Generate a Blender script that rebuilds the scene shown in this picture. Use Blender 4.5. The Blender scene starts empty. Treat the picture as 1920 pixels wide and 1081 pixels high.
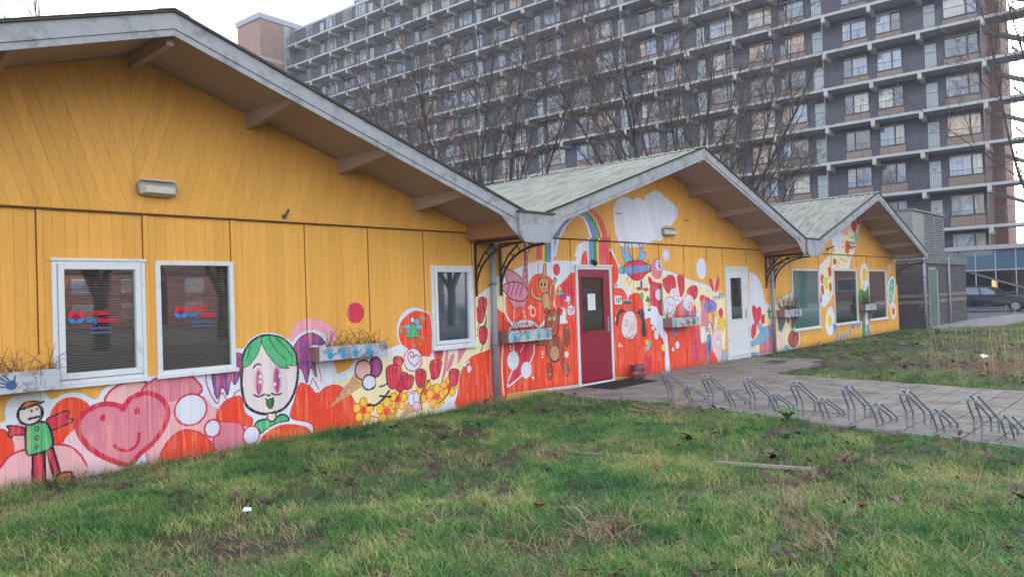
import bpy, bmesh, math, random, numpy as np
from mathutils import Vector, Matrix
from mathutils.geometry import tessellate_polygon
SC=bpy.context.scene; COL=SC.collection
R=math.radians
# ---------------------------------------------------------------- camera
YAW,PIT,ROLL=R(42.9),R(.82),.034
cam=bpy.data.cameras.new('camera'); cam.sensor_width=36; cam.lens=1392/1920*36; cam.clip_start=.1; cam.clip_end=1500
co=bpy.data.objects.new('camera',cam); COL.objects.link(co)
f=Vector((math.cos(YAW)*math.cos(PIT),math.sin(YAW)*math.cos(PIT),math.sin(PIT)))
rt=f.cross(Vector((0,0,1))).normalized(); up=rt.cross(f)
cu=math.cos(ROLL)*up+math.sin(ROLL)*rt; cr=math.cos(ROLL)*rt-math.sin(ROLL)*up
m=Matrix((cr,cu,-f)).transposed().to_4x4(); m.translation=Vector((0,-8.2,1.62)); co.matrix_world=m
SC.camera=co
# ---------------------------------------------------------------- sky, sun, exposure
SUN_AZ,SUN_EL=R(28),R(9)      # the sun stands low behind the tall flats
w=bpy.data.worlds.new('World'); SC.world=w; w.use_nodes=True; nt=w.node_tree; nt.nodes.clear()
sky=nt.nodes.new('ShaderNodeTexSky'); sky.sky_type='NISHITA'; sky.sun_disc=False; sky.sun_elevation=SUN_EL
sky.sun_rotation=R(90)-SUN_AZ; sky.air_density=1.0; sky.dust_density=3.0; sky.ozone_density=1.5
hs=nt.nodes.new('ShaderNodeHueSaturation'); hs.inputs['Saturation'].default_value=.36
bg=nt.nodes.new('ShaderNodeBackground'); bg.inputs['Strength'].default_value=.15
wo=nt.nodes.new('ShaderNodeOutputWorld')
nt.links.new(sky.outputs[0],hs.inputs['Color']); nt.links.new(hs.outputs[0],bg.inputs[0]); nt.links.new(bg.outputs[0],wo.inputs[0])
sl=bpy.data.lights.new('sun','SUN'); sl.energy=2.5; sl.angle=R(.5); sl.color=(1,.86,.7)
so=bpy.data.objects.new('sun',sl); COL.objects.link(so)
sd=Vector((math.cos(SUN_AZ)*math.cos(SUN_EL),math.sin(SUN_AZ)*math.cos(SUN_EL),math.sin(SUN_EL)))
so.rotation_euler=sd.to_track_quat('Z','Y').to_euler(); so.location=(0,0,60)
vs=SC.view_settings; vs.view_transform='Standard'; vs.look='None'; vs.exposure=3.02; vs.gamma=1
SC.cycles.max_bounces=6; SC.cycles.transparent_max_bounces=10; SC.cycles.use_denoising=True
# ---------------------------------------------------------------- helpers
def lin(c):
    c=c.lstrip('#'); v=[int(c[i:i+2],16)/255 for i in (0,2,4)]
    return tuple(x/12.92 if x<=.04045 else ((x+.055)/1.055)**2.4 for x in v)
class MB:
    def __init__(s): s.v=[];s.f=[];s.mi=[];s.cm=0
    def poly(s,pts,mi=None):
        n=len(s.v); s.v+=[tuple(p) for p in pts]; s.f.append(tuple(range(n,n+len(pts)))); s.mi.append(s.cm if mi is None else mi)
    def box(s,x0,x1,y0,y1,z0,z1):
        n=len(s.v); s.v+=[(x0,y0,z0),(x1,y0,z0),(x1,y1,z0),(x0,y1,z0),(x0,y0,z1),(x1,y0,z1),(x1,y1,z1),(x0,y1,z1)]
        for q in ((0,3,2,1),(4,5,6,7),(0,1,5,4),(1,2,6,5),(2,3,7,6),(3,0,4,7)): s.f.append(tuple(n+i for i in q)); s.mi.append(s.cm)
    def bbox(s,x0,x1,y0,y1,z0,z1,b=.005):   # box with its front (-y) edges chamfered
        n=len(s.v); s.v+=[(x0,y1,z0),(x1,y1,z0),(x1,y1,z1),(x0,y1,z1),(x0,y0+b,z0),(x1,y0+b,z0),(x1,y0+b,z1),(x0,y0+b,z1),(x0+b,y0,z0+b),(x1-b,y0,z0+b),(x1-b,y0,z1-b),(x0+b,y0,z1-b)]
        for q in ((0,3,2,1),(0,1,5,4),(1,2,6,5),(2,3,7,6),(3,0,4,7),(4,5,9,8),(5,6,10,9),(6,7,11,10),(7,4,8,11),(8,9,10,11)): s.f.append(tuple(n+i for i in q)); s.mi.append(s.cm)
    def prism(s,poly,a,b,axis='y'):   # polygon (2 coords) swept along axis from a to b
        def P(p,t): return {'y':(p[0],t,p[1]),'x':(t,p[0],p[1]),'z':(p[0],p[1],t)}[axis]
        k=len(poly); n=len(s.v); s.v+=[P(p,a) for p in poly]+[P(p,b) for p in poly]
        s.f+= [tuple(range(n,n+k)),tuple(range(n+2*k-1,n+k-1,-1))]; s.mi+=[s.cm]*2
        for i in range(k):
            j=(i+1)%k; s.f.append((n+i,n+k+i,n+k+j,n+j)); s.mi.append(s.cm)
    def tube(s,pts,r,k=6,cap=True):
        pts=[Vector(p) for p in pts]; rs=r if isinstance(r,(list,tuple)) else [r]*len(pts); n0=len(s.v); u=None
        for i,p in enumerate(pts):
            d=(pts[min(i+1,len(pts)-1)]-pts[max(i-1,0)]); d=d.normalized() if d.length>1e-9 else Vector((0,0,1))
            if u is None: u=d.orthogonal().normalized()
            else: 
                u=(u-d*u.dot(d)); u=u.normalized() if u.length>1e-6 else d.orthogonal().normalized()
            v=d.cross(u)
            for j in range(k):
                a=2*math.pi*j/k; s.v.append(tuple(p+(u*math.cos(a)+v*math.sin(a))*rs[i]))
        for i in range(len(pts)-1):
            for j in range(k):
                a=n0+i*k+j; b=n0+i*k+(j+1)%k; s.f.append((a,b,b+k,a+k)); s.mi.append(s.cm)
        if cap and k>2:
            s.f.append(tuple(range(n0+k-1,n0-1,-1))); s.f.append(tuple(range(n0+(len(pts)-1)*k,n0+len(pts)*k))); s.mi+=[s.cm]*2
    def lathe(s,prof,cx,cy,k=16):
        n0=len(s.v)
        for r,z in prof:
            for j in range(k):
                a=2*math.pi*j/k; s.v.append((cx+r*math.cos(a),cy+r*math.sin(a),z))
        for i in range(len(prof)-1):
            for j in range(k):
                a=n0+i*k+j; b=n0+i*k+(j+1)%k; s.f.append((a,b,b+k,a+k)); s.mi.append(s.cm)
        s.f.append(tuple(range(n0+k-1,n0-1,-1))); s.f.append(tuple(range(n0+(len(prof)-1)*k,n0+len(prof)*k))); s.mi+=[s.cm]*2
    def mesh(s,name,mat,off=(0,0,0)):
        me=bpy.data.meshes.new(name); o=off
        me.from_pydata([(a-o[0],b-o[1],c-o[2]) for a,b,c in s.v] if any(o) else s.v,[],s.f)
        for mm in (mat if isinstance(mat,(list,tuple)) else [mat]): me.materials.append(mm)
        if isinstance(mat,(list,tuple)): me.polygons.foreach_set('material_index',s.mi)
        me.update(); return me
    def build(s,name,mat,parent=None,smooth=False,**kw):
        off=(0,0,0)
        if parent is not None and not parent.get('_local'): off=tuple(parent['_base']) if '_base' in parent else (0,0,0)
        me=s.mesh(name,mat,off)
        bm=bmesh.new(); bm.from_mesh(me); bmesh.ops.recalc_face_normals(bm,faces=bm.faces); bm.to_mesh(me); bm.free()
        if smooth: me.polygons.foreach_set('use_smooth',[True]*len(me.polygons))
        o=put(name,me,parent,**kw)
        if any(off): o['_base']=list(off)
        return o
BASE={}
def put(name,me,parent=None,loc=None,rot=None,label=None,cat=None,group=None,kind=None):
    o=bpy.data.objects.new(name,me); COL.objects.link(o)
    if parent is not None: o.parent=parent
    if loc: o.location=loc
    if rot: o.rotation_euler=rot
    tag(o,label,cat,group,kind); return o
def tag(o,label=None,cat=None,group=None,kind=None):
    for k,v in (('label',label),('category',cat),('group',group),('kind',kind)):
        if v: o[k]=v
    return o
def thing(name,loc,label,cat,group=None,local=False,rz=0):
    o=bpy.data.objects.new(name,None); COL.objects.link(o); o.location=loc; o.rotation_euler=(0,0,rz); o.empty_display_size=.2
    tag(o,label,cat,group)
    if local: o['_local']=1
    else: o['_base']=list(loc)
    return o
def copy_tree(o,parent=None):
    c=o.copy(); COL.objects.link(c)
    if parent is not None: c.parent=parent
    for ch in list(o.children): copy_tree(ch,c)
    return c
# ---------------------------------------------------------------- materials
MC={}
def N(t,ty,**kw):
    n=t.nodes.new(ty)
    for k,v in kw.items():
        if k in n.inputs: n.inputs[k].default_value=v
        else: setattr(n,k,v)
    return n
def mat(name,col,rough=.8,var=.15,scale=4,col2=None,amt=.5,scale2=2,bump=0,bscale=30,stretch=(1,1,1),metal=0,rnd=0,spec=.5):
    """colour noise between darker and lighter, a second colour in patches (dirt, lichen), object-to-object variation, bump"""
    if name in MC: return MC[name]
    M=bpy.data.materials.new(name); M.use_nodes=True; t=M.node_tree; b=t.nodes['Principled BSDF']; l=t.links.new; MC[name]=M
    b.inputs['Roughness'].default_value=rough; b.inputs['Metallic'].default_value=metal; b.inputs['Specular IOR Level'].default_value=spec
    g=N(t,'ShaderNodeNewGeometry'); mp=N(t,'ShaderNodeMapping'); mp.inputs['Scale'].default_value=stretch; l(g.outputs['Position'],mp.inputs['Vector'])
    no=N(t,'ShaderNodeTexNoise',Scale=scale,Detail=6.0,Roughness=.65); l(mp.outputs[0],no.inputs['Vector'])
    c=lin(col); mx=N(t,'ShaderNodeMix',data_type='RGBA'); mx.inputs[6].default_value=(*[x*(1-var) for x in c],1); mx.inputs[7].default_value=(*[min(1,x*(1+var)) for x in c],1)
    l(no.outputs['Fac'],mx.inputs[0]); out=mx.outputs[2]
    if col2:
        n2=N(t,'ShaderNodeTexNoise',Scale=scale2,Detail=8.0,Roughness=.7); l(mp.outputs[0],n2.inputs['Vector'])
        rp=N(t,'ShaderNodeMapRange'); rp.inputs['From Min'].default_value=.62-amt*.3; rp.inputs['From Max'].default_value=.74-amt*.2; l(n2.outputs['Fac'],rp.inputs['Value'])
        m2=N(t,'ShaderNodeMix',data_type='RGBA'); m2.inputs[7].default_value=(*lin(col2),1); l(rp.outputs[0],m2.inputs[0]); l(out,m2.inputs[6]); out=m2.outputs[2]
    if rnd:
        oi=N(t,'ShaderNodeObjectInfo'); r1=N(t,'ShaderNodeMapRange'); r1.inputs['To Min'].default_value=1-rnd; r1.inputs['To Max'].default_value=1+rnd; l(oi.outputs['Random'],r1.inputs['Value'])
        h=N(t,'ShaderNodeHueSaturation'); l(r1.outputs[0],h.inputs['Value']); l(out,h.inputs['Color']); out=h.outputs[0]
    l(out,b.inputs['Base Color'])
    if bump:
        nb=N(t,'ShaderNodeTexNoise',Scale=bscale,Detail=4.0); l(mp.outputs[0],nb.inputs['Vector']); bp=N(t,'ShaderNodeBump',Strength=bump,Distance=.02); l(nb.outputs['Fac'],bp.inputs['Height']); l(bp.outputs[0],b.inputs['Normal'])
    return M
def brickmat(name,c1,c2,mortar,scale=1.0,axis='x'):
    M=bpy.data.materials.new(name); M.use_nodes=True; t=M.node_tree; b=t.nodes['Principled BSDF']; l=t.links.new; b.inputs['Roughness'].default_value=.9
    g=N(t,'ShaderNodeNewGeometry'); s=N(t,'ShaderNodeSeparateXYZ'); c=N(t,'ShaderNodeCombineXYZ'); l(g.outputs['Position'],s.inputs[0])
    a=N(t,'ShaderNodeMath',operation='ADD'); l(s.outputs[0],a.inputs[0]); l(s.outputs[1],a.inputs[1]); l(a.outputs[0],c.inputs[0]); l(s.outputs[2],c.inputs[1])
    br=N(t,'ShaderNodeTexBrick',Scale=scale); br.inputs['Color1'].default_value=(*lin(c1),1); br.inputs['Color2'].default_value=(*lin(c2),1); br.inputs['Mortar'].default_value=(*lin(mortar),1)
    br.inputs['Brick Width'].default_value=.22; br.inputs['Row Height'].default_value=.065; br.inputs['Mortar Size'].default_value=.008; l(c.outputs[0],br.inputs['Vector'])
    n=N(t,'ShaderNodeTexNoise',Scale=1.2,Detail=5.0); l(g.outputs['Position'],n.inputs['Vector']); h=N(t,'ShaderNodeHueSaturation'); mr=N(t,'ShaderNodeMapRange'); mr.inputs['To Min'].default_value=.7; mr.inputs['To Max'].default_value=1.3
    l(n.outputs['Fac'],mr.inputs['Value']); l(mr.outputs[0],h.inputs['Value']); l(br.outputs['Color'],h.inputs['Color']); l(h.outputs[0],b.inputs['Base Color'])
    bp=N(t,'ShaderNodeBump',Strength=.5,Distance=.01); l(br.outputs['Fac'],bp.inputs['Height']); bp.invert=True; l(bp.outputs[0],b.inputs['Normal']); return M
def glass(name,tint='#ffffff',refl=.35,film=None,filmfac=0,rnd=0,rough=.02):
    """clear pane: mirrors by fresnel, lets the rest through; film = a coating, a drawn curtain right behind it or a painted reflection"""
    M=bpy.data.materials.new(name); M.use_nodes=True; t=M.node_tree; t.nodes.clear(); l=t.links.new; o=N(t,'ShaderNodeOutputMaterial')
    gl=N(t,'ShaderNodeBsdfGlossy',Roughness=rough); gl.inputs[0].default_value=(.9,.93,1,1); tr=N(t,'ShaderNodeBsdfTransparent'); tr.inputs[0].default_value=(*lin(tint),1)
    base=tr
    if film:
        d=N(t,'ShaderNodeBsdfDiffuse'); m0=N(t,'ShaderNodeMixShader',Fac=filmfac); l(tr.outputs[0],m0.inputs[1]); l(d.outputs[0],m0.inputs[2]); base=m0
        if isinstance(film,str): d.inputs[0].default_value=(*lin(film),1)
        else:
            oi=N(t,'ShaderNodeObjectInfo'); cr_=N(t,'ShaderNodeValToRGB'); cr_.color_ramp.interpolation='CONSTANT'; e=cr_.color_ramp.elements
            for i,cc in enumerate(film):
                if i<2: e[i].position=i/len(film); e[i].color=(*lin(cc),1)
                else: q=e.new(i/len(film)); q.color=(*lin(cc),1)
            l(oi.outputs['Random'],cr_.inputs[0])
            g=N(t,'ShaderNodeNewGeometry'); mp=N(t,'ShaderNodeMapping'); mp.inputs['Scale'].default_value=(6,6,.3); l(g.outputs['Position'],mp.inputs[0]); nn=N(t,'ShaderNodeTexNoise',Scale=1.2,Detail=3.0); l(mp.outputs[0],nn.inputs['Vector'])
            hh=N(t,'ShaderNodeHueSaturation'); mr=N(t,'ShaderNodeMapRange'); mr.inputs['To Min'].default_value=.45; mr.inputs['To Max'].default_value=1.5; l(nn.outputs['Fac'],mr.inputs['Value']); l(mr.outputs[0],hh.inputs['Value']); l(cr_.outputs[0],hh.inputs['Color']); l(hh.outputs[0],d.inputs[0])
    fr=N(t,'ShaderNodeFresnel'); gb=N(t,'ShaderNodeNewGeometry'); io=N(t,'ShaderNodeMapRange'); io.inputs['To Min'].default_value=1.5; io.inputs['To Max'].default_value=1/1.5; l(gb.outputs['Backfacing'],io.inputs['Value']); l(io.outputs[0],fr.inputs['IOR']); ad=N(t,'ShaderNodeMath',operation='ADD',use_clamp=True); ad.inputs[1].default_value=refl; l(fr.outputs[0],ad.inputs[0])
    mx=N(t,'ShaderNodeMixShader'); l(ad.outputs[0],mx.inputs[0]); l(base.outputs[0],mx.inputs[1]); l(gl.outputs[0],mx.inputs[2]); l(mx.outputs[0],o.inputs[0]); return M
def emit(name,col,st):
    M=bpy.data.materials.new(name); M.use_nodes=True; b=M.node_tree.nodes['Principled BSDF']; b.inputs['Base Color'].default_value=(*lin(col),1); b.inputs['Emission Color'].default_value=(*lin(col),1); b.inputs['Emission Strength'].default_value=st; return M
# palette of the wall paintings
PAL=dict(w='#dde3f2',w2='#e8ebf4',p='#eeb4b8',P2='#de8296',P3='#d9889a',P4='#d9485f',q='#f0c8cf',pp='#eda3b4',r='#ee4a2e',c='#cf2a4c',c2='#d93350',c3='#e35560',o='#e8692f',o2='#f29a55',
 k='#26222c',k2='#aeb2b6',K='#34363e',g='#2d9448',gr='#4cba7c',g2='#27704a',t='#c89a6c',t2='#a87850',t3='#c49270',s='#e6d9da',h='#8c2a3c',u='#a84c8c',v='#7a4c96',v2='#8b83cc',y='#f0cc3a',
 cr='#f0e4b8',cone='#d9a680',b='#a04c34',b2='#a8553f',bl='#7fb2d6',B='#33579a',B2='#5a9bd0',lime='#c8d658')
MURAL=[
["S","w",[155.1,63.4,181.5,64.4,183.0,75.1,188.3,85.9,200.4,88.5,215.9,88.2,222.1,80.3,232.7,84.7,246.9,84.1,260.8,76.1,267.4,84.5,279.7,90.2,294.7,91.4,324.5,94.0,411.4,91.7,412.1,114.5,522.2,116.6,559.1,30.9,590.5,-29.8,549.6,-5.6,153.7,-8.2]],
["E","p",197.1,55.0,7.2,7.2,"",2],
["S","r",[171.4,58.9,179.3,57.9,185.3,54.4,189.2,44.2,190.0,36.9,184.8,28.2,178.6,22.3,170.5,16.7]],
["LC","c",1,[171.4,58.9,179.3,57.9,185.3,54.4,189.2,44.2,190.0,36.9,184.8,28.2,178.6,22.3,170.5,16.7]],
["S","r",[221.4,68.7,226.0,75.5,232.7,79.7,241.8,79.9,250.9,75.0,255.4,66.7,245.7,52.7,238.7,46.2,231.8,37.2,222.9,36.2,219.8,45.4,219.0,59.1]],
["Q","p",[190.3,48.8,198.6,49.9,199.3,32.9,190.0,33.3]],
["S","p",[172.5,16.4,178.6,22.3,184.8,30.6,194.1,35.0,209.9,35.9,224.0,36.3,236.2,32.7,245.1,23.6,251.7,11.0,255.0,4.0,252.5,-4.5,172.1,-4.7]],
["LC","c",2,[172.5,16.4,178.6,22.3,184.8,30.6,194.1,35.0,209.9,35.9,224.0,36.3,236.2,32.7,245.1,23.6,251.7,11.0,255.0,4.0,252.5,-4.5,172.1,-4.7]],
["S","q",[231.8,38.5,238.7,46.2,244.5,47.8,256.7,25.4,277.9,8.7,296.4,0.0,277.5,-9.5,256.1,-0.1,249.6,19.0,240.7,32.0]],
["S","p",[269.9,71.7,275.8,83.1,289.6,89.3,306.0,89.1,315.5,83.6,330.4,87.1,314.8,56.1,286.6,62.3]],
["LC","c",2,[269.9,71.7,275.8,83.1,289.6,89.3,306.0,89.1,315.5,83.6,330.4,87.1,314.8,56.1,286.6,62.3]],
["S","P2",[305.7,77.2,318.1,89.6,338.1,92.7,353.4,91.2,363.7,83.6,368.1,70.0,329.7,61.7]],
["LC","c",2,[305.7,77.2,318.1,89.6,338.1,92.7,353.4,91.2,363.7,83.6,368.1,70.0,329.7,61.7]],
["S","p",[308.7,7.1,314.7,51.1,329.8,64.3,371.1,64.4,384.4,52.1,388.0,35.6,382.4,31.1,374.8,5.7,327.9,-4.0]],
["LC","P2",2,[308.7,7.1,314.7,51.1,329.8,64.3,371.1,64.4,384.4,52.1,388.0,35.6,382.4,31.1,374.8,5.7,327.9,-4.0]],
["E","w",356.5,52.6,17.7,17.1,"c",2],
["S","P2",[381.6,4.6,382.1,20.5,389.4,34.1,403.4,35.3,417.4,23.2,416.7,-1.4,396.7,-0.7]],
["LC","c",2,[381.6,4.6,382.1,20.5,389.4,34.1,403.4,35.3,417.4,23.2,416.7,-1.4,396.7,-0.7]],
["E","w",380.4,28.4,9.2,9.8,"c",2],
["S","r",[323.2,2.0,328.5,18.7,341.4,29.4,354.3,30.5,369.9,22.4,381.6,3.3,353.5,1.6]],
["LC","c",2,[323.2,2.0,328.5,18.7,341.4,29.4,354.3,30.5,369.9,22.4,381.6,3.3,353.5,1.6]],
["S","P2",[286.6,62.3,282.2,66.5,268.8,69.9,255.5,66.4,246.8,59.3,244.0,49.2,248.4,36.7,258.9,23.2,274.1,12.1,291.0,4.2,301.7,13.3,318.9,26.6,329.2,41.5,331.5,56.4,324.9,68.7,310.5,76.1,296.2,73.4,289.1,66.9]],
["LC","c",5,[286.6,62.3,282.2,66.5,268.8,69.9,255.5,66.4,246.8,59.3,244.0,49.2,248.4,36.7,258.9,23.2,274.1,12.1,291.0,4.2,301.7,13.3,318.9,26.6,329.2,41.5,331.5,56.4,324.9,68.7,310.5,76.1,296.2,73.4,289.1,66.9]],
["E","c",267.1,56.2,2.7,3.5,"",2],
["E","c",300.1,58.6,2.8,3.7,"",2],
["L","c",3,[276.7,26.6,283.3,20.9,292.5,19.3,299.7,24.8,301.8,35.5]],
["Q","c2",[205.0,29.4,214.1,30.3,214.5,0.7,204.4,2.8]],
["LQ","k",2,[205.0,29.4,214.1,30.3,214.5,0.7,204.4,2.8,205.0,29.4]],
["Q","c2",[216.3,32.4,221.8,33.9,227.8,8.0,222.2,5.3]],
["LQ","k",2,[216.3,32.4,221.8,33.9,227.8,8.0,222.2,5.3,216.3,32.4]],
["S","o",[223.3,2.7,228.9,7.8,236.7,7.5,237.8,4.8,233.2,2.5,224.3,1.2]],
["LC","k",1.5,[223.3,2.7,228.9,7.8,236.7,7.5,237.8,4.8,233.2,2.5,224.3,1.2]],
["S","o",[201.7,0.9,213.4,1.0,214.5,-1.1,202.7,-1.1]],
["S","c2",[198.7,56.0,189.5,59.5,184.9,59.8,186.8,55.3,185.2,52.0,188.2,48.6,190.3,50.6,199.6,49.8]],
["LC","k",1.3,[198.7,56.0,189.5,59.5,184.9,59.8,186.8,55.3,185.2,52.0,188.2,48.6,190.3,50.6,199.6,49.8]],
["S","c2",[216.4,60.7,224.6,64.5,232.5,67.2,237.5,65.9,235.1,60.6,240.2,58.6,237.8,55.1,229.9,53.2,221.0,50.8]],
["LC","k",1.3,[216.4,60.7,224.6,64.5,232.5,67.2,237.5,65.9,235.1,60.6,240.2,58.6,237.8,55.1,229.9,53.2,221.0,50.8]],
["S","gr",[200.8,58.1,205.1,59.3,213.6,59.9,217.9,56.8,221.0,48.9,221.8,35.1,213.0,31.1,203.4,29.7,199.8,34.0,199.6,49.8]],
["LC","k",2,[200.8,58.1,205.1,59.3,213.6,59.9,217.9,56.8,221.0,48.9,221.8,35.1,213.0,31.1,203.4,29.7,199.8,34.0,199.6,49.8]],
["E","t",209.2,54.0,1.4,1.8,"k",0.8],
["E","t",209.0,45.0,1.4,1.8,"k",0.8],
["E","t",208.8,36.3,1.3,1.9,"k",0.8],
["E","s",203.7,68.8,10.0,10.4,"k",2],
["S","o",[196.0,73.9,199.2,79.5,206.6,80.4,213.0,78.4,210.8,77.5,203.3,75.3]],
["LC","k",1.5,[196.0,73.9,199.2,79.5,206.6,80.4,213.0,78.4,210.8,77.5,203.3,75.3]],
["L","k",1.5,[194.9,73.4,215.1,79.1]],
["L","k",2,[202.0,64.0,212.7,65.3]],
["E","h",204.9,71.4,1.0,1.2,"",2],
["E","h",209.3,72.5,0.8,1.1,"",2],
["S","pp",[480.4,119.3,484.2,136.5,496.0,144.7,507.8,147.5,524.7,143.5,538.4,136.8,546.9,124.2,541.0,110.8,506.9,122.0]],
["S","w",[410.3,115.7,419.0,115.0,428.1,125.5,443.3,131.9,461.8,130.8,474.2,124.0,481.2,117.8,490.4,126.0,503.9,131.8,520.8,130.2,534.3,118.8,533.9,109.8,516.1,94.6,523.5,59.6,514.6,51.6,503.1,60.3,498.1,59.4,487.9,51.8,474.5,37.5,480.5,22.3,454.8,11.8,427.9,22.9,429.7,33.7,415.3,41.2,401.4,53.9,387.2,49.0,372.7,65.4,370.6,84.2,379.0,96.6]],
["S","r",[385.7,43.9,394.4,56.1,408.7,61.2,415.8,57.6,419.6,40.6,428.2,32.5,425.0,23.3,407.8,31.3,388.2,35.5]],
["LC","c",1,[385.7,43.9,394.4,56.1,408.7,61.2,415.8,57.6,419.6,40.6,428.2,32.5,425.0,23.3,407.8,31.3,388.2,35.5]],
["L","c",1.2,[374.5,90.4,375.7,75.7,386.1,55.8,391.9,67.2,400.7,55.4,408.9,66.6,414.6,67.3]],
["S","u",[380.2,91.2,386.2,61.2,392.8,73.8,398.8,63.7,403.6,80.8,407.7,74.9,416.8,90.4,418.7,106.8,410.2,110.9,398.7,108.4,381.7,96.4]],
["LC","k",1,[380.2,91.2,386.2,61.2,392.8,73.8,398.8,63.7,403.6,80.8,407.7,74.9,416.8,90.4,418.7,106.8,410.2,110.9,398.7,108.4,381.7,96.4]],
["L","v",4,[384.2,88.1,385.0,66.7]],
["L","v",4,[396.7,86.9,398.2,67.8]],
["L","v",3,[409.9,102.0,417.2,104.2]],
["L","v",4,[407.8,77.6,415.3,90.6]],
["S","u",[485.0,111.7,493.6,122.8,507.1,128.2,520.6,124.2,528.8,113.2,516.8,113.2,506.6,114.6,507.1,102.8,514.2,88.8,515.3,72.3,506.5,85.1,501.6,66.4,495.6,83.1,489.1,88.1,486.4,102.9]],
["LC","k",1,[485.0,111.7,493.6,122.8,507.1,128.2,520.6,124.2,528.8,113.2,516.8,113.2,506.6,114.6,507.1,102.8,514.2,88.8,515.3,72.3,506.5,85.1,501.6,66.4,495.6,83.1,489.1,88.1,486.4,102.9]],
["S","v",[486.3,101.4,496.5,110.9,513.5,117.9,527.1,114.0,516.8,114.0,503.1,109.7]],
["S","v",[489.2,91.0,499.3,94.5,510.9,90.6,515.5,78.3,509.0,84.8,495.8,89.0]],
["L","c",1.2,[516.1,93.1,522.2,71.7,519.1,57.0,510.2,71.4,504.9,63.1,499.8,60.7]],
["S","s",[417.6,93.1,419.5,108.1,428.0,120.6,441.7,128.1,455.4,128.0,471.0,122.8,483.4,110.4,489.3,93.9,488.6,72.1,481.5,52.6,469.8,39.6,455.6,35.8,443.3,36.0,430.0,41.3,420.7,50.1,416.8,65.7,416.2,79.5]],
["LC","k",3.2,[417.6,93.1,419.5,108.1,428.0,120.6,441.7,128.1,455.4,128.0,471.0,122.8,483.4,110.4,489.3,93.9,488.6,72.1,481.5,52.6,469.8,39.6,455.6,35.8,443.3,36.0,430.0,41.3,420.7,50.1,416.8,65.7,416.2,79.5]],
["S","gr",[418.3,93.7,419.5,106.7,427.9,119.9,441.7,127.7,441.4,119.0,436.5,106.8,427.2,96.4]],
["LC","k",0.8,[418.3,93.7,419.5,106.7,427.9,119.9,441.7,127.7,441.4,119.0,436.5,106.8,427.2,96.4]],
["S","gr",[442.4,126.0,455.4,128.0,472.5,122.0,484.9,107.4,487.6,90.4,473.1,91.0,477.8,86.9,465.1,89.5,454.5,99.7,445.7,113.1]],
["LC","k",0.8,[442.4,126.0,455.4,128.0,472.5,122.0,484.9,107.4,487.6,90.4,473.1,91.0,477.8,86.9,465.1,89.5,454.5,99.7,445.7,113.1]],
["L","g2",1.5,[452.3,125.4,461.1,110.6,473.3,98.2]],
["L","g2",1.5,[461.6,124.8,473.8,112.5,483.0,100.3]],
["L","g2",1.5,[427.9,117.2,422.9,100.9]],
["Q","s",[447.6,35.4,458.7,34.7,458.4,26.9,453.7,25.4,447.6,28.4]],
["L","k",2,[447.6,35.4,447.3,28.4,453.7,25.4,458.4,27.6,458.7,34.7]],
["S","gr",[430.9,23.8,435.5,28.7,446.1,29.3,453.7,25.4,463.3,31.9,471.1,30.8,474.9,23.8,455.1,21.7,439.6,14.2,436.7,17.4]],
["LC","k",2,[430.9,23.8,435.5,28.7,446.1,29.3,453.7,25.4,463.3,31.9,471.1,30.8,474.9,23.8,455.1,21.7,439.6,14.2,436.7,17.4]],
["E","pp",437.7,74.5,5.6,16.7,"",2],
["E","u",437.4,73.4,3.3,14.6,"",2],
["E","pp",461.2,74.9,5.9,17.1,"",2],
["E","u",460.9,73.8,3.5,14.9,"",2],
["E","w",439.7,80.6,1.8,2.1,"",2],
["E","w",439.2,74.6,1.8,2.1,"",2],
["E","w",464.8,78.8,1.9,2.1,"",2],
["E","w",458.5,69.8,1.8,2.2,"",2],
["L","k",1.8,[431.5,91.2,433.8,94.4,437.6,95.5,441.2,94.1]],
["L","k",1.8,[430.5,60.3,437.2,57.1,444.8,59.4]],
["L","k",1.8,[453.2,59.4,460.1,56.5,466.9,58.0]],
["L","k",2,[447.1,58.3,449.3,56.6,451.3,57.8]],
["L","k",1.8,[445.4,53.7,449.9,51.4,455.8,53.5]],
["S","g2",[446.9,51.7,455.5,52.1,454.9,44.4,451.1,41.3,447.4,45.3]],
["LC","k",1,[446.9,51.7,455.5,52.1,454.9,44.4,451.1,41.3,447.4,45.3]],
["S","r",[437.9,9.5,448.8,17.0,462.9,21.2,477.2,20.6,491.7,17.0,503.1,11.0,504.4,-0.3,470.1,0.8,436.1,-0.6]],
["LC","w",3,[437.9,9.5,448.8,17.0,462.9,21.2,477.2,20.6,491.7,17.0,503.1,11.0,504.4,-0.3,470.1,0.8,436.1,-0.6]],
["L","o2",1.2,[448.9,19.1,449.5,10.5]],
["L","o2",1.2,[452.1,15.5,452.9,8.9]],
["L","o2",1.2,[455.6,17.5,456.2,7.2]],
["L","o2",1.2,[458.9,13.9,459.7,9.8]],
["L","o2",1.2,[462.4,15.9,463.1,8.1]],
["L","o2",1.2,[465.8,12.3,466.5,6.4]],
["L","o2",1.2,[469.3,14.3,469.9,4.7]],
["L","o2",1.2,[472.7,10.6,473.5,7.3]],
["L","o2",1.2,[476.3,12.7,477.0,5.6]],
["L","o2",1.2,[479.7,9.0,480.5,3.9]],
["L","o2",1.2,[483.3,11.0,484.0,2.2]],
["L","o2",1.2,[487.0,13.1,487.7,4.8]],
["L","o2",1.2,[490.4,9.4,491.2,3.1]],
["L","o2",1.2,[494.1,11.4,494.8,1.4]],
["L","o2",1.2,[497.6,7.7,498.5,4.0]],
["E","w",426.4,13.4,10.0,10.8,"c",1.5],
["Q","w",[517.8,63.8,565.7,79.3,575.5,94.0,631.0,100.5,648.2,104.7,709.2,94.9,795.0,93.3,798.4,166.8,827.1,181.7,855.1,188.3,849.0,-12.1,571.9,-4.1,517.6,58.8]],
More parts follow.
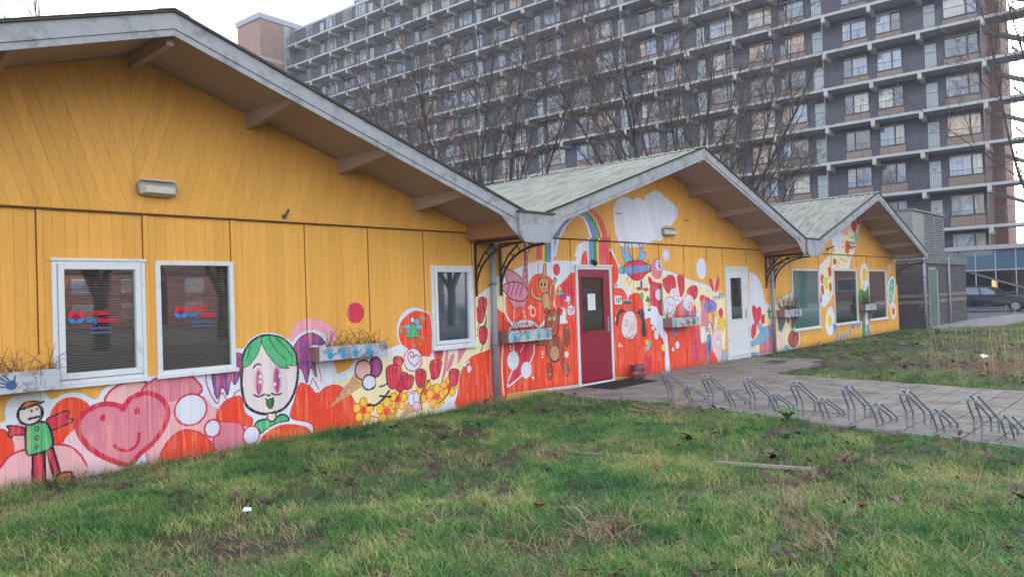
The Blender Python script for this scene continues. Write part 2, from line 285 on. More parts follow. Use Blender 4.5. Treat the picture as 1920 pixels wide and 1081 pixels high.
["Q","cr",[520.4,56.0,574.7,70.7,581.3,80.5,647.7,92.4,706.8,80.8,793.6,90.3,800.0,155.2,826.7,173.0,854.7,180.4,849.0,-12.1,572.0,-2.8]],
["S","r",[477.9,27.1,483.9,48.1,491.4,66.6,503.7,62.8,516.0,51.6,529.2,58.8,546.8,58.7,564.5,45.9,576.1,23.8,578.9,-1.2,515.5,-1.6,504.9,16.0]],
["LC","c",1,[477.9,27.1,483.9,48.1,491.4,66.6,503.7,62.8,516.0,51.6,529.2,58.8,546.8,58.7,564.5,45.9,576.1,23.8,578.9,-1.2,515.5,-1.6,504.9,16.0]],
["E","w",578.1,161.6,0.1,0.0,"",2],
["E","c2",577.3,150.9,13.7,13.8,"",2],
["E","w",677.2,122.3,33.1,33.0,"",2],
["S","r",[647.2,121.2,653.0,137.4,674.8,150.4,696.6,148.3,708.1,137.8,707.5,89.3,693.8,83.2,672.4,91.9,651.7,104.5]],
["LC","w",2,[647.2,121.2,653.0,137.4,674.8,150.4,696.6,148.3,708.1,137.8,707.5,89.3,693.8,83.2,672.4,91.9,651.7,104.5]],
["S","gr",[660.9,114.9,671.1,131.0,675.8,131.4,684.9,114.9,676.8,112.6]],
["LC","k",0.6,[660.9,114.9,671.1,131.0,675.8,131.4,684.9,114.9,676.8,112.6]],
["E","bl",664.9,128.0,5.7,3.6,"g2",0.6],
["E","bl",681.3,134.7,5.1,4.8,"g2",0.6],
["E","bl",684.7,127.0,6.6,3.9,"g2",0.6],
["E","bl",665.8,122.4,3.5,3.3,"g2",0.6],
["E","w",673.2,137.6,3.2,3.7,"k",0.5],
["E","gr",652.6,127.8,2.1,2.2,"t",0.5],
["E","gr",657.9,128.4,2.1,2.2,"t",0.5],
["E","gr",690.7,139.1,2.2,2.2,"t",0.5],
["E","gr",696.1,138.3,2.2,2.2,"t",0.5],
["E","gr",688.8,111.6,2.2,2.2,"t",0.5],
["E","gr",676.3,101.4,2.1,2.2,"t",0.5],
["E","gr",686.2,102.7,2.2,2.2,"t",0.5],
["E","gr",653.1,122.3,2.1,2.2,"t",0.5],
["E","w",671.9,81.4,16.4,16.1,"c",1.5],
["L","c",1.5,[674.4,71.7,664.7,80.0,663.3,88.4,669.5,92.7,673.6,87.6,669.2,84.4,667.9,88.1]],
["L","c",1.5,[674.4,71.7,683.4,78.5,682.9,85.5,676.5,87.1,673.5,84.0]],
["Q","cone",[573.2,72.2,586.0,53.9,534.0,31.9]],
["L","t2",0.8,[571.4,67.1,580.4,55.8]],
["L","t2",0.7,[568.9,65.6,577.7,51.7]],
["L","t2",0.7,[579.0,59.9,565.0,58.8]],
["L","t2",0.7,[561.3,59.2,568.9,47.5]],
["L","t2",0.7,[570.1,54.6,558.7,53.8]],
["L","t2",0.7,[553.8,52.8,560.1,43.4]],
["L","t2",0.7,[561.3,49.4,552.5,48.9]],
["L","t2",0.7,[546.4,46.5,551.5,39.3]],
["L","t2",0.7,[552.6,44.3,546.3,44.0]],
["L","t2",0.7,[539.0,40.3,543.0,35.3]],
["L","t2",0.7,[544.0,39.2,540.2,39.2]],
["E","y",587.3,72.1,13.9,13.6,"",2],
["E","u",606.8,76.9,10.8,13.2,"k",2],
["E","p",586.8,74.8,12.9,13.0,"k",2],
["E","w",595.4,57.6,10.6,9.9,"k",2],
["Q","cone",[660.7,23.7,676.1,9.3,644.1,1.3]],
["E","w",668.9,26.0,8.2,8.8,"u",1],
["E","w",678.0,27.7,7.2,9.5,"u",1],
["E","q",675.3,15.0,6.1,6.9,"u",1],
["L","c",1,[594.7,13.5,610.7,8.6,627.6,14.4,648.9,34.8,691.9,36.8]],
["E","y",585.2,32.2,5.9,6.1,"r",1.2],
["E","y",595.2,23.4,6.0,6.2,"r",1.2],
["E","y",590.8,11.8,5.9,6.2,"r",1.2],
["E","y",578.1,13.6,5.9,6.1,"r",1.2],
["E","y",574.7,26.0,5.8,6.2,"r",1.2],
["E","r",584.8,21.4,4.8,4.7,"",2],
["E","y",624.0,27.2,6.9,7.1,"r",1.2],
["E","y",635.8,17.1,7.1,7.1,"r",1.2],
["E","y",630.6,3.9,7.0,7.1,"r",1.2],
["E","y",615.8,6.0,6.9,7.0,"r",1.2],
["E","y",611.8,20.3,6.8,7.0,"r",1.2],
["E","r",623.5,14.9,5.6,5.3,"",2],
["E","y",644.6,39.1,5.7,5.8,"r",1.2],
["E","y",654.3,30.9,5.8,5.8,"r",1.2],
["E","y",650.0,20.2,5.8,5.7,"r",1.2],
["E","y",637.7,21.8,5.6,5.7,"r",1.2],
["E","y",634.4,33.3,5.7,5.7,"r",1.2],
["E","r",644.2,29.1,4.6,4.3,"",2],
["E","y",694.8,44.1,6.5,6.4,"r",1.2],
["E","y",705.8,35.2,6.6,6.4,"r",1.2],
["E","y",700.9,23.4,6.6,6.3,"r",1.2],
["E","y",687.0,25.1,6.4,6.3,"r",1.2],
["E","y",683.2,37.8,6.5,6.3,"r",1.2],
["E","r",694.3,33.1,5.2,4.8,"",2],
["E","y",714.3,36.1,7.1,6.8,"r",1.2],
["E","y",726.3,26.5,7.2,6.8,"r",1.2],
["E","y",721.0,13.8,7.2,6.8,"r",1.2],
["E","y",705.8,15.7,7.0,6.8,"r",1.2],
["E","y",701.8,29.4,7.0,6.7,"r",1.2],
["E","r",713.8,24.3,5.7,5.1,"",2],
["E","y",739.1,45.9,6.1,5.8,"r",1.2],
["E","y",749.4,37.9,6.2,5.8,"r",1.2],
["E","y",744.8,27.1,6.1,5.7,"r",1.2],
["E","y",731.7,28.6,6.0,5.7,"r",1.2],
["E","y",728.2,40.1,6.0,5.7,"r",1.2],
["E","r",738.6,35.9,4.9,4.3,"",2],
["L","k",3,[592.0,27.5,604.8,26.4,616.6,31.9,628.7,42.5]],
["L","k",2.5,[611.8,37.3,631.7,34.1]],
["L","k",2,[612.3,49.7,622.3,51.3,629.1,54.6]],
["L","k",1.5,[637.6,10.3,639.9,26.3,649.1,40.2]],
["L","k",2,[685.2,9.5,684.2,29.2,699.8,50.1]],
["L","k",1.5,[717.1,13.9,733.0,23.5,741.4,35.6]],
["S","c2",[637.5,85.5,643.3,88.1,652.4,85.8,653.9,81.1,650.3,74.5,645.2,72.6,638.8,76.3]],
["LC","k",1.2,[637.5,85.5,643.3,88.1,652.4,85.8,653.9,81.1,650.3,74.5,645.2,72.6,638.8,76.3]],
["L","h",1,[638.3,85.5,645.6,82.6,652.4,85.5]],
["L","h",0.8,[643.3,86.2,647.3,84.3,649.9,85.7]],
["S","c2",[638.9,61.8,649.6,66.2,661.8,62.3,660.9,54.1,655.9,42.2,646.3,39.2,640.5,45.3]],
["LC","k",1.2,[638.9,61.8,649.6,66.2,661.8,62.3,660.9,54.1,655.9,42.2,646.3,39.2,640.5,45.3]],
["L","h",1,[640.0,61.7,649.8,56.6,661.7,61.6]],
["L","h",0.8,[646.7,63.1,652.1,59.8,655.6,62.2]],
["S","c2",[624.4,71.9,635.7,77.6,649.9,72.9,650.0,62.7,644.2,48.1,634.1,44.1,626.2,51.7]],
["LC","k",1.2,[624.4,71.9,635.7,77.6,649.9,72.9,650.0,62.7,644.2,48.1,634.1,44.1,626.2,51.7]],
["L","h",1,[625.7,71.8,637.0,65.7,649.8,72.1]],
["L","h",0.8,[633.5,73.6,639.8,69.6,643.8,72.6]],
["S","c2",[652.2,57.9,660.7,61.3,671.5,58.1,671.8,51.7,667.4,42.7,659.9,40.4,653.7,45.3]],
["LC","k",1.2,[652.2,57.9,660.7,61.3,671.5,58.1,671.8,51.7,667.4,42.7,659.9,40.4,653.7,45.3]],
["L","h",1,[653.2,57.8,661.9,53.8,671.4,57.6]],
["L","h",0.8,[659.1,58.8,664.0,56.2,667.0,58.0]],
["S","c2",[675.8,62.8,682.9,67.5,693.6,63.8,695.2,55.5,690.8,43.8,684.7,40.4,677.1,46.6]],
["LC","k",1.2,[675.8,62.8,682.9,67.5,693.6,63.8,695.2,55.5,690.8,43.8,684.7,40.4,677.1,46.6]],
["L","h",1,[676.8,62.7,685.4,57.9,693.6,63.2]],
["L","h",0.8,[682.7,64.2,687.5,61.0,690.6,63.5]],
["S","c2",[712.8,88.6,719.7,91.8,728.1,89.3,727.9,83.8,724.4,75.7,718.2,73.5,713.8,77.6]],
["LC","k",1.2,[712.8,88.6,719.7,91.8,728.1,89.3,727.9,83.8,724.4,75.7,718.2,73.5,713.8,77.6]],
["L","h",1,[713.5,88.6,720.2,85.3,728.1,88.9]],
["L","h",0.8,[718.1,89.6,721.9,87.5,724.2,89.2]],
["S","c2",[701.6,73.2,713.4,77.9,725.9,74.0,724.0,65.5,718.8,53.0,708.1,49.8,703.1,56.0]],
["LC","k",1.2,[701.6,73.2,713.4,77.9,725.9,74.0,724.0,65.5,718.8,53.0,708.1,49.8,703.1,56.0]],
["L","h",1,[702.7,73.1,712.6,68.0,725.9,73.3]],
["L","h",0.8,[709.5,74.7,715.0,71.3,718.6,73.9]],
["S","c2",[739.6,57.2,748.2,61.6,759.1,58.0,759.1,50.2,754.6,38.9,746.9,35.9,740.8,41.7]],
["LC","k",1.2,[739.6,57.2,748.2,61.6,759.1,58.0,759.1,50.2,754.6,38.9,746.9,35.9,740.8,41.7]],
["L","h",1,[740.5,57.1,749.2,52.4,759.1,57.3]],
["L","h",0.8,[746.5,58.5,751.4,55.4,754.5,57.7]],
["S","c2",[805.4,161.6,811.9,166.8,821.8,163.9,823.2,155.7,819.0,143.7,813.4,139.8,806.4,145.5]],
["LC","k",1.2,[805.4,161.6,811.9,166.8,821.8,163.9,823.2,155.7,819.0,143.7,813.4,139.8,806.4,145.5]],
["L","h",1,[806.3,161.6,814.2,157.3,821.8,163.2]],
["L","h",0.8,[811.8,163.5,816.2,160.7,819.0,163.3]],
["S","c2",[800.0,147.7,807.4,152.6,817.2,149.7,817.8,141.9,813.6,130.5,807.2,126.9,801.1,132.3]],
["LC","k",1.2,[800.0,147.7,807.4,152.6,817.2,149.7,817.8,141.9,813.6,130.5,807.2,126.9,801.1,132.3]],
["L","h",1,[800.9,147.6,808.8,143.5,817.2,149.0]],
["L","h",0.8,[806.4,149.4,810.8,146.7,813.6,149.2]],
["S","c2",[804.5,116.3,811.1,121.5,820.9,118.2,822.4,109.6,818.1,97.2,812.5,93.3,805.5,99.4]],
["LC","k",1.2,[804.5,116.3,811.1,121.5,820.9,118.2,822.4,109.6,818.1,97.2,812.5,93.3,805.5,99.4]],
["L","h",1,[805.4,116.2,813.3,111.6,820.9,117.5]],
["L","h",0.8,[810.9,118.0,815.3,115.0,818.2,117.6]],
["L","k",1.5,[819.5,140.8,820.0,123.9,811.1,119.7]],
["L","k",1.5,[805.0,126.1,797.7,106.7]],
["L","k",1.5,[812.5,93.6,807.3,83.3]],
["L","k",1.5,[821.7,133.0,815.5,121.0]],
["S","P2",[733.8,87.3,739.7,86.8,734.6,61.1,722.1,39.2,728.9,64.5]],
["S","P2",[743.3,80.7,751.4,83.0,746.8,68.7,734.5,58.2]],
["Q","P2",[759.7,89.8,780.3,92.2,767.3,78.8,756.7,66.4]],
["S","P2",[732.1,3.3,756.3,14.8,759.8,2.6]],
["Q","w",[709.1,3.5,756.9,26.6,757.8,2.9]],
["S","r",[756.6,1.6,756.9,26.6,764.2,55.3,783.6,74.5,813.6,81.3,853.5,81.4,851.4,-9.3]],
["LC","c",1,[756.6,1.6,756.9,26.6,764.2,55.3,783.6,74.5,813.6,81.3,853.5,81.4,851.4,-9.3]],
["E","w",772.5,66.5,3.7,4.1,"",2],
["E","w",780.8,58.3,4.5,5.4,"",2],
["E","w",779.2,68.9,2.5,2.1,"",2],
["L","o2",0.8,[780.4,50.8,769.0,25.2,764.3,10.9]],
["Q","w",[835.8,194.4,866.9,205.0,881.0,207.4,925.0,221.2,955.4,225.3,1002.9,226.8,1035.9,226.5,1061.5,225.6,1080.9,258.2,1065.8,-1.0,827.2,13.7]],
["Q","cr",[835.5,187.4,847.3,189.7,866.5,196.7,863.3,132.6,832.7,129.2]],
["S","r",[833.3,140.8,856.9,142.3,870.1,129.9,879.7,112.8,861.5,94.8,857.5,14.9,827.4,18.3]],
["LC","w",1,[833.3,140.8,856.9,142.3,870.1,129.9,879.7,112.8,861.5,94.8,857.5,14.9,827.4,18.3]],
["S","r",[864.4,153.9,866.7,165.7,883.0,177.4,908.7,189.3,921.6,191.6,927.7,129.9,919.8,120.4,887.3,122.0,870.3,134.7]],
["S","r",[918.6,169.6,931.2,196.5,950.4,203.5,969.6,201.5,988.7,188.7,991.6,168.2,986.5,147.9,1010.4,142.0,1001.4,126.9,965.4,123.3,945.4,109.3,923.7,125.2]],
["S","r",[1018.6,141.7,990.5,147.8,996.0,175.9,1008.8,186.0,1025.8,196.3,1038.9,205.5,1053.6,201.6,1063.5,185.6,1059.4,113.8,1021.3,115.6]],
["Q","r",[848.8,114.4,1055.2,116.7,1048.9,6.2,982.9,8.2,843.8,11.8]],
["Q","c2",[995.6,168.2,1004.5,183.5,1029.7,191.1,1045.3,167.3,1040.1,151.6,1010.7,147.2]],
["L","w",5,[872.8,113.1,890.8,121.8,916.3,124.3,936.5,118.4,947.3,109.2]],
["L","w",5,[945.4,109.3,961.5,122.2,989.4,128.6,1009.6,126.5,1021.5,118.2]],
["L","w",3,[858.3,99.7,853.0,62.4,853.1,29.5,855.6,10.4]],
["Q","c2",[898.1,87.6,932.9,86.5,930.9,63.2,914.6,54.7,901.0,38.9,863.1,22.5,878.4,50.7,882.1,88.7]],
["L","w",3,[932.2,86.5,930.2,70.6,922.2,59.0,914.6,54.7]],
["L","w",3,[882.1,89.9,880.8,76.8]],
["L","w",3,[877.6,48.4,863.1,22.5,900.9,37.7]],
["E","w",879.4,63.0,14.0,15.4,"",2],
["E","w",910.0,44.6,12.4,13.8,"",2],
["E","w",926.2,30.4,2.6,2.9,"",2],
["E","w",874.2,86.3,2.1,2.4,"",2],
["E","w",874.3,81.6,1.8,1.6,"",2],
["L","pp",3,[907.1,87.0,897.4,75.5]],
["Q","c3",[942.8,231.9,951.5,261.3,976.4,288.3,1015.2,311.0,1063.2,323.2,1100.4,323.9,1129.4,309.0,1145.4,283.9,1151.0,257.9,1148.7,205.7,1131.5,205.6,1134.0,257.4,1129.3,279.7,1115.6,303.1,1092.4,317.9,1061.8,318.5,1023.3,307.7,990.1,287.3,968.1,262.7,958.7,232.1]],
["Q","y",[958.7,232.1,968.1,262.7,990.1,287.3,1023.3,307.7,1061.8,318.5,1092.4,317.9,1115.6,303.1,1129.3,279.7,1134.0,257.4,1131.5,205.6,1126.4,205.6,1129.0,257.3,1124.4,278.5,1111.4,301.4,1090.0,316.1,1061.4,317.1,1025.8,306.7,994.2,287.0,973.2,263.1,963.6,232.2]],
["Q","g",[963.6,232.2,973.2,263.1,994.2,287.0,1025.8,306.7,1061.4,317.1,1090.0,316.1,1111.4,301.4,1124.4,278.5,1129.0,257.3,1126.4,205.6,1116.7,205.6,1119.4,257.0,1115.3,276.2,1103.5,298.0,1085.5,312.7,1060.7,314.4,1030.5,304.8,1002.2,286.3,982.9,263.9,973.0,232.4]],
["Q","B2",[973.0,232.4,982.9,263.9,1002.2,286.3,1030.5,304.8,1060.7,314.4,1085.5,312.7,1103.5,298.0,1115.3,276.2,1119.4,257.0,1116.7,205.6,1106.6,205.6,1109.5,256.7,1105.8,273.7,1095.3,294.6,1080.7,309.2,1059.9,311.5,1035.4,302.7,1010.7,285.7,993.3,264.7,982.9,232.6]],
["Q","v2",[982.9,232.6,993.3,264.7,1010.7,285.7,1035.4,302.7,1059.9,311.5,1080.7,309.2,1095.3,294.6,1105.8,273.7,1109.5,256.7,1106.6,205.6,1100.1,205.5,1103.1,256.5,1099.6,272.2,1090.0,292.3,1077.6,306.9,1059.3,309.7,1038.7,301.4,1016.2,285.3,1000.2,265.3,989.4,232.7]],
["Q","w",[989.4,232.7,1000.2,265.3,1016.2,285.3,1038.7,301.4,1059.3,309.7,1077.6,306.9,1090.0,292.3,1099.6,272.2,1103.1,256.5,1100.1,205.5,1091.7,205.5,1094.7,256.2,1091.7,270.1,1083.2,289.4,1073.6,303.8,1058.6,307.3,1042.9,299.7,1023.6,284.7,1009.2,266.1,998.1,232.9]],
["Q","w",[1048.0,233.8,1059.3,255.2,1084.4,266.0,1088.8,234.6]],
["Q","c3",[945.8,262.2,971.7,263.8,965.9,228.3,944.0,228.0]],
["Q","y",[961.8,262.8,972.7,263.8,966.5,221.9,959.8,224.4]],
["Q","g",[968.7,263.0,978.2,264.0,972.0,222.0,966.7,224.5]],
["Q","B2",[974.2,263.2,985.8,264.3,979.5,222.1,972.1,224.6]],
["Q","v2",[981.7,263.5,989.8,264.4,983.5,222.1,979.6,224.7]],
["Q","w",[985.7,263.6,994.9,264.6,988.5,222.2,983.6,224.7]],
["Q","w",[1085.1,269.3,1099.9,269.8,1097.8,216.0,1083.7,215.9]],
["Q","v2",[1093.6,269.6,1105.6,270.1,1103.6,216.0,1092.1,215.9]],
["Q","B2",[1098.2,269.8,1113.7,270.4,1111.7,216.1,1096.7,216.0]],
["Q","g",[1107.4,270.1,1121.9,270.7,1119.8,216.2,1105.9,216.1]],
["Q","y",[1117.8,270.5,1126.6,270.8,1124.5,216.2,1116.3,216.1]],
["Q","c3",[1123.7,270.7,1155.3,271.9,1153.2,216.5,1122.2,216.2]],
["Q","w",[1047.8,216.2,1057.3,239.9,1072.1,257.2,1089.2,262.9,1087.7,216.6]],
["S","r",[1068.1,216.4,1072.0,236.8,1083.7,245.6,1087.3,230.3,1085.4,216.6]],
["S","P3",[916.4,255.5,927.5,255.8,923.6,231.0,919.9,194.1,919.1,164.6,910.4,152.6,903.2,152.8,907.9,189.3,914.1,223.5]],
["LC","k",1.3,[916.4,255.5,927.5,255.8,923.6,231.0,919.9,194.1,919.1,164.6,910.4,152.6,903.2,152.8,907.9,189.3,914.1,223.5]],
["L","k",1.3,[943.9,253.4,931.9,247.3,926.6,238.5]],
["E","k",934.1,253.1,8.2,2.2,"",2],
["L","u",2.2,[914.0,235.8,922.2,239.6]],
["L","u",2.2,[913.4,226.0,921.7,229.8]],
["L","u",2.2,[912.9,216.2,921.2,219.9]],
["L","u",2.2,[912.4,206.4,920.7,210.1]],
["L","u",2.2,[911.9,196.6,920.2,200.2]],
["L","u",2.2,[911.4,186.8,919.7,190.4]],
["S","P3",[875.4,165.6,878.4,155.9,886.7,146.1,899.4,149.3,908.2,145.4,914.1,152.5,918.4,164.7,896.8,170.0]],
["LC","k",1,[875.4,165.6,878.4,155.9,886.7,146.1,899.4,149.3,908.2,145.4,914.1,152.5,918.4,164.7,896.8,170.0]],
["S","P3",[860.4,212.8,877.6,209.8,898.4,201.5,910.5,189.2,897.6,184.5,873.1,189.5,866.7,201.4]],
["LC","k",1.6,[860.4,212.8,877.6,209.8,898.4,201.5,910.5,189.2,897.6,184.5,873.1,189.5,866.7,201.4]],
["S","P3",[855.4,181.3,873.0,188.3,894.3,189.8,912.1,184.3,919.5,172.0,914.5,161.1,899.8,157.8,878.7,163.1,865.3,172.9]],
["LC","k",1.8,[855.4,181.3,873.0,188.3,894.3,189.8,912.1,184.3,919.5,172.0,914.5,161.1,899.8,157.8,878.7,163.1,865.3,172.9]],
["L","u",3,[878.9,188.3,868.6,169.3]],
["L","u",3,[889.5,188.2,879.0,169.1]],
["L","u",3,[900.3,188.1,889.6,168.9]],
["L","u",3,[911.1,188.0,900.4,168.7]],
["LQ","P3",2.5,[886.0,146.1,885.8,142.5]],
["LQ","w",2.5,[885.8,142.2,885.6,138.6]],
["LQ","P3",2.5,[885.6,138.4,885.4,134.8]],
["LQ","w",2.5,[885.4,134.6,885.2,131.0]],
["LQ","P3",2.5,[885.2,130.7,885.1,127.1]],
["LQ","w",2.5,[885.0,126.9,884.9,123.3]],
["LQ","P3",2.5,[884.8,123.1,884.7,119.5]],
["LQ","P3",2.5,[908.2,145.4,909.1,141.7]],
["LQ","w",2.5,[909.1,141.4,909.9,137.7]],
["LQ","P3",2.5,[909.9,137.5,910.8,133.8]],
["LQ","w",2.5,[910.8,133.6,911.6,129.9]],
["LQ","P3",2.5,[911.6,129.6,912.5,125.9]],
["LQ","w",2.5,[912.4,125.7,913.3,122.0]],
["LQ","P3",2.5,[913.3,121.7,914.1,118.0]],
["S","t",[960.8,196.5,962.5,214.1,966.8,221.2,970.4,215.4,967.8,196.5]],
["LC","k",1.3,[960.8,196.5,962.5,214.1,966.8,221.2,970.4,215.4,967.8,196.5]],
["L","k",1.5,[949.8,220.3,948.3,206.5,951.4,194.0]],
["L","w",1,[951.2,217.8,950.9,199.0]],
["L","k",8,[933.3,180.4,931.6,169.3,944.4,161.6,958.9,161.3]],
["L","t",5.5,[933.3,180.4,931.6,169.3,944.4,161.6,958.9,161.3]],
["L","k",8,[993.8,193.8,982.3,181.1,976.1,160.9]],
["L","t",5.5,[993.8,193.8,982.3,181.1,976.1,160.9]],
["S","t",[958.2,168.8,969.9,170.6,977.3,160.9,978.4,145.6,966.1,135.9,958.1,146.2]],
["LC","k",1.3,[958.2,168.8,969.9,170.6,977.3,160.9,978.4,145.6,966.1,135.9,958.1,146.2]],
["S","t",[949.8,191.5,961.6,196.0,972.0,193.9,972.5,181.2,966.1,171.2,956.4,171.4,950.0,181.5]],
["LC","k",1.3,[949.8,191.5,961.6,196.0,972.0,193.9,972.5,181.2,966.1,171.2,956.4,171.4,950.0,181.5]],
["E","k",956.0,185.7,2.7,3.5,"",2],
["E","k",965.2,185.1,2.4,3.0,"",2],
["E","c",961.7,177.3,3.1,1.5,"",2],
["E","c2",997.9,210.5,9.7,10.3,"",2],
["E","r",931.6,139.9,6.7,7.4,"w",2],
["E","w",920.4,146.9,2.6,2.2,"",2],
["E","w",926.5,149.2,2.2,2.0,"",2],
["E","w",1027.1,159.0,5.4,5.2,"",2],
["E","w",1018.2,134.5,2.9,2.9,"",2],
["E","w",1033.1,138.7,9.6,9.5,"c",0.8],
["L","c",1.2,[1032.3,133.4,1028.1,140.1,1031.2,142.1,1033.1,139.2,1036.2,142.5,1038.6,139.8,1032.3,133.4]],
["E","w",1017.5,61.9,5.4,5.7,"",2],
["E","w",1027.9,151.1,2.1,2.1,"",2],
["E","w",1019.4,156.0,2.1,1.5,"",2],
["E","w",953.0,71.4,1.9,1.8,"",2],
["E","w",952.8,67.4,1.9,1.7,"",2],
["E","w",952.5,62.4,1.9,1.8,"",2],
["E","y",1005.4,176.2,4.1,3.7,"",2],
["E","y",1005.1,178.3,3.2,2.6,"",2],
["E","bl",1003.8,169.3,10.6,3.6,"B",0.8],
["E","gr",997.6,168.1,4.1,2.0,"",2],
["E","B",1009.6,164.8,3.6,3.1,"",2],
["S","b",[933.0,88.9,948.3,90.4,965.6,90.6,965.2,81.8,944.1,83.2,933.6,85.2]],
["LC","k",1.2,[933.0,88.9,948.3,90.4,965.6,90.6,965.2,81.8,944.1,83.2,933.6,85.2]],
["E","b",1019.3,95.0,9.1,18.6,"k",1.3],
["E","b",967.1,140.4,4.6,4.5,"k",1.2],
["E","b",1000.1,139.3,4.4,4.7,"k",1.2],
["E","b",969.8,37.3,7.1,15.0,"k",1.3],
["S","b",[1001.4,52.3,1009.7,54.7,1019.3,43.0,1022.7,29.8,1016.2,23.9,1009.1,29.8]],
["LC","k",1.3,[1001.4,52.3,1009.7,54.7,1019.3,43.0,1022.7,29.8,1016.2,23.9,1009.1,29.8]],
["E","b",985.6,74.0,22.7,22.4,"k",1.6],
["E","t3",985.2,66.4,12.7,13.2,"k",0.8],
["S","b",[961.3,118.5,965.9,132.1,978.1,140.0,992.0,139.5,1000.8,130.8,998.6,111.6,991.8,99.1,979.6,95.3,968.1,100.5,961.5,108.4]],
["LC","k",1.6,[961.3,118.5,965.9,132.1,978.1,140.0,992.0,139.5,1000.8,130.8,998.6,111.6,991.8,99.1,979.6,95.3,968.1,100.5,961.5,108.4]],
["E","gr",974.2,126.5,3.1,2.8,"w",1],
["E","gr",986.5,126.0,3.2,2.8,"w",1],
["L","t3",1.2,[984.0,117.4,982.7,108.6]],
["L","t3",1.2,[974.2,103.9,981.9,99.7,990.2,105.6]],
["L","k",0.8,[984.9,74.1,987.1,71.9,984.6,70.3,987.0,68.8]],
["E","t3",1018.8,108.0,1.6,2.0,"",2],
["E","t3",1023.0,108.3,1.7,2.1,"",2],
["E","t3",967.2,32.5,1.6,2.0,"",2],
["E","t3",971.4,30.9,1.6,2.0,"",2],
["E","t3",1015.8,31.7,1.6,2.0,"",2],
["E","t3",1019.9,30.0,1.6,2.1,"",2],
["Q","w",[1152.9,255.4,1169.1,246.0,1184.6,222.9,1205.8,214.4,1220.0,229.6,1283.7,222.8,1341.4,212.8,1402.2,199.4,1387.8,-2.0,1154.8,14.8]],
["Q","cr",[1183.0,197.0,1235.8,196.9,1302.1,212.5,1401.9,195.3,1399.1,155.6,1291.5,126.6,1269.6,153.1,1211.7,169.4]],
["S","r",[1152.1,242.0,1168.5,236.2,1182.1,216.7,1183.0,197.0,1173.7,184.7,1169.2,179.9,1173.0,172.5,1147.9,172.8]],
["LC","c",1,[1152.1,242.0,1168.5,236.2,1182.1,216.7,1183.0,197.0,1173.7,184.7,1169.2,179.9,1173.0,172.5,1147.9,172.8]],
["S","r",[1156.0,170.3,1181.7,175.3,1198.7,172.1,1208.8,159.5,1210.3,147.0,1217.7,159.3,1238.3,166.0,1256.3,162.3,1265.6,148.0,1263.0,122.5,1221.8,119.0,1157.2,121.6]],
["LC","c",1,[1156.0,170.3,1181.7,175.3,1198.7,172.1,1208.8,159.5,1210.3,147.0,1217.7,159.3,1238.3,166.0,1256.3,162.3,1265.6,148.0,1263.0,122.5,1221.8,119.0,1157.2,121.6]],
["S","r",[1157.8,131.3,1209.8,139.5,1263.5,130.1,1266.9,112.0,1290.7,114.9,1323.8,101.6,1337.4,82.4,1343.6,63.4,1354.8,43.9,1338.7,29.2,1336.6,0.2,1146.4,13.5,1157.5,58.5]],
["LC","c",1,[1157.8,131.3,1209.8,139.5,1263.5,130.1,1266.9,112.0,1290.7,114.9,1323.8,101.6,1337.4,82.4,1343.6,63.4,1354.8,43.9,1338.7,29.2,1336.6,0.2,1146.4,13.5,1157.5,58.5]],
["Q","r",[1161.7,126.3,1270.3,127.3,1262.2,6.0,1154.7,13.9]],
["Q","r",[1266.6,106.9,1334.5,77.2,1336.7,0.7,1259.9,6.2]],
["Q","r",[1154.6,282.2,1157.9,282.3,1155.4,242.1,1152.1,242.0]],
["S","w",[1171.0,298.2,1170.2,321.9,1175.7,338.2,1195.0,351.6,1218.6,353.5,1237.5,349.4,1257.6,356.5,1277.2,351.0,1288.2,363.1,1314.7,373.1,1341.1,373.0,1362.1,363.1,1383.7,356.0,1405.3,342.7,1404.1,324.8,1380.2,305.9,1349.8,302.9,1337.1,275.0,1308.0,274.0,1297.9,279.3,1276.4,261.7,1236.3,255.1,1198.5,259.4,1176.5,277.3]],
["S","w",[1178.9,268.5,1196.6,276.5,1301.9,280.6,1301.0,267.5,1257.9,257.1,1217.1,254.7,1191.2,259.0]],
["E","w",1326.2,280.3,19.8,9.3,"",2],
["S","bl",[1208.7,225.7,1196.8,244.2,1196.2,255.4,1207.8,247.0,1208.1,264.5,1217.1,254.7,1222.1,262.4,1223.3,247.3,1233.5,231.1,1219.8,227.1]],
["LC","k",1,[1208.7,225.7,1196.8,244.2,1196.2,255.4,1207.8,247.0,1208.1,264.5,1217.1,254.7,1222.1,262.4,1223.3,247.3,1233.5,231.1,1219.8,227.1]],
["S","bl",[1249.3,230.1,1262.0,248.2,1257.6,265.6,1267.9,253.5,1273.3,264.0,1275.0,248.6,1285.3,246.2,1275.0,233.0,1256.1,228.9]],
["LC","k",1,[1249.3,230.1,1262.0,248.2,1257.6,265.6,1267.9,253.5,1273.3,264.0,1275.0,248.6,1285.3,246.2,1275.0,233.0,1256.1,228.9]],
["S","c2",[1199.4,216.9,1228.8,228.5,1260.8,230.2,1283.9,225.4,1297.8,220.3,1299.5,209.9,1282.5,204.6,1263.0,193.0,1235.4,191.9,1213.8,203.2]],
["LC","k",1.5,[1199.4,216.9,1228.8,228.5,1260.8,230.2,1283.9,225.4,1297.8,220.3,1299.5,209.9,1282.5,204.6,1263.0,193.0,1235.4,191.9,1213.8,203.2]],
["S","B2",[1205.8,214.4,1237.2,219.7,1260.1,220.0,1288.4,221.6,1293.5,212.5,1263.9,207.2,1209.5,204.5]],
["S","v2",[1237.2,219.7,1255.5,219.9,1252.3,205.8,1238.6,205.8]],
["S","g",[1198.1,217.4,1205.9,216.9,1205.1,204.5,1197.3,204.4]],
["S","bl",[1186.2,214.3,1198.1,216.9,1197.3,204.4,1187.0,205.7]],
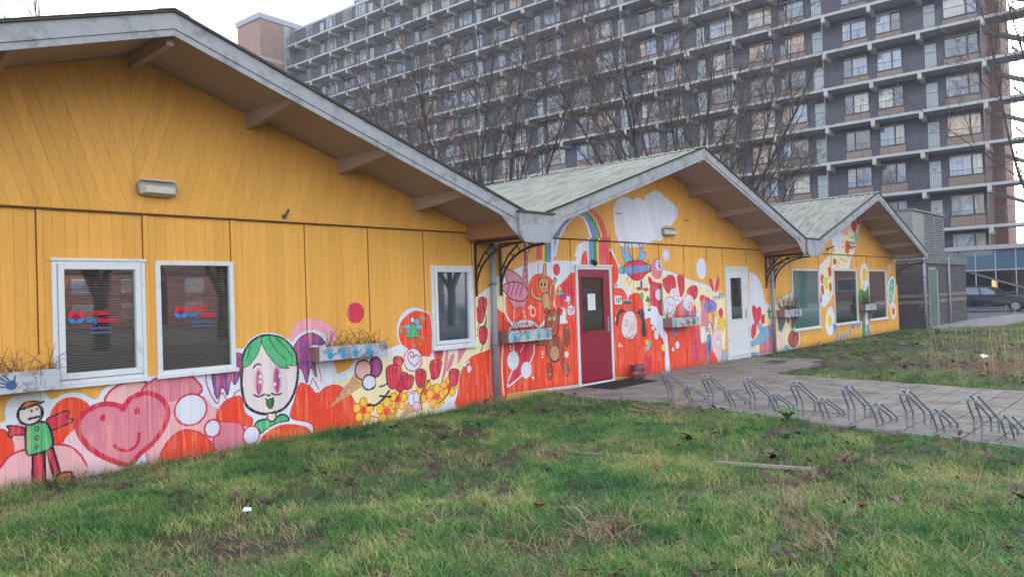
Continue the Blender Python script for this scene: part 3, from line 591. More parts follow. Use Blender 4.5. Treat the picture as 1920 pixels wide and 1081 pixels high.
["LC","k",0.6,[1186.2,214.3,1198.1,216.9,1197.3,204.4,1187.0,205.7]],
["L","c",1.5,[1217.9,197.0,1210.9,192.0,1215.1,188.9]],
["L","c",1.5,[1228.7,191.9,1219.4,185.6,1222.2,181.8]],
["E","w",1291.5,218.5,3.8,2.9,"k",1],
["Q","y",[1302.5,219.1,1310.9,213.1,1299.6,211.2]],
["L","g2",1,[1284.0,226.7,1289.1,233.3,1292.5,226.8,1296.4,234.7]],
["E","P2",1321.7,214.0,21.6,20.6,"c",1],
["E","w",1329.6,222.0,11.9,11.1,"",2],
["L","k",1.5,[1331.6,215.4,1332.4,227.3,1326.4,226.5,1327.0,220.6,1332.0,221.2]],
["E","w",1359.6,243.0,13.8,14.6,"",2],
["E","w",1359.6,243.0,10.7,11.9,"c",1],
["E","B",1262.3,182.8,4.2,8.2,"k",0.6],
["E","c2",1254.8,174.4,11.9,3.1,"k",0.6],
["E","c2",1278.0,172.3,9.4,3.6,"k",0.6],
["E","gr",1262.6,159.7,6.4,7.2,"k",0.6],
["E","g",1283.6,150.7,8.6,3.6,"k",0.6],
["E","y",1288.7,142.2,5.7,4.2,"k",0.6],
["E","g",1283.9,155.3,3.8,3.7,"k",0.6],
["E","g",1297.0,136.8,4.8,4.2,"k",0.6],
["E","g",1289.4,131.3,7.6,2.6,"k",0.6],
["E","y",1306.2,130.0,9.7,2.4,"k",0.6],
["E","y",1298.4,122.4,4.8,4.7,"k",0.6],
["E","w",1278.4,179.3,4.7,5.2,"k",0.6],
["S","K",[1168.9,106.5,1171.9,121.0,1181.1,133.0,1194.3,136.2,1202.6,129.7,1191.6,127.7,1182.7,123.1,1175.2,106.2]],
["S","K",[1241.1,125.8,1254.4,133.5,1265.9,131.3,1269.6,117.1,1274.2,80.8,1257.9,81.7,1256.4,107.4,1249.1,123.0]],
["S","s",[1187.7,100.7,1193.3,120.2,1209.2,130.8,1231.3,128.7,1240.0,108.1,1237.7,88.0,1223.5,76.2,1201.5,78.8,1188.2,88.3]],
["LC","k",1.4,[1187.7,100.7,1193.3,120.2,1209.2,130.8,1231.3,128.7,1240.0,108.1,1237.7,88.0,1223.5,76.2,1201.5,78.8,1188.2,88.3]],
["E","s",1205.6,108.2,4.8,6.0,"h",1],
["E","s",1225.0,100.8,4.5,5.5,"h",1],
["E","s",1214.7,92.3,2.7,2.8,"c",1],
["L","c",1.6,[1202.0,86.3,1206.0,81.0,1217.0,79.6,1228.5,85.5]],
["L","c2",1.3,[1176.0,84.1,1201.1,72.6,1236.8,74.1,1269.4,78.5]],
["L","c2",1.3,[1198.9,72.8,1193.5,55.8,1188.9,16.7]],
["L","c2",1.3,[1229.8,70.8,1216.0,29.2]],
["E","w",1298.9,93.4,4.8,4.4,"",2],
["E","w",1307.3,96.1,2.9,3.1,"",2],
["E","w",1311.5,79.9,8.8,11.0,"h",0.6],
["E","w",1178.3,66.8,3.0,3.0,"",2],
["E","w",1180.2,70.3,2.1,1.9,"",2],
["E","w",1185.9,65.0,2.6,2.4,"",2],
["E","w",1168.7,117.5,2.5,5.4,"c",1],
["E","c2",1271.7,21.8,19.6,19.2,"",2],
["E","c2",1340.0,47.7,13.5,16.4,"h",0.6],
["E","y",1338.2,51.5,10.5,8.4,"",2],
["E","y",1275.6,66.5,6.1,5.2,"",2],
["E","bl",1281.3,59.7,6.1,5.1,"",2],
["E","gr",1287.3,64.5,6.1,5.1,"",2],
["E","bl",1277.2,54.8,6.1,5.1,"",2],
["E","t",1270.0,52.7,6.1,5.1,"",2],
["S","c2",[1296.5,184.5,1320.1,185.4,1337.6,179.9,1337.4,147.7,1340.1,128.3,1331.3,117.9,1316.2,129.2,1293.5,140.4]],
["LC","h",0.6,[1296.5,184.5,1320.1,185.4,1337.6,179.9,1337.4,147.7,1340.1,128.3,1331.3,117.9,1316.2,129.2,1293.5,140.4]],
["S","c2",[1287.7,197.2,1297.3,196.1,1304.4,186.6,1296.2,180.3,1289.0,186.7]],
["E","w",1325.5,160.8,13.5,12.3,"c",1],
["S","r",[1333.3,175.7,1354.8,164.6,1365.3,138.3,1343.7,121.8,1336.8,139.2]],
["L","pp",1,[1299.2,178.2,1299.3,167.7]],
["L","pp",1,[1304.6,178.1,1304.7,167.6]],
["L","pp",1,[1310.1,178.1,1310.2,167.5]],
["L","pp",1,[1315.6,178.0,1315.7,167.4]],
["L","pp",1,[1321.1,178.0,1321.2,167.3]],
["Q","w",[1293.5,140.4,1316.6,135.5,1334.2,100.7,1352.9,78.2,1362.7,43.0,1359.8,2.1,1339.5,4.0,1342.5,46.6,1332.1,70.9,1306.2,97.8,1291.0,102.8]],
["Q","w",[1437.8,194.7,1533.3,178.1,1605.9,155.6,1615.8,150.5,1614.3,131.1,1535.4,142.8,1435.0,156.5]],
["Q","w",[1344.0,213.3,1391.0,205.8,1437.8,194.7,1437.1,185.7,1343.0,199.3]],
["Q","cr",[1343.3,203.6,1437.3,188.0,1537.4,168.6,1616.0,152.9,1605.9,27.4,1527.7,44.8,1431.2,105.1,1336.8,109.2]],
["S","c2",[1342.6,192.8,1357.0,196.0,1363.5,200.3,1378.1,201.4,1392.4,194.8,1395.3,177.2,1375.5,164.3,1358.9,164.5,1343.7,179.9]],
["LC","h",0.9,[1342.6,192.8,1357.0,196.0,1363.5,200.3,1378.1,201.4,1392.4,194.8,1395.3,177.2,1375.5,164.3,1358.9,164.5,1343.7,179.9]],
["L","h",0.9,[1387.8,190.4,1386.5,188.4,1383.9,186.9,1380.5,186.0,1377.0,185.9,1373.9,186.5,1371.6,187.6,1370.4,189.0,1370.4,190.5,1371.4,191.8,1373.2,192.8,1375.4,193.2,1377.5,193.2,1379.3,192.8,1380.5,192.1,1381.0,191.3,1380.8,190.5,1380.1,189.9,1379.1,189.5,1378.1,189.4,1377.3,189.6,1376.8,189.9,1376.7,190.2,1376.9,190.4]],
["L","h",0.9,[1359.8,188.4,1358.8,187.0,1357.0,185.9,1354.6,185.3,1352.2,185.2,1350.0,185.6,1348.4,186.4,1347.5,187.4,1347.5,188.5,1348.2,189.4,1349.5,190.1,1351.0,190.4,1352.5,190.4,1353.8,190.1,1354.7,189.6,1355.0,189.0,1354.9,188.4,1354.4,188.0,1353.7,187.7,1352.9,187.7,1352.4,187.8,1352.0,188.0,1352.0,188.2,1352.1,188.4]],
["S","c2",[1401.0,197.0,1414.3,202.6,1429.1,197.0,1430.0,179.0,1426.7,163.4,1413.0,154.7,1405.8,174.8]],
["LC","h",0.9,[1401.0,197.0,1414.3,202.6,1429.1,197.0,1430.0,179.0,1426.7,163.4,1413.0,154.7,1405.8,174.8]],
["L","h",1,[1425.9,194.7,1423.8,192.0,1419.4,190.2,1414.2,189.7,1409.6,190.6,1406.8,192.5,1406.2,194.8,1407.9,196.8,1411.1,198.1,1414.9,198.4,1418.1,197.7,1420.0,196.3,1420.2,194.8,1419.0,193.4,1416.8,192.7,1414.4,192.6,1412.6,193.1,1411.7,193.9,1411.8,194.8,1412.6,195.4,1413.7,195.6,1414.7,195.5,1415.1,195.2,1415.0,194.9]],
["L","h",1,[1427.1,175.7,1425.8,173.8,1423.2,172.4,1419.8,171.7,1416.4,171.8,1413.5,172.5,1411.6,173.7,1410.9,175.2,1411.4,176.6,1412.9,177.7,1415.0,178.3,1417.2,178.5,1419.2,178.1,1420.6,177.5,1421.3,176.6,1421.1,175.8,1420.4,175.1,1419.3,174.7,1418.2,174.6,1417.3,174.8,1416.7,175.1,1416.6,175.5,1416.8,175.7,1417.2,175.9]],
["S","c2",[1440.2,167.7,1451.8,174.3,1463.3,177.6,1481.5,177.4,1488.6,167.0,1479.5,151.1,1461.0,146.9,1443.8,156.4]],
["LC","h",0.9,[1440.2,167.7,1451.8,174.3,1463.3,177.6,1481.5,177.4,1488.6,167.0,1479.5,151.1,1461.0,146.9,1443.8,156.4]],
["L","h",1,[1485.2,171.2,1483.1,168.5,1478.9,166.9,1473.8,166.5,1469.3,167.4,1466.5,169.2,1466.0,171.4,1467.6,173.3,1470.8,174.5,1474.4,174.7,1477.6,174.0,1479.4,172.7,1479.7,171.2,1478.4,170.0,1476.3,169.3,1474.0,169.2,1472.2,169.7,1471.4,170.5,1471.5,171.3,1472.3,171.9,1473.3,172.1,1474.2,172.0,1474.7,171.7,1474.6,171.4]],
["S","w",[1369.4,166.5,1384.5,174.0,1401.2,170.5,1398.0,155.1,1374.8,155.5]],
["LC","c",0.8,[1369.4,166.5,1384.5,174.0,1401.2,170.5,1398.0,155.1,1374.8,155.5]],
["L","c",0.8,[1396.7,167.2,1395.9,166.0,1394.4,165.0,1392.4,164.3,1390.2,164.1,1388.1,164.2,1386.3,164.7,1385.1,165.5,1384.4,166.3,1384.4,167.2,1384.9,168.0,1385.8,168.6,1387.0,169.0,1388.3,169.1,1389.4,169.0,1390.3,168.7,1390.9,168.3,1391.1,167.9,1391.0,167.5,1390.7,167.2,1390.2,167.0,1389.7,167.0,1389.3,167.0,1389.1,167.2]],
["S","w",[1385.3,155.3,1400.3,157.2,1417.2,152.4,1413.9,136.9,1389.9,131.0]],
["LC","c",0.8,[1385.3,155.3,1400.3,157.2,1417.2,152.4,1413.9,136.9,1389.9,131.0]],
["L","c",0.8,[1409.2,149.3,1408.2,147.9,1406.5,146.8,1404.3,146.1,1401.8,145.8,1399.5,146.0,1397.5,146.6,1396.1,147.4,1395.3,148.4,1395.3,149.4,1395.8,150.3,1396.9,150.9,1398.2,151.3,1399.6,151.4,1400.9,151.3,1401.9,151.0,1402.6,150.5,1402.8,150.0,1402.7,149.6,1402.3,149.3,1401.8,149.1,1401.3,149.0,1400.8,149.1,1400.6,149.3]],
["Q","r",[1390.1,133.2,1430.2,152.1,1473.8,135.2,1488.7,88.8,1388.2,106.9]],
["S","P2",[1402.3,126.2,1421.2,147.9,1468.7,128.5,1476.6,112.2,1414.3,113.6]],
["LC","c",0.8,[1402.3,126.2,1421.2,147.9,1468.7,128.5,1476.6,112.2,1414.3,113.6]],
["E","w",1367.1,133.9,24.8,21.7,"c",1.2],
["L","c",1.2,[1361.9,118.9,1354.9,136.5,1359.5,143.9,1368.8,140.4,1365.2,136.2]],
["L","c",1.2,[1361.9,118.9,1379.1,127.0,1379.9,137.9,1369.5,139.3]],
["E","w",1446.2,140.5,24.0,18.5,"c",1],
["E","p",1451.2,135.9,9.8,7.9,"c",0.8],
["E","w",1451.0,144.9,6.7,4.5,"c",0.8],
["S","P3",[1495.7,150.7,1507.8,156.3,1528.7,150.0,1534.5,131.1,1526.2,86.9,1510.6,69.1,1495.6,88.4,1500.9,127.5]],
["LC","c",0.8,[1495.7,150.7,1507.8,156.3,1528.7,150.0,1534.5,131.1,1526.2,86.9,1510.6,69.1,1495.6,88.4,1500.9,127.5]],
["S","c2",[1495.8,151.9,1507.9,156.9,1517.1,153.7,1511.7,145.7,1497.6,144.9]],
["S","c2",[1519.3,151.4,1535.9,149.8,1535.4,142.8,1521.0,143.2]],
["S","v2",[1515.2,129.3,1528.1,141.8,1555.0,144.7,1572.3,132.3,1562.5,116.0,1533.1,113.5]],
["LC","B",0.8,[1515.2,129.3,1528.1,141.8,1555.0,144.7,1572.3,132.3,1562.5,116.0,1533.1,113.5]],
["L","B",0.8,[1556.2,129.3,1554.2,126.7,1550.2,125.1,1545.3,124.5,1540.5,125.1,1537.0,126.6,1535.3,128.5,1535.6,130.5,1537.7,132.1,1540.8,133.0,1544.3,133.1,1547.2,132.4,1549.1,131.2,1549.6,129.9,1548.8,128.7,1547.1,128.0,1545.1,127.7,1543.3,128.0,1542.1,128.5,1541.7,129.1,1542.0,129.7,1542.7,130.0,1543.5,130.0,1544.0,129.9]],
["S","P3",[1509.2,113.3,1523.6,115.1,1531.0,86.7,1515.3,68.9,1504.6,83.4]],
["S","y",[1530.8,114.8,1547.6,113.0,1543.8,95.5,1531.5,93.7]],
["S","P3",[1547.7,114.2,1562.4,113.6,1555.8,80.7,1547.2,76.5]],
["S","c2",[1581.1,117.7,1591.8,125.0,1601.8,117.0,1596.7,103.9,1586.4,101.9]],
["LC","h",0.8,[1581.1,117.7,1591.8,125.0,1601.8,117.0,1596.7,103.9,1586.4,101.9]],
["Q","w",[1477.1,119.1,1495.4,116.1,1491.0,88.7,1475.1,91.7]],
["E","y",1567.3,113.4,8.9,6.6,"t2",0.8],
["E","y",1581.8,95.0,9.1,6.6,"t2",0.8],
["E","y",1580.0,84.3,9.0,6.7,"t2",0.8],
["E","y",1596.2,97.9,9.2,6.7,"t2",0.8],
["E","y",1603.1,88.0,9.2,6.8,"t2",0.8],
["E","y",1594.7,78.7,9.1,6.7,"t2",0.8],
["L","y",1.5,[1481.7,118.9,1484.9,137.2]],
["L","y",1.5,[1487.2,118.7,1490.5,137.0]],
["L","y",1.5,[1493.2,118.5,1496.5,136.8]],
["Q","r",[1352.9,78.2,1333.9,96.4,1341.6,91.8,1489.0,93.4,1490.5,51.9,1518.4,47.7,1510.2,3.1,1425.7,0.4,1359.8,2.1]],
["Q","r",[1432.4,91.6,1491.3,93.3,1490.5,51.9,1518.4,47.7,1510.2,3.1,1425.7,0.4]],
["E","v2",1384.2,80.8,10.0,9.8,"",2],
["E","w",1392.0,53.1,8.5,8.3,"c",0.6],
["E","w",1373.7,45.2,4.6,4.8,"",2],
["S","P4",[1455.6,74.6,1474.4,82.6,1487.3,70.5,1497.0,14.6,1469.4,15.7,1447.1,21.0]],
["LC","c",0.8,[1455.6,74.6,1474.4,82.6,1487.3,70.5,1497.0,14.6,1469.4,15.7,1447.1,21.0]],
["L","c",0.9,[1469.0,71.5,1460.6,19.9]],
["L","c",0.9,[1480.0,66.3,1478.7,18.4]],
["L","c",1,[1446.5,72.8,1452.4,61.2,1443.6,3.3]],
["L","c",1,[1488.3,84.2,1474.2,80.4,1432.9,69.1]],
["S","w",[1495.3,83.9,1512.0,87.6,1515.6,73.5,1506.8,50.8,1494.3,52.8]],
["LC","c",0.8,[1495.3,83.9,1512.0,87.6,1515.6,73.5,1506.8,50.8,1494.3,52.8]],
["Q","B2",[1522.4,68.5,1541.6,67.4,1538.1,53.5,1530.1,1.4,1524.4,1.9,1519.0,54.7]],
["Q","B",[1516.4,52.5,1522.6,52.1,1518.7,2.4,1512.6,2.9]],
["Q","B",[1528.3,51.8,1535.0,51.3,1531.1,1.3,1524.4,1.9]],
["E","s",1534.7,84.2,9.1,11.2,"k",1.4],
["L","k",2.5,[1543.6,93.1,1548.8,78.7,1547.2,57.6]],
["L","c",1,[1530.5,79.7,1535.1,77.1]],
["S","q",[1543.6,62.5,1569.6,80.0,1586.1,67.2,1587.9,26.3,1583.3,0.4,1565.8,0.7,1545.9,29.4]],
["LC","c",1,[1543.6,62.5,1569.6,80.0,1586.1,67.2,1587.9,26.3,1583.3,0.4,1565.8,0.7,1545.9,29.4]],
["S","r",[1531.5,30.5,1545.7,27.1,1561.9,14.0,1565.8,0.7,1529.2,1.5]],
["E","w",1571.9,45.4,10.4,10.9,"c",1.2],
["E","w",1582.4,58.5,5.5,5.2,"c",0.8],
["E","w",1511.7,84.2,3.8,3.4,"k",0.6],
["Q","bl",[1590.6,28.5,1610.6,22.2,1608.7,-0.6,1588.3,-0.1]],
["E","w",1603.2,7.1,3.6,4.3,"c",0.4],
["E","w",1507.7,215.9,22.6,24.4,"",2],
["S","c2",[1542.2,193.3,1553.7,190.9,1562.7,168.3,1558.9,163.6,1545.4,177.9]],
["S","c2",[1586.6,199.2,1588.6,179.9,1576.3,164.5,1566.3,163.5,1571.6,180.1]],
["L","w",3,[1565.0,196.8,1564.8,163.5]],
["L","c",0.8,[1565.0,196.8,1563.2,199.2]],
["Q","k2",[1555.6,153.0,1591.4,152.2,1590.9,145.5,1555.1,146.3]],
["Q","w",[1746.9,208.7,1768.3,207.1,1793.0,197.5,1813.6,177.9,1825.7,145.0,1831.9,129.3,1901.7,123.2,1902.6,133.3,1996.2,155.4,2004.8,155.2,1988.9,-7.9,1736.1,1.7,1736.1,42.7]],
["Q","cr",[1762.4,57.0,1830.9,118.7,1881.3,118.8,1901.7,123.2,1956.6,140.5,1999.8,148.3,1986.3,9.6,1942.7,-4.5,1787.2,7.3,1751.1,10.0]],
["E","P2",1859.4,51.5,29.0,23.0,"",2],
["Q","P2",[1788.9,26.5,1874.1,40.7,1878.5,2.1,1786.8,2.5]],
["S","q",[1907.1,52.2,1930.2,37.3,1943.4,2.3,1902.7,5.3]],
["S","c2",[1753.0,114.8,1757.4,124.2,1770.3,127.0,1782.4,118.6,1791.9,123.1,1804.7,120.3,1808.1,108.0,1794.0,84.3,1775.2,78.7,1761.6,89.0]],
["LC","w",1.6,[1753.0,114.8,1757.4,124.2,1770.3,127.0,1782.4,118.6,1791.9,123.1,1804.7,120.3,1808.1,108.0,1794.0,84.3,1775.2,78.7,1761.6,89.0]],
["S","c2",[1753.4,78.2,1775.5,81.9,1773.5,59.6,1757.6,43.0,1745.5,48.5,1745.2,65.9]],
["E","c2",1813.2,89.9,12.8,13.0,"w",1],
["S","bl",[1737.3,36.3,1760.9,39.6,1791.5,55.4,1818.8,68.5,1843.6,68.9,1844.9,62.2,1857.5,51.6,1834.9,36.5,1811.6,29.8,1767.1,28.0,1745.1,23.2]],
["LC","B",1.4,[1737.3,36.3,1760.9,39.6,1791.5,55.4,1818.8,68.5,1843.6,68.9,1844.9,62.2,1857.5,51.6,1834.9,36.5,1811.6,29.8,1767.1,28.0,1745.1,23.2]],
["S","bl",[1778.8,78.6,1793.7,80.3,1811.5,70.5,1795.7,61.6]],
["LC","B",1.2,[1778.8,78.6,1793.7,80.3,1811.5,70.5,1795.7,61.6]],
["L","B",1,[1822.7,27.5,1826.0,22.3,1818.3,21.2]],
["S","g",[1850.2,119.7,1855.2,111.3,1872.6,109.9,1858.3,102.9,1862.6,86.2,1847.9,95.1,1845.5,90.2,1846.7,103.3,1837.5,107.0,1847.3,109.9]],
["LC","g2",0.6,[1850.2,119.7,1855.2,111.3,1872.6,109.9,1858.3,102.9,1862.6,86.2,1847.9,95.1,1845.5,90.2,1846.7,103.3,1837.5,107.0,1847.3,109.9]],
["Q","B2",[1906.6,133.2,1929.4,115.6,1933.1,112.1,1909.2,117.9]],
["E","q",1952.1,128.6,6.6,7.7,"c",0.8],
["E","w",1982.4,133.0,6.0,5.5,"g2",0.8],
["Q","y",[1937.6,115.3,1967.5,123.0,1992.1,113.6,1962.1,111.1]],
["L","v",3,[1937.4,113.6,1971.4,119.5]],
["Q","B2",[1922.7,88.6,1968.3,87.6,1950.4,75.5,1927.0,47.7,1919.1,49.8]],
["E","c2",1969.5,78.1,6.8,6.9,"",2],
["E","o",1913.7,78.9,8.9,9.2,"",2],
["E","w",2003.2,27.6,45.3,26.9,"",2],
["E","b2",2001.0,27.8,37.9,23.9,"h",0.8],
["S","bl",[1935.1,2.9,1953.1,17.0,1972.9,3.6]],
["Q","bl",[1736.9,11.1,1779.9,7.9,1779.1,-1.7,1736.1,1.7]],
["Q","w",[2208.8,230.3,2301.4,264.9,2355.8,288.8,2441.1,373.3,2511.3,393.1,2571.2,400.7,2580.8,380.9,2457.0,221.1,2317.0,220.1,2308.3,141.6,2244.1,106.2,2206.2,114.6,2206.9,212.2]],
["Q","cr",[2222.5,223.2,2321.5,261.5,2449.1,346.3,2498.8,384.4,2567.8,392.4,2552.3,342.9,2435.5,228.7,2317.4,223.9,2304.8,156.6,2267.1,135.0,2221.2,165.0]],
["E","w",2353.1,311.5,47.5,36.2,"",2],
["E","p",2426.8,345.3,22.1,19.5,"pp",0.8],
["E","w",2236.7,128.3,29.3,21.8,"",2],
["S","w",[2239.4,62.5,2263.5,101.9,2299.1,104.5,2310.7,70.5,2301.5,33.6,2274.6,20.3,2246.1,33.0]],
["S","w2",[2247.3,62.2,2267.7,94.4,2295.2,97.2,2302.5,70.8,2291.4,34.2,2270.5,27.9]],
["E","y",2273.5,65.4,18.0,19.1,"",2],
["E","c2",2509.9,361.1,25.6,20.1,"h",1],
["E","c2",2504.4,382.7,16.2,10.1,"h",1],
["E","c2",2554.5,381.5,14.4,14.3,"h",1],
["E","c2",2335.0,242.9,14.6,9.5,"h",1],
["E","c2",2290.6,212.5,13.2,14.9,"h",1],
["E","c2",2228.7,190.4,13.6,14.5,"h",1],
["E","c2",2226.2,157.7,11.7,15.2,"h",1],
["E","c2",2210.0,132.6,7.7,13.7,"h",1],
["E","c2",2290.6,166.1,11.2,13.4,"h",1],
["L","c",1,[2421.2,306.2,2419.1,304.0,2414.9,302.3,2409.5,301.3,2404.1,301.2,2399.4,301.8,2396.4,303.0,2395.3,304.6,2396.1,306.1,2398.4,307.4,2401.8,308.3,2405.4,308.6,2408.6,308.4,2410.8,307.7,2411.8,306.8,2411.6,305.9,2410.5,305.1,2408.7,304.6,2406.9,304.5,2405.4,304.6,2404.5,304.9,2404.3,305.3,2404.6,305.6,2405.3,305.7]],
["L","c",1,[2422.5,249.9,2420.3,247.8,2416.1,246.2,2410.8,245.3,2405.3,245.2,2400.7,245.9,2397.6,247.2,2396.5,248.7,2397.3,250.3,2399.7,251.6,2403.0,252.4,2406.6,252.6,2409.8,252.3,2412.0,251.6,2413.1,250.7,2412.9,249.8,2411.7,249.0,2410.0,248.6,2408.2,248.4,2406.7,248.6,2405.8,248.9,2405.5,249.3,2405.9,249.6,2406.5,249.7]],
["L","c",1,[2451.0,246.5,2449.1,244.6,2445.4,243.2,2440.7,242.4,2435.9,242.4,2431.9,243.0,2429.2,244.1,2428.2,245.5,2428.9,246.8,2431.0,247.9,2433.9,248.6,2437.1,248.8,2439.9,248.5,2441.8,247.9,2442.7,247.1,2442.6,246.4,2441.5,245.7,2440.0,245.3,2438.5,245.2,2437.1,245.3,2436.4,245.6,2436.2,245.9,2436.5,246.2,2437.0,246.3]],
["L","c",1,[2469.9,264.5,2468.0,262.6,2464.3,261.2,2459.6,260.4,2454.7,260.3,2450.7,260.9,2448.0,262.0,2447.0,263.3,2447.7,264.7,2449.8,265.8,2452.7,266.5,2455.9,266.7,2458.7,266.5,2460.7,265.9,2461.6,265.1,2461.5,264.3,2460.4,263.7,2458.9,263.2,2457.3,263.1,2456.0,263.2,2455.2,263.5,2455.0,263.8,2455.3,264.1,2455.8,264.2]],
["L","c",1,[2411.8,290.4,2409.9,288.6,2406.3,287.1,2401.8,286.3,2397.1,286.2,2393.2,286.7,2390.6,287.8,2389.6,289.1,2390.3,290.4,2392.3,291.6,2395.2,292.3,2398.2,292.5,2401.0,292.3,2402.9,291.7,2403.8,291.0,2403.6,290.2,2402.6,289.5,2401.1,289.1,2399.6,289.0,2398.3,289.1,2397.5,289.3,2397.3,289.7,2397.6,289.9,2398.2,290.1]],
["L","c",1,[2489.9,288.7,2487.9,286.8,2484.2,285.3,2479.4,284.4,2474.5,284.3,2470.3,284.9,2467.6,286.0,2466.6,287.3,2467.3,288.7,2469.4,289.8,2472.4,290.6,2475.7,290.8,2478.5,290.6,2480.5,290.0,2481.4,289.2,2481.3,288.4,2480.2,287.8,2478.7,287.3,2477.1,287.2,2475.7,287.3,2474.9,287.6,2474.7,287.9,2475.0,288.2,2475.6,288.3]],
["L","c",1,[2453.3,334.7,2451.8,333.2,2448.7,331.9,2444.8,331.1,2440.8,331.0,2437.4,331.4,2435.2,332.3,2434.3,333.4,2434.9,334.5,2436.7,335.5,2439.1,336.1,2441.7,336.4,2444.1,336.2,2445.7,335.8,2446.5,335.1,2446.3,334.5,2445.5,333.9,2444.2,333.5,2442.9,333.4,2441.8,333.5,2441.1,333.7,2441.0,333.9,2441.2,334.2,2441.7,334.3]],
["L","c",1,[2459.3,260.3,2458.0,259.1,2455.6,258.1,2452.4,257.6,2449.2,257.6,2446.5,258.0,2444.7,258.7,2444.0,259.6,2444.5,260.5,2445.9,261.2,2447.9,261.7,2450.0,261.9,2451.9,261.7,2453.2,261.3,2453.8,260.8,2453.7,260.2,2453.0,259.8,2452.0,259.5,2450.9,259.4,2450.0,259.5,2449.5,259.7,2449.4,259.9,2449.6,260.1,2449.9,260.2]],
["S","r",[2421.9,302.4,2445.0,310.9,2465.7,295.9,2451.7,272.0,2420.5,271.3]],
["E","r",2441.9,303.0,17.9,8.6,"",2],
["E","bl",2522.0,325.6,16.5,15.3,"B",1],
["E","gr",2485.8,322.2,9.2,4.8,"",2],
["E","lime",2263.1,190.3,13.9,9.6,"",2],
["E","lime",2250.1,179.3,13.8,9.5,"",2],
["E","lime",2258.7,168.2,13.9,9.6,"",2],
["E","lime",2244.7,184.9,13.8,9.5,"",2],
["L","o",2,[2259.1,226.4,2274.3,219.9,2271.1,227.2]],
["L","o",2,[2285.3,237.8,2300.8,231.2,2297.5,238.7]],
["L","o",2,[2358.0,242.5,2374.3,235.8,2370.9,243.4]],
["L","o",2,[2373.6,258.0,2390.0,251.4,2386.5,259.0]],
["L","o",2,[2346.4,232.8,2362.6,226.2,2359.2,233.7]],
["L","h",1.2,[2293.7,193.9,2273.1,190.3]],
["L","h",1.5,[2294.2,153.0,2282.9,142.0,2267.5,138.6]],
["E","w",2602.9,201.5,41.8,40.2,"",2],
["E","y",2602.9,201.5,29.5,25.5,"",2],
["E","w",2602.8,160.5,36.9,24.5,"",2],
["Q","w",[2544.6,80.7,2629.8,77.6,2624.7,36.6,2571.7,6.8,2539.8,40.7]],
["L","g",5,[2544.4,217.6,2545.5,157.2]],
["L","g",5,[2602.4,217.9,2592.5,156.6]],
["L","g",5,[2670.8,243.4,2657.7,220.3]],
["L","g",5,[2634.8,168.4,2598.8,127.8]],
["E","y",2566.3,161.0,16.8,13.8,"",2],
["E","y",2631.8,143.7,12.5,16.5,"",2],
["S","g",[2534.6,145.3,2565.8,156.9,2601.3,148.3,2640.1,160.1,2633.9,110.5,2548.0,108.8,2524.8,113.4]],
["LC","g2",0.6,[2534.6,145.3,2565.8,156.9,2601.3,148.3,2640.1,160.1,2633.9,110.5,2548.0,108.8,2524.8,113.4]],
["Q","g",[2559.4,84.2,2593.3,83.0,2590.1,-2.5,2556.3,-0.4]],
["Q","t2",[2561.5,72.0,2591.8,70.9,2587.8,38.4,2557.4,37.9]],
["Q","t2",[2555.9,124.7,2587.5,136.2,2596.3,107.5,2554.0,108.6]],
["S","w",[2849.1,175.2,2895.1,197.2,2937.4,183.6,2921.4,120.9,2858.7,87.0,2848.0,113.7]],
["S","gr",[2861.0,157.5,2901.2,188.2,2921.4,174.7,2904.4,125.7,2860.2,98.0]],
["LC","g",1,[2861.0,157.5,2901.2,188.2,2921.4,174.7,2904.4,125.7,2860.2,98.0]],
["L","g",4,[2845.2,177.4,2896.5,207.0]],
["E","w",2903.0,72.2,35.0,31.0,"",2],
["E","cr",2903.0,72.2,26.2,26.7,"y",1],
["E","c2",2901.6,72.3,16.0,13.3,"",2],
["E","w",2890.9,166.0,7.2,5.4,"",2],
["E","w",2880.1,139.5,7.2,5.3,"",2],
["E","w",2893.4,130.4,7.2,5.3,"",2],
["E","w",2874.3,117.5,7.2,5.3,"",2],
["Q","B2",[2296.4,52.5,2314.2,55.4,2322.8,39.9,2306.0,27.8]],
["Q","B2",[2321.6,28.8,2339.5,29.7,2340.3,8.9,2326.8,9.7]],
["Q","B2",[2352.2,21.4,2368.1,20.5,2367.9,-0.4,2349.9,0.7]],
["Q","B2",[2383.9,17.6,2398.4,20.7,2398.8,5.3,2382.5,5.5]],
["Q","B2",[2406.0,20.2,2420.9,25.2,2426.4,5.5,2411.9,4.5]],
["Q","B2",[2429.3,30.5,2451.8,31.3,2455.3,13.5,2435.0,12.7]],
["Q","B2",[2459.0,44.6,2481.7,44.3,2480.3,31.8,2457.1,29.1]],
["Q","B2",[2499.1,44.7,2522.6,45.6,2521.4,35.6,2497.9,34.8]],
["Q","B2",[2528.9,49.3,2552.7,49.0,2548.3,32.3,2529.4,33.2]],
["Q","B2",[2597.6,37.9,2624.7,36.6,2632.6,-0.9,2601.9,3.0]]]
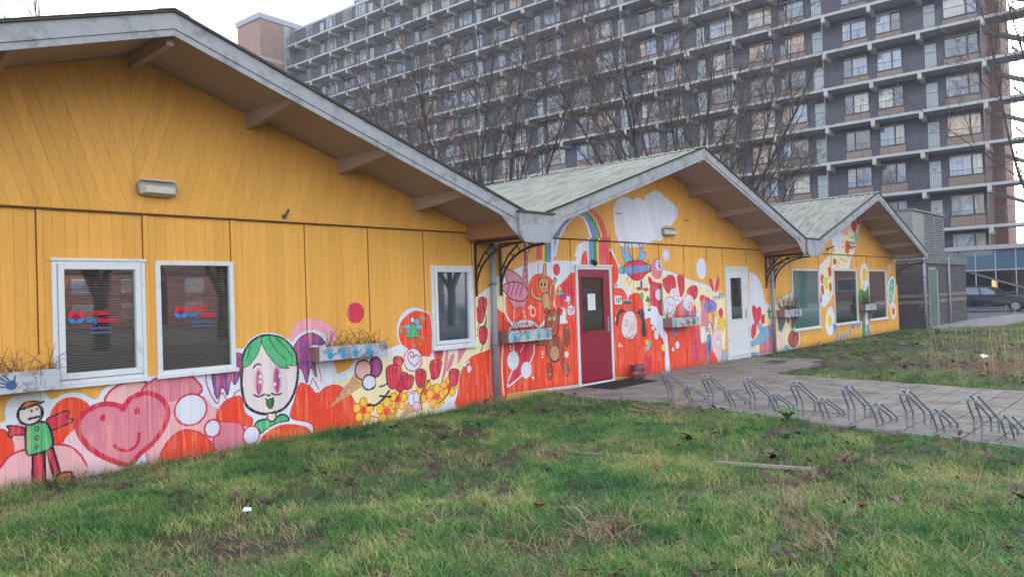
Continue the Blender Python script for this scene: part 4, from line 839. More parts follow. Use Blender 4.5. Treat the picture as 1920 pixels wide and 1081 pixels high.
# ---------------------------------------------------------------- wall paintings: drawn into a picture of the wall, 6 mm to the dot
PX=.6; WX0,WX1,WZ1=120.,3000.,480.
IW,IH=int((WX1-WX0)/PX),int(WZ1/PX)
IMG=np.zeros((IH,IW,4),np.float32)
def fill(P,c):
    P=np.asarray(P,float); x=(P[:,0]-WX0)/PX-.5; y=P[:,1]/PX-.5
    y0=max(0,int(math.ceil(y.min()))); y1=min(IH-1,int(y.max()))
    if y1<y0: return
    x2=np.roll(x,-1); y2=np.roll(y,-1); rows=np.arange(y0,y1+1)[:,None]+1e-4
    cr_=((y<=rows)&(y2>rows))|((y2<=rows)&(y>rows)); dy=np.where(y2==y,1,y2-y); X=np.where(cr_,x+(rows-y)*(x2-x)/dy,1e9); X.sort(axis=1); n=cr_.sum(1)
    for i in range(len(rows)):
        for j in range(0,n[i]-1,2):
            a=max(0,int(math.ceil(X[i,j]))); b=min(IW,int(X[i,j+1])+1)
            if b>a: IMG[y0+i,a:b]=c
def spl(P,closed=True,k=5):
    P=np.asarray(P,float).reshape(-1,2); n=len(P)
    if n<3: return P
    out=[]
    for i in range(n if closed else n-1):
        g=(lambda j:P[j%n]) if closed else (lambda j:P[min(max(j,0),n-1)])
        a,b,c,d=g(i-1),g(i),g(i+1),g(i+2)
        for t in np.arange(k)/k: out.append(.5*((2*b)+(c-a)*t+(2*a-5*b+4*c-d)*t*t+(3*b-a-3*c+d)*t**3))
    if not closed: out.append(P[-1])
    return np.array(out)
def stroke(P,w,c):
    w=w*.5
    for a,b in zip(P[:-1],P[1:]):
        d=b-a; L=math.hypot(*d)
        if L<1e-6: continue
        n=np.array([-d[1],d[0]])/L*w; e=d/L*w*.5; fill([a+n-e,b+n+e,b-n+e,a-n-e],c)
def ell(cx,cy,rx,ry,n=28):
    t=np.arange(n)*2*math.pi/n; return np.stack([cx+rx*np.cos(t),cy+ry*np.sin(t)],1)
def C(k):
    h=PAL[k].lstrip('#'); return (*[int(h[i:i+2],16)/255 for i in (0,2,4)],1)
for it in MURAL:
    k=it[0]
    if k=='S': fill(spl(it[2]),C(it[1]))
    elif k=='Q': fill(np.array(it[2]).reshape(-1,2),C(it[1]))
    elif k=='LC': p=spl(it[3]); stroke(np.vstack([p,p[:1]]),it[2],C(it[1]))
    elif k=='L': stroke(spl(it[3],False),it[2],C(it[1]))
    elif k=='LQ': stroke(np.array(it[3]).reshape(-1,2),it[2],C(it[1]))
    elif k=='E':
        _,c,x,y,rx,ry,o,ww=it; p=ell(x,y,rx,ry); fill(p,C(c))
        if o: stroke(np.vstack([p,p[:1]]),ww,C(o))
im=bpy.data.images.new('wall_painting',IW,IH,alpha=True); im.alpha_mode='CHANNEL_PACKED'; im.pixels.foreach_set(IMG.ravel()); im.update(); im.pack()
def facade_mat(name,mural=True):
    M=bpy.data.materials.new(name); M.use_nodes=True; t=M.node_tree; b=t.nodes['Principled BSDF']; l=t.links.new; b.inputs['Roughness'].default_value=.55; b.inputs['Specular IOR Level'].default_value=.3
    g=N(t,'ShaderNodeNewGeometry'); s=N(t,'ShaderNodeSeparateXYZ'); l(g.outputs['Position'],s.inputs[0])
    mp=N(t,'ShaderNodeMapping'); mp.inputs['Scale'].default_value=(9,9,.7); l(g.outputs['Position'],mp.inputs[0])
    n1=N(t,'ShaderNodeTexNoise',Scale=2.5,Detail=6.0,Roughness=.7); l(mp.outputs[0],n1.inputs['Vector'])
    n2=N(t,'ShaderNodeTexNoise',Scale=.7,Detail=4.0); l(g.outputs['Position'],n2.inputs['Vector'])
    oi=N(t,'ShaderNodeObjectInfo')
    ye=N(t,'ShaderNodeMix',data_type='RGBA'); ye.inputs[6].default_value=(*lin('#e6a54a'),1); ye.inputs[7].default_value=(*lin('#efb357'),1); l(n2.outputs['Fac'],ye.inputs[0])
    col=ye.outputs[2]
    if mural:
        cx=N(t,'ShaderNodeMapRange',clamp=False); cx.inputs['From Min'].default_value=WX0/100; cx.inputs['From Max'].default_value=WX1/100; l(s.outputs[0],cx.inputs['Value'])
        cz=N(t,'ShaderNodeMapRange',clamp=False); cz.inputs['From Max'].default_value=WZ1/100; l(s.outputs[2],cz.inputs['Value'])
        cc=N(t,'ShaderNodeCombineXYZ'); l(cx.outputs[0],cc.inputs[0]); l(cz.outputs[0],cc.inputs[1])
        ti=N(t,'ShaderNodeTexImage'); ti.image=im; ti.extension='CLIP'; l(cc.outputs[0],ti.inputs[0])
        # brush marks: thin paint lets the ground through in vertical streaks
        st=N(t,'ShaderNodeMapRange'); st.inputs['From Min'].default_value=.50; st.inputs['From Max'].default_value=.74; st.inputs['To Max'].default_value=.55; l(n1.outputs['Fac'],st.inputs['Value'])
        pale=N(t,'ShaderNodeMix',data_type='RGBA'); pale.inputs[7].default_value=(*lin('#f0c0a0'),1); l(st.outputs[0],pale.inputs[0]); l(ti.outputs[0],pale.inputs[6])
        mx=N(t,'ShaderNodeMix',data_type='RGBA'); l(ti.outputs['Alpha'],mx.inputs[0]); l(col,mx.inputs[6]); l(pale.outputs[2],mx.inputs[7]); col=mx.outputs[2]
    mp3=N(t,'ShaderNodeMapping'); mp3.inputs['Scale'].default_value=(14,14,.55); l(g.outputs['Position'],mp3.inputs[0]); n3=N(t,'ShaderNodeTexNoise',Scale=1.0,Detail=7.0,Roughness=.75); l(mp3.outputs[0],n3.inputs['Vector'])
    d3=N(t,'ShaderNodeMapRange'); d3.inputs['From Min'].default_value=.56; d3.inputs['From Max'].default_value=.8; d3.inputs['To Max'].default_value=.28; l(n3.outputs['Fac'],d3.inputs['Value']); dm=N(t,'ShaderNodeMix',data_type='RGBA'); dm.inputs[7].default_value=(*lin('#7a6248'),1); l(d3.outputs[0],dm.inputs[0]); l(col,dm.inputs[6]); col=dm.outputs[2]
    # wear: knots, drip marks, algae where rain splashes at the foot of the wall
    kn=N(t,'ShaderNodeTexVoronoi',Scale=2.3); l(g.outputs['Position'],kn.inputs['Vector']); kr=N(t,'ShaderNodeMapRange'); kr.inputs['From Min'].default_value=.035; kr.inputs['From Max'].default_value=.015; l(kn.outputs['Distance'],kr.inputs['Value'])
    km=N(t,'ShaderNodeMix',data_type='RGBA'); km.inputs[7].default_value=(*lin('#7b5a32'),1); kf=N(t,'ShaderNodeMath',operation='MULTIPLY'); kf.inputs[1].default_value=.6; l(kr.outputs[0],kf.inputs[0]); l(kf.outputs[0],km.inputs[0]); l(col,km.inputs[6]); col=km.outputs[2]
    mz=N(t,'ShaderNodeMapRange'); mz.inputs['From Min'].default_value=.16; mz.inputs['From Max'].default_value=.0; mz.inputs['To Max'].default_value=.9; l(s.outputs[2],mz.inputs['Value'])
    mm=N(t,'ShaderNodeMath',operation='MULTIPLY'); l(mz.outputs[0],mm.inputs[0]); l(n1.outputs['Fac'],mm.inputs[1])
    am=N(t,'ShaderNodeMix',data_type='RGBA'); am.inputs[7].default_value=(*lin('#4a4a30'),1); l(mm.outputs[0],am.inputs[0]); l(col,am.inputs[6]); col=am.outputs[2]
    hs=N(t,'ShaderNodeHueSaturation'); r1=N(t,'ShaderNodeMapRange'); r1.inputs['To Min'].default_value=.93; r1.inputs['To Max'].default_value=1.05; l(oi.outputs['Random'],r1.inputs['Value'])
    r2=N(t,'ShaderNodeMapRange'); r2.inputs['To Min'].default_value=.80; r2.inputs['To Max'].default_value=1.2; l(n1.outputs['Fac'],r2.inputs['Value']); pm=N(t,'ShaderNodeMath',operation='MULTIPLY'); l(r1.outputs[0],pm.inputs[0]); l(r2.outputs[0],pm.inputs[1])
    l(pm.outputs[0],hs.inputs['Value']); l(col,hs.inputs['Color']); l(hs.outputs[0],b.inputs['Base Color'])
    bp=N(t,'ShaderNodeBump',Strength=.25,Distance=.01); l(n1.outputs['Fac'],bp.inputs['Height']); l(bp.outputs[0],b.inputs['Normal']); return M
FAC=facade_mat('painted_boards'); GROOVE=mat('board_joint','#7a5228',.9); SEAM=mat('panel_seam_gap','#74491e',.9)
WHITE=mat('white_pvc','#d9dce0',.35,.05,3,'#a9aca8',.15,5); FASC=mat('weathered_fascia_paint','#9c9ea4',.7,.16,3,'#757a78',.42,4.5,bump=.3,bscale=14,stretch=(1,1,1))
SOFF=mat('brown_soffit','#a8948a',.8,.15,6,stretch=(1,6,1)); PURL=mat('purlin_paint','#a8928a',.8,.12,4); DK=mat('louvre_gap_shade','#1c1b1b',.9)
ROOF=mat('roof_sheet_lichen','#96948d',.85,.28,2.2,'#6c7264',.55,3,bump=.4,bscale=20,stretch=(.6,5,.6)); IRON=mat('wrought_iron','#2d2b2e',.5,.2,8); ZINC=mat('grey_downpipe','#8d919c',.5,.1,2,'#6d7078',.3,3)
ROOM=mat('room_wall','#8a7468',.9,.1); DARK=mat('dark_furniture','#2a2a2e',.8); WOODB=mat('gutter_box_side','#a5714a',.8,.15,4,stretch=(1,5,1))
CLEAR=glass('window_glass','#d8dce0',.10); BLIND=mat('blind_slats','#c9ab9a',.6,.06); BLINDW=mat('white_blind_slats','#9eacba',.6,.06); TEAL=glass('filmed_glass','#90a8a4',.05,'#5c807c',.72); TEALB=glass('dark_filmed_glass','#788884',.06,'#33423f',.45); 
GALV=mat('galvanised_steel','#8f98a4',.42,.15,12,'#6a7078',.4,20,metal=.75)
CARM=mat('crimson_door_paint','#8e1834',.4,.08,2); BLUEINK=mat('blue_film','#1f86c8',.6); REDINK=mat('red_film','#d81f3e',.6); DRED=mat('dark_red_film','#8a1438',.6); SLATEINK=mat('slate_film','#5b6d98',.6)
PAPER=mat('paper','#e6e8ea',.8,.03); BLACK=mat('black_plastic','#17171a',.5); INK=mat('ink','#20222a',.7)
def text(body,size,loc,mat_,parent,name='lettering',rot=(R(90),0,0),extr=.0015,space=1):
    cu_=bpy.data.curves.new(name,'FONT'); cu_.body=body; cu_.size=size; cu_.extrude=extr; cu_.space_character=space; cu_.offset=.002*size/.1
    tmp=bpy.data.objects.new('t',cu_); COL.objects.link(tmp); dg=bpy.context.evaluated_depsgraph_get(); dg.update(); me=bpy.data.meshes.new_from_object(tmp.evaluated_get(dg)); bpy.data.objects.remove(tmp)
    me.materials.clear(); me.materials.append(mat_); b=parent.get('_base',(0,0,0)); return put(name,me,parent,(loc[0]-b[0],loc[1]-b[1],loc[2]-b[2]),rot)
# ---------------------------------------------------------------- the three gabled pavilions
TAN=.325; SOF=4.315; YB=15.
def clip(poly,a,b,c):   # keep a*x+b*z<=c
    out=[]
    for i,p in enumerate(poly):
        q=poly[(i+1)%len(poly)]; dp=a*p[0]+b*p[1]-c; dq=a*q[0]+b*q[1]-c
        if dp<=0: out.append(p)
        if (dp<0<dq) or (dq<0<dp): t=dp/(dp-dq); out.append((p[0]+(q[0]-p[0])*t,p[1]+(q[1]-p[1])*t))
    return out
def area(p): return abs(sum(p[i][0]*p[(i+1)%len(p)][1]-p[(i+1)%len(p)][0]*p[i][1] for i in range(len(p))))/2
def board(poly,yf,par,g=.0024,th=.018):
    """one tongue-and-groove board: front face with bevelled edges"""
    n=len(poly); cx=sum(p[0] for p in poly)/n; cz=sum(p[1] for p in poly)/n
    if sum(poly[i][0]*poly[(i+1)%n][1]-poly[(i+1)%n][0]*poly[i][1] for i in range(n))<0: poly=poly[::-1]
    ins=[]
    for i in range(n):
        p0,p,p1=Vector(poly[i-1]),Vector(poly[i]),Vector(poly[(i+1)%n]); e0=(p-p0);e1=(p1-p)
        if e0.length<1e-5 or e1.length<1e-5: ins.append(tuple(p)); continue
        e0.normalize();e1.normalize(); n0=Vector((-e0.y,e0.x));n1=Vector((-e1.y,e1.x)); bi=(n0+n1); 
        if bi.length<1e-4: ins.append(tuple(p)); continue
        bi.normalize(); k=g/max(.35,bi.dot(n0)); ins.append(tuple(p+bi*k))
    mb=MB(); mb.poly([(x,yf,z) for x,z in ins])
    for i in range(n):
        j=(i+1)%n; mb.poly([(ins[i][0],yf,ins[i][1]),(poly[i][0],yf+g*1.6,poly[i][1]),(poly[j][0],yf+g*1.6,poly[j][1]),(ins[j][0],yf,ins[j][1])])
        mb.poly([(poly[i][0],yf+g*1.6,poly[i][1]),(poly[i][0],yf+th,poly[i][1]),(poly[j][0],yf+th,poly[j][1]),(poly[j][0],yf+g*1.6,poly[j][1])])
    me=mb.mesh('plank',FAC,tuple(par['_base'])); return put('plank',me,par)
WIN=[ # x0,x1,z0,z1,kind,pavilion
 (2.24,3.11,.93,2.16,'sash',0),(3.22,4.09,.93,2.16,'fixed',0),(7.09,7.93,.94,2.15,'blue',0),
 (20.03,21.98,.50,2.18,'teal',2),(23.16,25.22,.50,2.19,'teal2',2),(26.36,28.25,.50,2.19,'teal3',2)]
DOORS=[(10.48,11.57,.0,2.17,'red',1),(16.18,17.33,-.01,2.20,'white',1)]
BAT=[[.2,1.18,2.15,3.13,4.10,5.07,6.03,7.00,7.97],[8.62,9.19,10.40,11.62,12.36,13.34,14.34,15.36,16.10,17.36,18.2],[19.0,19.95,22.03,23.10,25.28,26.30,28.31,29.55]]
PAV=[(-2.1,8.15,3.02),(8.15,18.63,13.3),(18.63,29.6,24.05)]
LAB=['nearest yellow timber gable, painted with a smiling pink heart and green-haired girl','middle timber gable with the crimson door, rainbow, white cloud and teddy bear painting','farthest timber gable with three large teal windows and small fried-egg painting']
pav=[]
def room_box(par,x0,x1,z0,z1,depth=2.5,m=None):
    b=MB(); y0,y1=.06,.06+depth; 
    for q in (((x0-.4,y1,z0-.5),(x1+.4,y1,z0-.5),(x1+.4,y1,z1+.2),(x0-.4,y1,z1+.2)),((x0-.4,y0,z0-.5),(x0-.4,y1,z0-.5),(x0-.4,y1,z1+.2),(x0-.4,y0,z1+.2)),((x1+.4,y0,z0-.5),(x1+.4,y1,z0-.5),(x1+.4,y1,z1+.2),(x1+.4,y0,z1+.2)),
              ((x0-.4,y0,z0-.5),(x1+.4,y0,z0-.5),(x1+.4,y1,z0-.5),(x0-.4,y1,z0-.5)),((x0-.4,y0,z1+.2),(x1+.4,y0,z1+.2),(x1+.4,y1,z1+.2),(x0-.4,y1,z1+.2))): b.poly(q)
    b.build('room_lining',m or ROOM,par)
for gi,(x0,x1,xr) in enumerate(PAV):
    P=thing('timber_pavilion',(xr,0,0),LAB[gi],'building','gabled timber pavilions in a row'); pav.append(P)
    ops=[o for o in WIN if o[5]==gi]+[o for o in DOORS if o[5]==gi]
    rng=random.Random(gi)
    # lower boards between battens
    bx=sorted(set([x0 if gi==0 else x0]+[b for b in BAT[gi] if x0<b<x1]+[min(x1,29.6)]))
    for a,b in zip(bx[:-1],bx[1:]):
        n=max(1,round((b-a)/.108)); wd=(b-a)/n
        for i in range(n):
            l_,r_=a+i*wd,a+(i+1)*wd; segs=[(.0,2.655)]
            for o in ops:
                if l_<o[1]-.01 and r_>o[0]+.01 and min(r_,o[1])-max(l_,o[0])>.3*wd:
                    ns=[]
                    for s0,s1 in segs:
                        if o[2]>s0: ns.append((s0,min(s1,o[2])))
                        if o[3]<s1: ns.append((max(s0,o[3]),s1))
                    segs=[q for q in ns if q[1]-q[0]>.03]
            if r_<1.0: 
                continue
            for s0,s1 in segs: board([(l_,s0),(r_,s0),(r_,s1),(l_,s1)],rng.uniform(-.001,.001),P)
    # boards left of the frame edge, one joined panel
    if gi==0:
        b=MB(); b.box(x0,1.0,.0,.02,0,2.655); b.build('wall_panel',FAC,P)
    for xb in BAT[gi]:
        if xb<1: continue
        b=MB(); cut=[o for o in ops if o[0]-.02<xb<o[1]+.02 and o[1]-xb>.03 and xb-o[0]>.03]
        if not cut: b.bbox(xb-.024,xb+.026,-.016,.004,.0,2.644); b.build('batten',FAC,P); zm=1.25 if gi==0 else 2.3; b=MB(); b.box(xb-.035,xb-.0245,-.003,.004,zm,2.644); b.build('panel_seam',SEAM,P); b=MB(); b.box(xb-.033,xb-.0245,.0045,.006,.0,zm-.001); b.build('panel_seam',FAC,P)
    if gi==2:
        b=MB()
        for o in ops: b.bbox(o[0]-.02,o[1]+.05,-.014,.004,.36,.42)
        b.build('rail',FAC,P)
    # gable boards laid square to the roof slopes, meeting at the centre line
    th=math.atan(TAN); wd=.112
    for side in (-1,1):
        half=[(xr,2.66),(xr,SOF),(xr+side*5.6,SOF-5.6*TAN),(xr+side*5.6,2.66)]
        half=clip(half,1,0,x1 if gi<2 else 29.6); half=clip(half,-1,0,-x0); half=clip(half,0,-1,-2.66)
        d=(side*math.cos(th),-math.sin(th))   # along the slope, downhill
        o0=d[0]*xr+d[1]*SOF; k=-22
        while k<60:
            lo=o0+k*wd; q=clip(half,-d[0],-d[1],-lo); q=clip(q,d[0],d[1],lo+wd) if q else q
            if q and len(q)>2 and area(q)>.002 and max(p[0] for p in q)>1.1: board(q,-.034+rng.uniform(-.001,.001),P,th=.03)
            k+=1
    # backing behind the boards with real openings
    def backing(y,za,zb,cuts,xa,xb):
        b=MB(); xs=sorted(set([xa,xb]+[min(max(v,xa),xb) for o in cuts for v in (o[0],o[1])])); zs=sorted(set([za,zb]+[v for o in cuts for v in (o[2],o[3]) if za<v<zb]))
        for i in range(len(xs)-1):
            for j in range(len(zs)-1):
                mx_,mz_=(xs[i]+xs[i+1])/2,(zs[j]+zs[j+1])/2
                if any(o[0]<mx_<o[1] and o[2]<mz_<o[3] for o in cuts): continue
                b.box(xs[i],xs[i+1],y,y+.04,zs[j],zs[j+1])
        return b
    backing(.012,-.02,2.66,ops,x0,min(x1,29.6)).build('wall_backing',GROOVE,P)
    b=MB(); xl,xh=max(x0,xr-5.6),min(x1,29.6,xr+5.6); gp=clip(clip(clip([(xr-5.6,2.66),(xr+5.6,2.66),(xr+5.6,2.661),(xr,SOF),(xr-5.6,2.661)],1,0,xh),-1,0,-xl),0,-1,-2.66); gp=[(xr-(SOF-2.66)/TAN,2.66),(xr+(SOF-2.66)/TAN,2.66),(xr,SOF)]; gp=clip(clip(gp,1,0,xh),-1,0,-xl); b.prism(gp,-.012,.03); b.build('gable_backing',GROOVE,P)
    b=MB(); b.box(x0,min(x1,29.6),-.033,-.005,2.645,2.659); b.build('drip_rail',mat('drip_rail','#5d3a1c',.8),P)
    # side and rear walls
    b=MB(); xe=min(x1,29.6)
    if gi==0: b.box(x0,x0+.1,.06,YB,0,2.8)
    if gi==2: b.box(xe-.1,xe,.052,YB,0,2.7)
    b.box(x0,xe,YB-.1,YB,0,2.8); b.build('side_wall',GROOVE if gi<2 else FAC,P)
    # roof
    for side in (-1,1):
        hw=5.25 if not (gi==2 and side==1) else 5.25
        pts=[];n=int((YB+1.12)/.0433); b=MB()
        for i in range(n+1):
            y=-1.14+i*.0433; dz=.022*math.cos(i*math.pi/2) if i%2==0 else 0
            b.v+=[(xr,y,4.47+dz),(xr+side*hw,y,4.47-hw*TAN+dz)]
        for i in range(n): b.f.append((2*i,2*i+1,2*i+3,2*i+2)); b.mi.append(0)
        b.build('roof_sheet',ROOF,P,smooth=False)
        b=MB(); b.poly([(xr,-1.08,SOF),(xr+side*hw,-1.08,SOF-hw*TAN),(xr+side*hw,YB,SOF-hw*TAN),(xr,YB,SOF)])
        b.build('soffit',SOFF,P)
        # fascia: deep board with a narrow board below, its lower end curving down to the gutter box
        xe_=xr+side*(4.93 if not(gi==2 and side==1) else 5.25); L=abs(xe_-xr)
        b=MB(); top=4.455; bot=4.30
        b.prism([(xr,top),(xe_,top-L*TAN),(xe_,bot-L*TAN),(xr,bot)],-1.125,-1.095); b.build('fascia_board',FASC,P)
        b=MB(); 
        if gi==2 and side==1: b.prism([(xr,bot-.004),(xe_,bot-.004-L*TAN),(xe_,bot-.066-L*TAN),(xr,bot-.066)],-1.115,-1.09)
        else: b.prism([(xr,bot-.004),(xe_,bot-.004-L*TAN),(xe_,2.42),(xe_-side*.22,2.56),(xe_-side*.5,bot-.066-(L-.5)*TAN),(xr,bot-.066)],-1.115,-1.09)
        b.build('lower_fascia',FASC,P)
        b=MB(); b.prism([(xr,top+.004),(xe_,top-L*TAN+.004),(xe_,top-L*TAN+.016),(xr,top+.016)],-1.15,-1.06); b.build('roof_edge_trim',mat('dark_edge_trim','#4a4540',.8,.3,6),P)
        # purlins run out under the eave
        for k,dd in enumerate((1.3,2.55,3.8,4.85)):
            xx=xr+side*dd; zs=SOF-dd*TAN
            if xx>29.3: continue
            b=MB(); s0=zs-.01+.055*TAN*0; h=.17
            for yy in (0,): b.v+=[(xx-.034,-.03,zs+.012),(xx+.034,-.03,zs-.012),(xx+.034,-.03,zs-h),(xx-.034,-.03,zs-h),(xx-.034,-1.06,zs+.012),(xx+.034,-1.06,zs-.012),(xx+.034,-1.06,zs-.075),(xx-.034,-1.06,zs-.075)]
            b.f+=[(0,1,2,3),(7,6,5,4),(0,4,5,1),(1,5,6,2),(2,6,7,3),(3,7,4,0)]; b.mi+=[0]*6
            b.build('purlin',PURL,P)
    b=MB(); b.box(xr-.035,xr+.035,-1.02,-.04,SOF-.15,SOF-.015); b.build('ridge_purlin',PURL,P)
    b=MB()
    b.prism([(xr-.14,4.44),(xr,4.485),(xr+.14,4.44),(xr+.15,4.45),(xr,4.496),(xr-.15,4.45)],-1.15,YB); b.build('ridge_cap',ROOF,P)
    for k,o in enumerate([o for o in ops]): 
        if len(o)==6 and o in WIN and o[4] in('sash','fixed','blue'): room_box(P,o[0],o[1],o[2],o[3],3.0)
        else: room_box(P,o[0],o[1],max(.5,o[2]),o[3],3.0,mat('dim_room','#54524f',.9))
# valley gutter boxes with downpipes and iron brackets
def gutter(P,xc,wd=.72,right=False):
    x0,x1=xc-wd/2,xc+wd/2; b=MB(); c=.09
    b.prism([(x0,2.85),(x0,2.52),(x0+c,2.43),(x1-c,2.43),(x1,2.52),(x1,2.85)],-1.165,-1.127); b.build('gutter_end_panel',FASC,P)
    b=MB(); b.box(x0+.02,x1-.02,-1.126,-.036,2.53,2.80); b.build('gutter_box',WOODB,P)
    b=MB(); b.box(x0,x1,-1.12,YB,2.81,2.84); b.build('gutter_bed',ZINC,P)
    b=MB(); b.box(x0-.04,x1+.04,-1.2,-1.12,2.852,2.875); b.build('gutter_cap',mat('dark_edge_trim','#4a4540'),P)
gutter(pav[0],8.15); gutter(pav[1],18.63)
def bracket(P,x):
    b=MB(); t=.016
    b.box(x-t,x+t,-.045,-.017,1.68,2.50); b.box(x-t,x+t,-1.0,-.05,2.485,2.515)
    arc=[(x,-.035-.92*(1-math.cos(a)),1.80+.62*math.sin(a)) for a in [i*math.pi/2/9 for i in range(10)]]
    arc=[(x,-.03-.95*(i/9)**1.9,1.78+.66*math.sin(i/9*math.pi/2)) for i in range(10)]
    b.tube(arc,.02,6); st=[(x,-.04,2.08),(x,-.2,2.3),(x,-.42,2.47)]; b.tube(st,.016,5)
    for i,(yy,zz) in ((3,(-.1,2.17)),(5,(-.24,2.35)),(6,(-.4,2.46))): b.tube([arc[i],(x,yy,zz)],.011,4)
    return b.build('iron_bracket',IRON,P)
def downpipe(P,x,r=.05,y=-.1):
    b=MB(); b.tube([(x,y,.03),(x,y,2.5)],r,12); b.build('downpipe',ZINC,P,smooth=True)
    b=MB(); 
    for z in (.9,1.85): b.tube([(x,y,z),(x,y,z+.035)],r+.007,12)
    b.tube([(x,y,z),(x,-.0,z)],.008,5); b.build('pipe_clip',mat('clip','#6e6a70',.6),P)
bracket(pav[0],7.99); bracket(pav[1],8.54); downpipe(pav[0],8.29); bracket(pav[1],18.38); bracket(pav[2],18.86); downpipe(pav[1],18.56); bracket(pav[2],29.45)
# ---------------------------------------------------------------- windows
def frame(b,x0,x1,z0,z1,wd,y0,y1,bot=None):
    bo=bot or wd
    b.bbox(x0,x0+wd,y0,y1,z0,z1); b.bbox(x1-wd,x1,y0,y1,z0,z1); b.bbox(x0+wd,x1-wd,y0,y1,z1-wd,z1); b.bbox(x0+wd,x1-wd,y0,y1,z0,z0+bo)
def logo(P,pane_par,cx,cz,s,y):
    def add(nm,poly,m_,yy): b=MB(); b.prism([(cx+p[0]*s,cz+p[1]*s) for p in poly],yy-.0008,yy); b.build(nm,m_,pane_par)
    def blob(poly,k=4):
        p=spl(np.array(poly,float).ravel(),True,k); return [tuple(q) for q in p]
    add('logo_red',blob([(-1,.1),(-.95,.75),(-.5,.95),(0,.75),(.5,.95),(.95,.75),(1,.1),(.5,-.2),(0,.2),(-.5,-.2)]),REDINK,y)
    add('logo_blue',blob([(-1,-.05),(-.95,-.6),(-.5,-.9),(-.05,-.75),(0,-.5),(-.5,-.1)]),BLUEINK,y); add('logo_blue',blob([(1,-.05),(.95,-.6),(.5,-.9),(.05,-.75),(0,-.5),(.5,-.1)]),BLUEINK,y)
    add('logo_diamond',[(0,.72),(.6,.1),(0,-.6),(-.6,.1)],DRED,y-.001)
    tx=cx+s*1.35; text('sociaal',.078,(tx,y,cz+.022),REDINK,pane_par); text('wij',.085,(tx,y,cz-.058),BLUEINK,pane_par); text('kteam',.078,(tx+.105,y,cz-.058),REDINK,pane_par)
    text('heerdenweg',.042,(tx+.03,y,cz-.125),SLATEINK,pane_par); text('dependance',.042,(tx+.03,y,cz-.17),SLATEINK,pane_par)
for (x0,x1,z0,z1,kind,gi) in WIN:
    P=pav[gi]; b=MB()
    if kind=='sash':
        frame(b,x0,x1,z0,z1,.045,-.03,.05); b.box(x0-.02,x1+.02,-.055,-.0302,z0-.035,z0+.002); b.box(x0-.01,x1+.01,-.045,-.0302,z1-.012,z1+.014); W=b.build('window',WHITE,P)
        c=MB(); frame(c,x0+.049,x1-.049,z0+.049,z1-.045,.055,-.045,.03,.06); c.build('sash',WHITE,W); i=.1
    elif kind=='blue':
        frame(b,x0,x1,z0,z1,.045,-.03,.05); b.box(x0-.02,x1+.03,-.055,-.0302,z0-.03,z0+.002); W=b.build('window',WHITE,P)
        c=MB(); frame(c,x0+.049,x1-.049,z0+.049,z1-.045,.055,-.045,.03); c.box(x1-.1,x1-.085,-.058,-.046,1.5,1.62); c.build('sash',WHITE,W); i=.1
    else:
        wd=.05 if gi==0 else .045; frame(b,x0,x1,z0,z1,wd,-.03,.05); b.box(x0-.02,x1+.02,-.055,-.0302,z0-.03,z0+.012); W=b.build('window',WHITE,P); i=wd
    i-=.004
    b=MB(); b.box(x0+i,x1-i,.004,.008,z0+i,z1-i); pn=b.build('pane',CLEAR if gi==0 else TEAL if kind=='teal' else TEALB,W)
    b=MB(); z=z0+i+.01
    if gi==0:
        n=0
        while z<z1-i-.02:
            ok=(kind!='sash' or z<z1-.33) ; 
            b.poly([(x0+i+.01,.055,z),(x1-i-.01,.055,z),(x1-i-.01,.07,z+(.016 if kind!='blue' else .0235)),(x0+i+.01,.07,z+(.016 if kind!='blue' else .0235))]); z+=.0255
        for fx in (.18,.5,.82): b.box(x0+(x1-x0)*fx-.0015,x0+(x1-x0)*fx+.0015,.05,.052,z0+i,z1-i)
        b.build('blind',BLIND if kind!='blue' else BLINDW,W)
    if kind=='sash': logo(P,W,2.45,1.585,.068,-.001)
    if kind=='fixed': logo(P,W,3.485,1.60,.068,-.001)
# things inside the near rooms
t=thing('office_chair',(3.42,.75,0),'dark office chair behind the slatted blind of the second window','chair'); b=MB(); b.prism(([(3.22+.4*u[0],1.0+.42*u[1]) for u in ((.1,0),(.9,0),(1,.4),(.9,1),(.1,1),(0,.4))]),.85,.9); b.build('backrest',DARK,t); b=MB(); b.box(3.2,3.64,.55,.95,.9,.97); b.build('seat',DARK,t); b=MB(); b.tube([(3.42,.75,.05),(3.42,.75,.9)],.03); b.build('column',DARK,t)
t=thing('desk',(3.4,1.6,0),'teal fronted desk behind the two slatted windows','desk'); b=MB(); b.box(2.4,4.3,1.3,1.9,1.0,1.03); b.build('desk_top',mat('desk','#4c6f70',.6),t); b=MB(); b.box(2.45,4.25,1.85,1.88,.45,.999); b.build('modesty_panel',mat('desk','#4c6f70'),t)
b=MB(); b.box(7.45,7.69,.03,.05,1.02,1.10); b.build('tissue_box',mat('box_blue','#3c88b4',.6),None,label='small blue printed box standing behind the blinds of the narrow third window',cat='box')
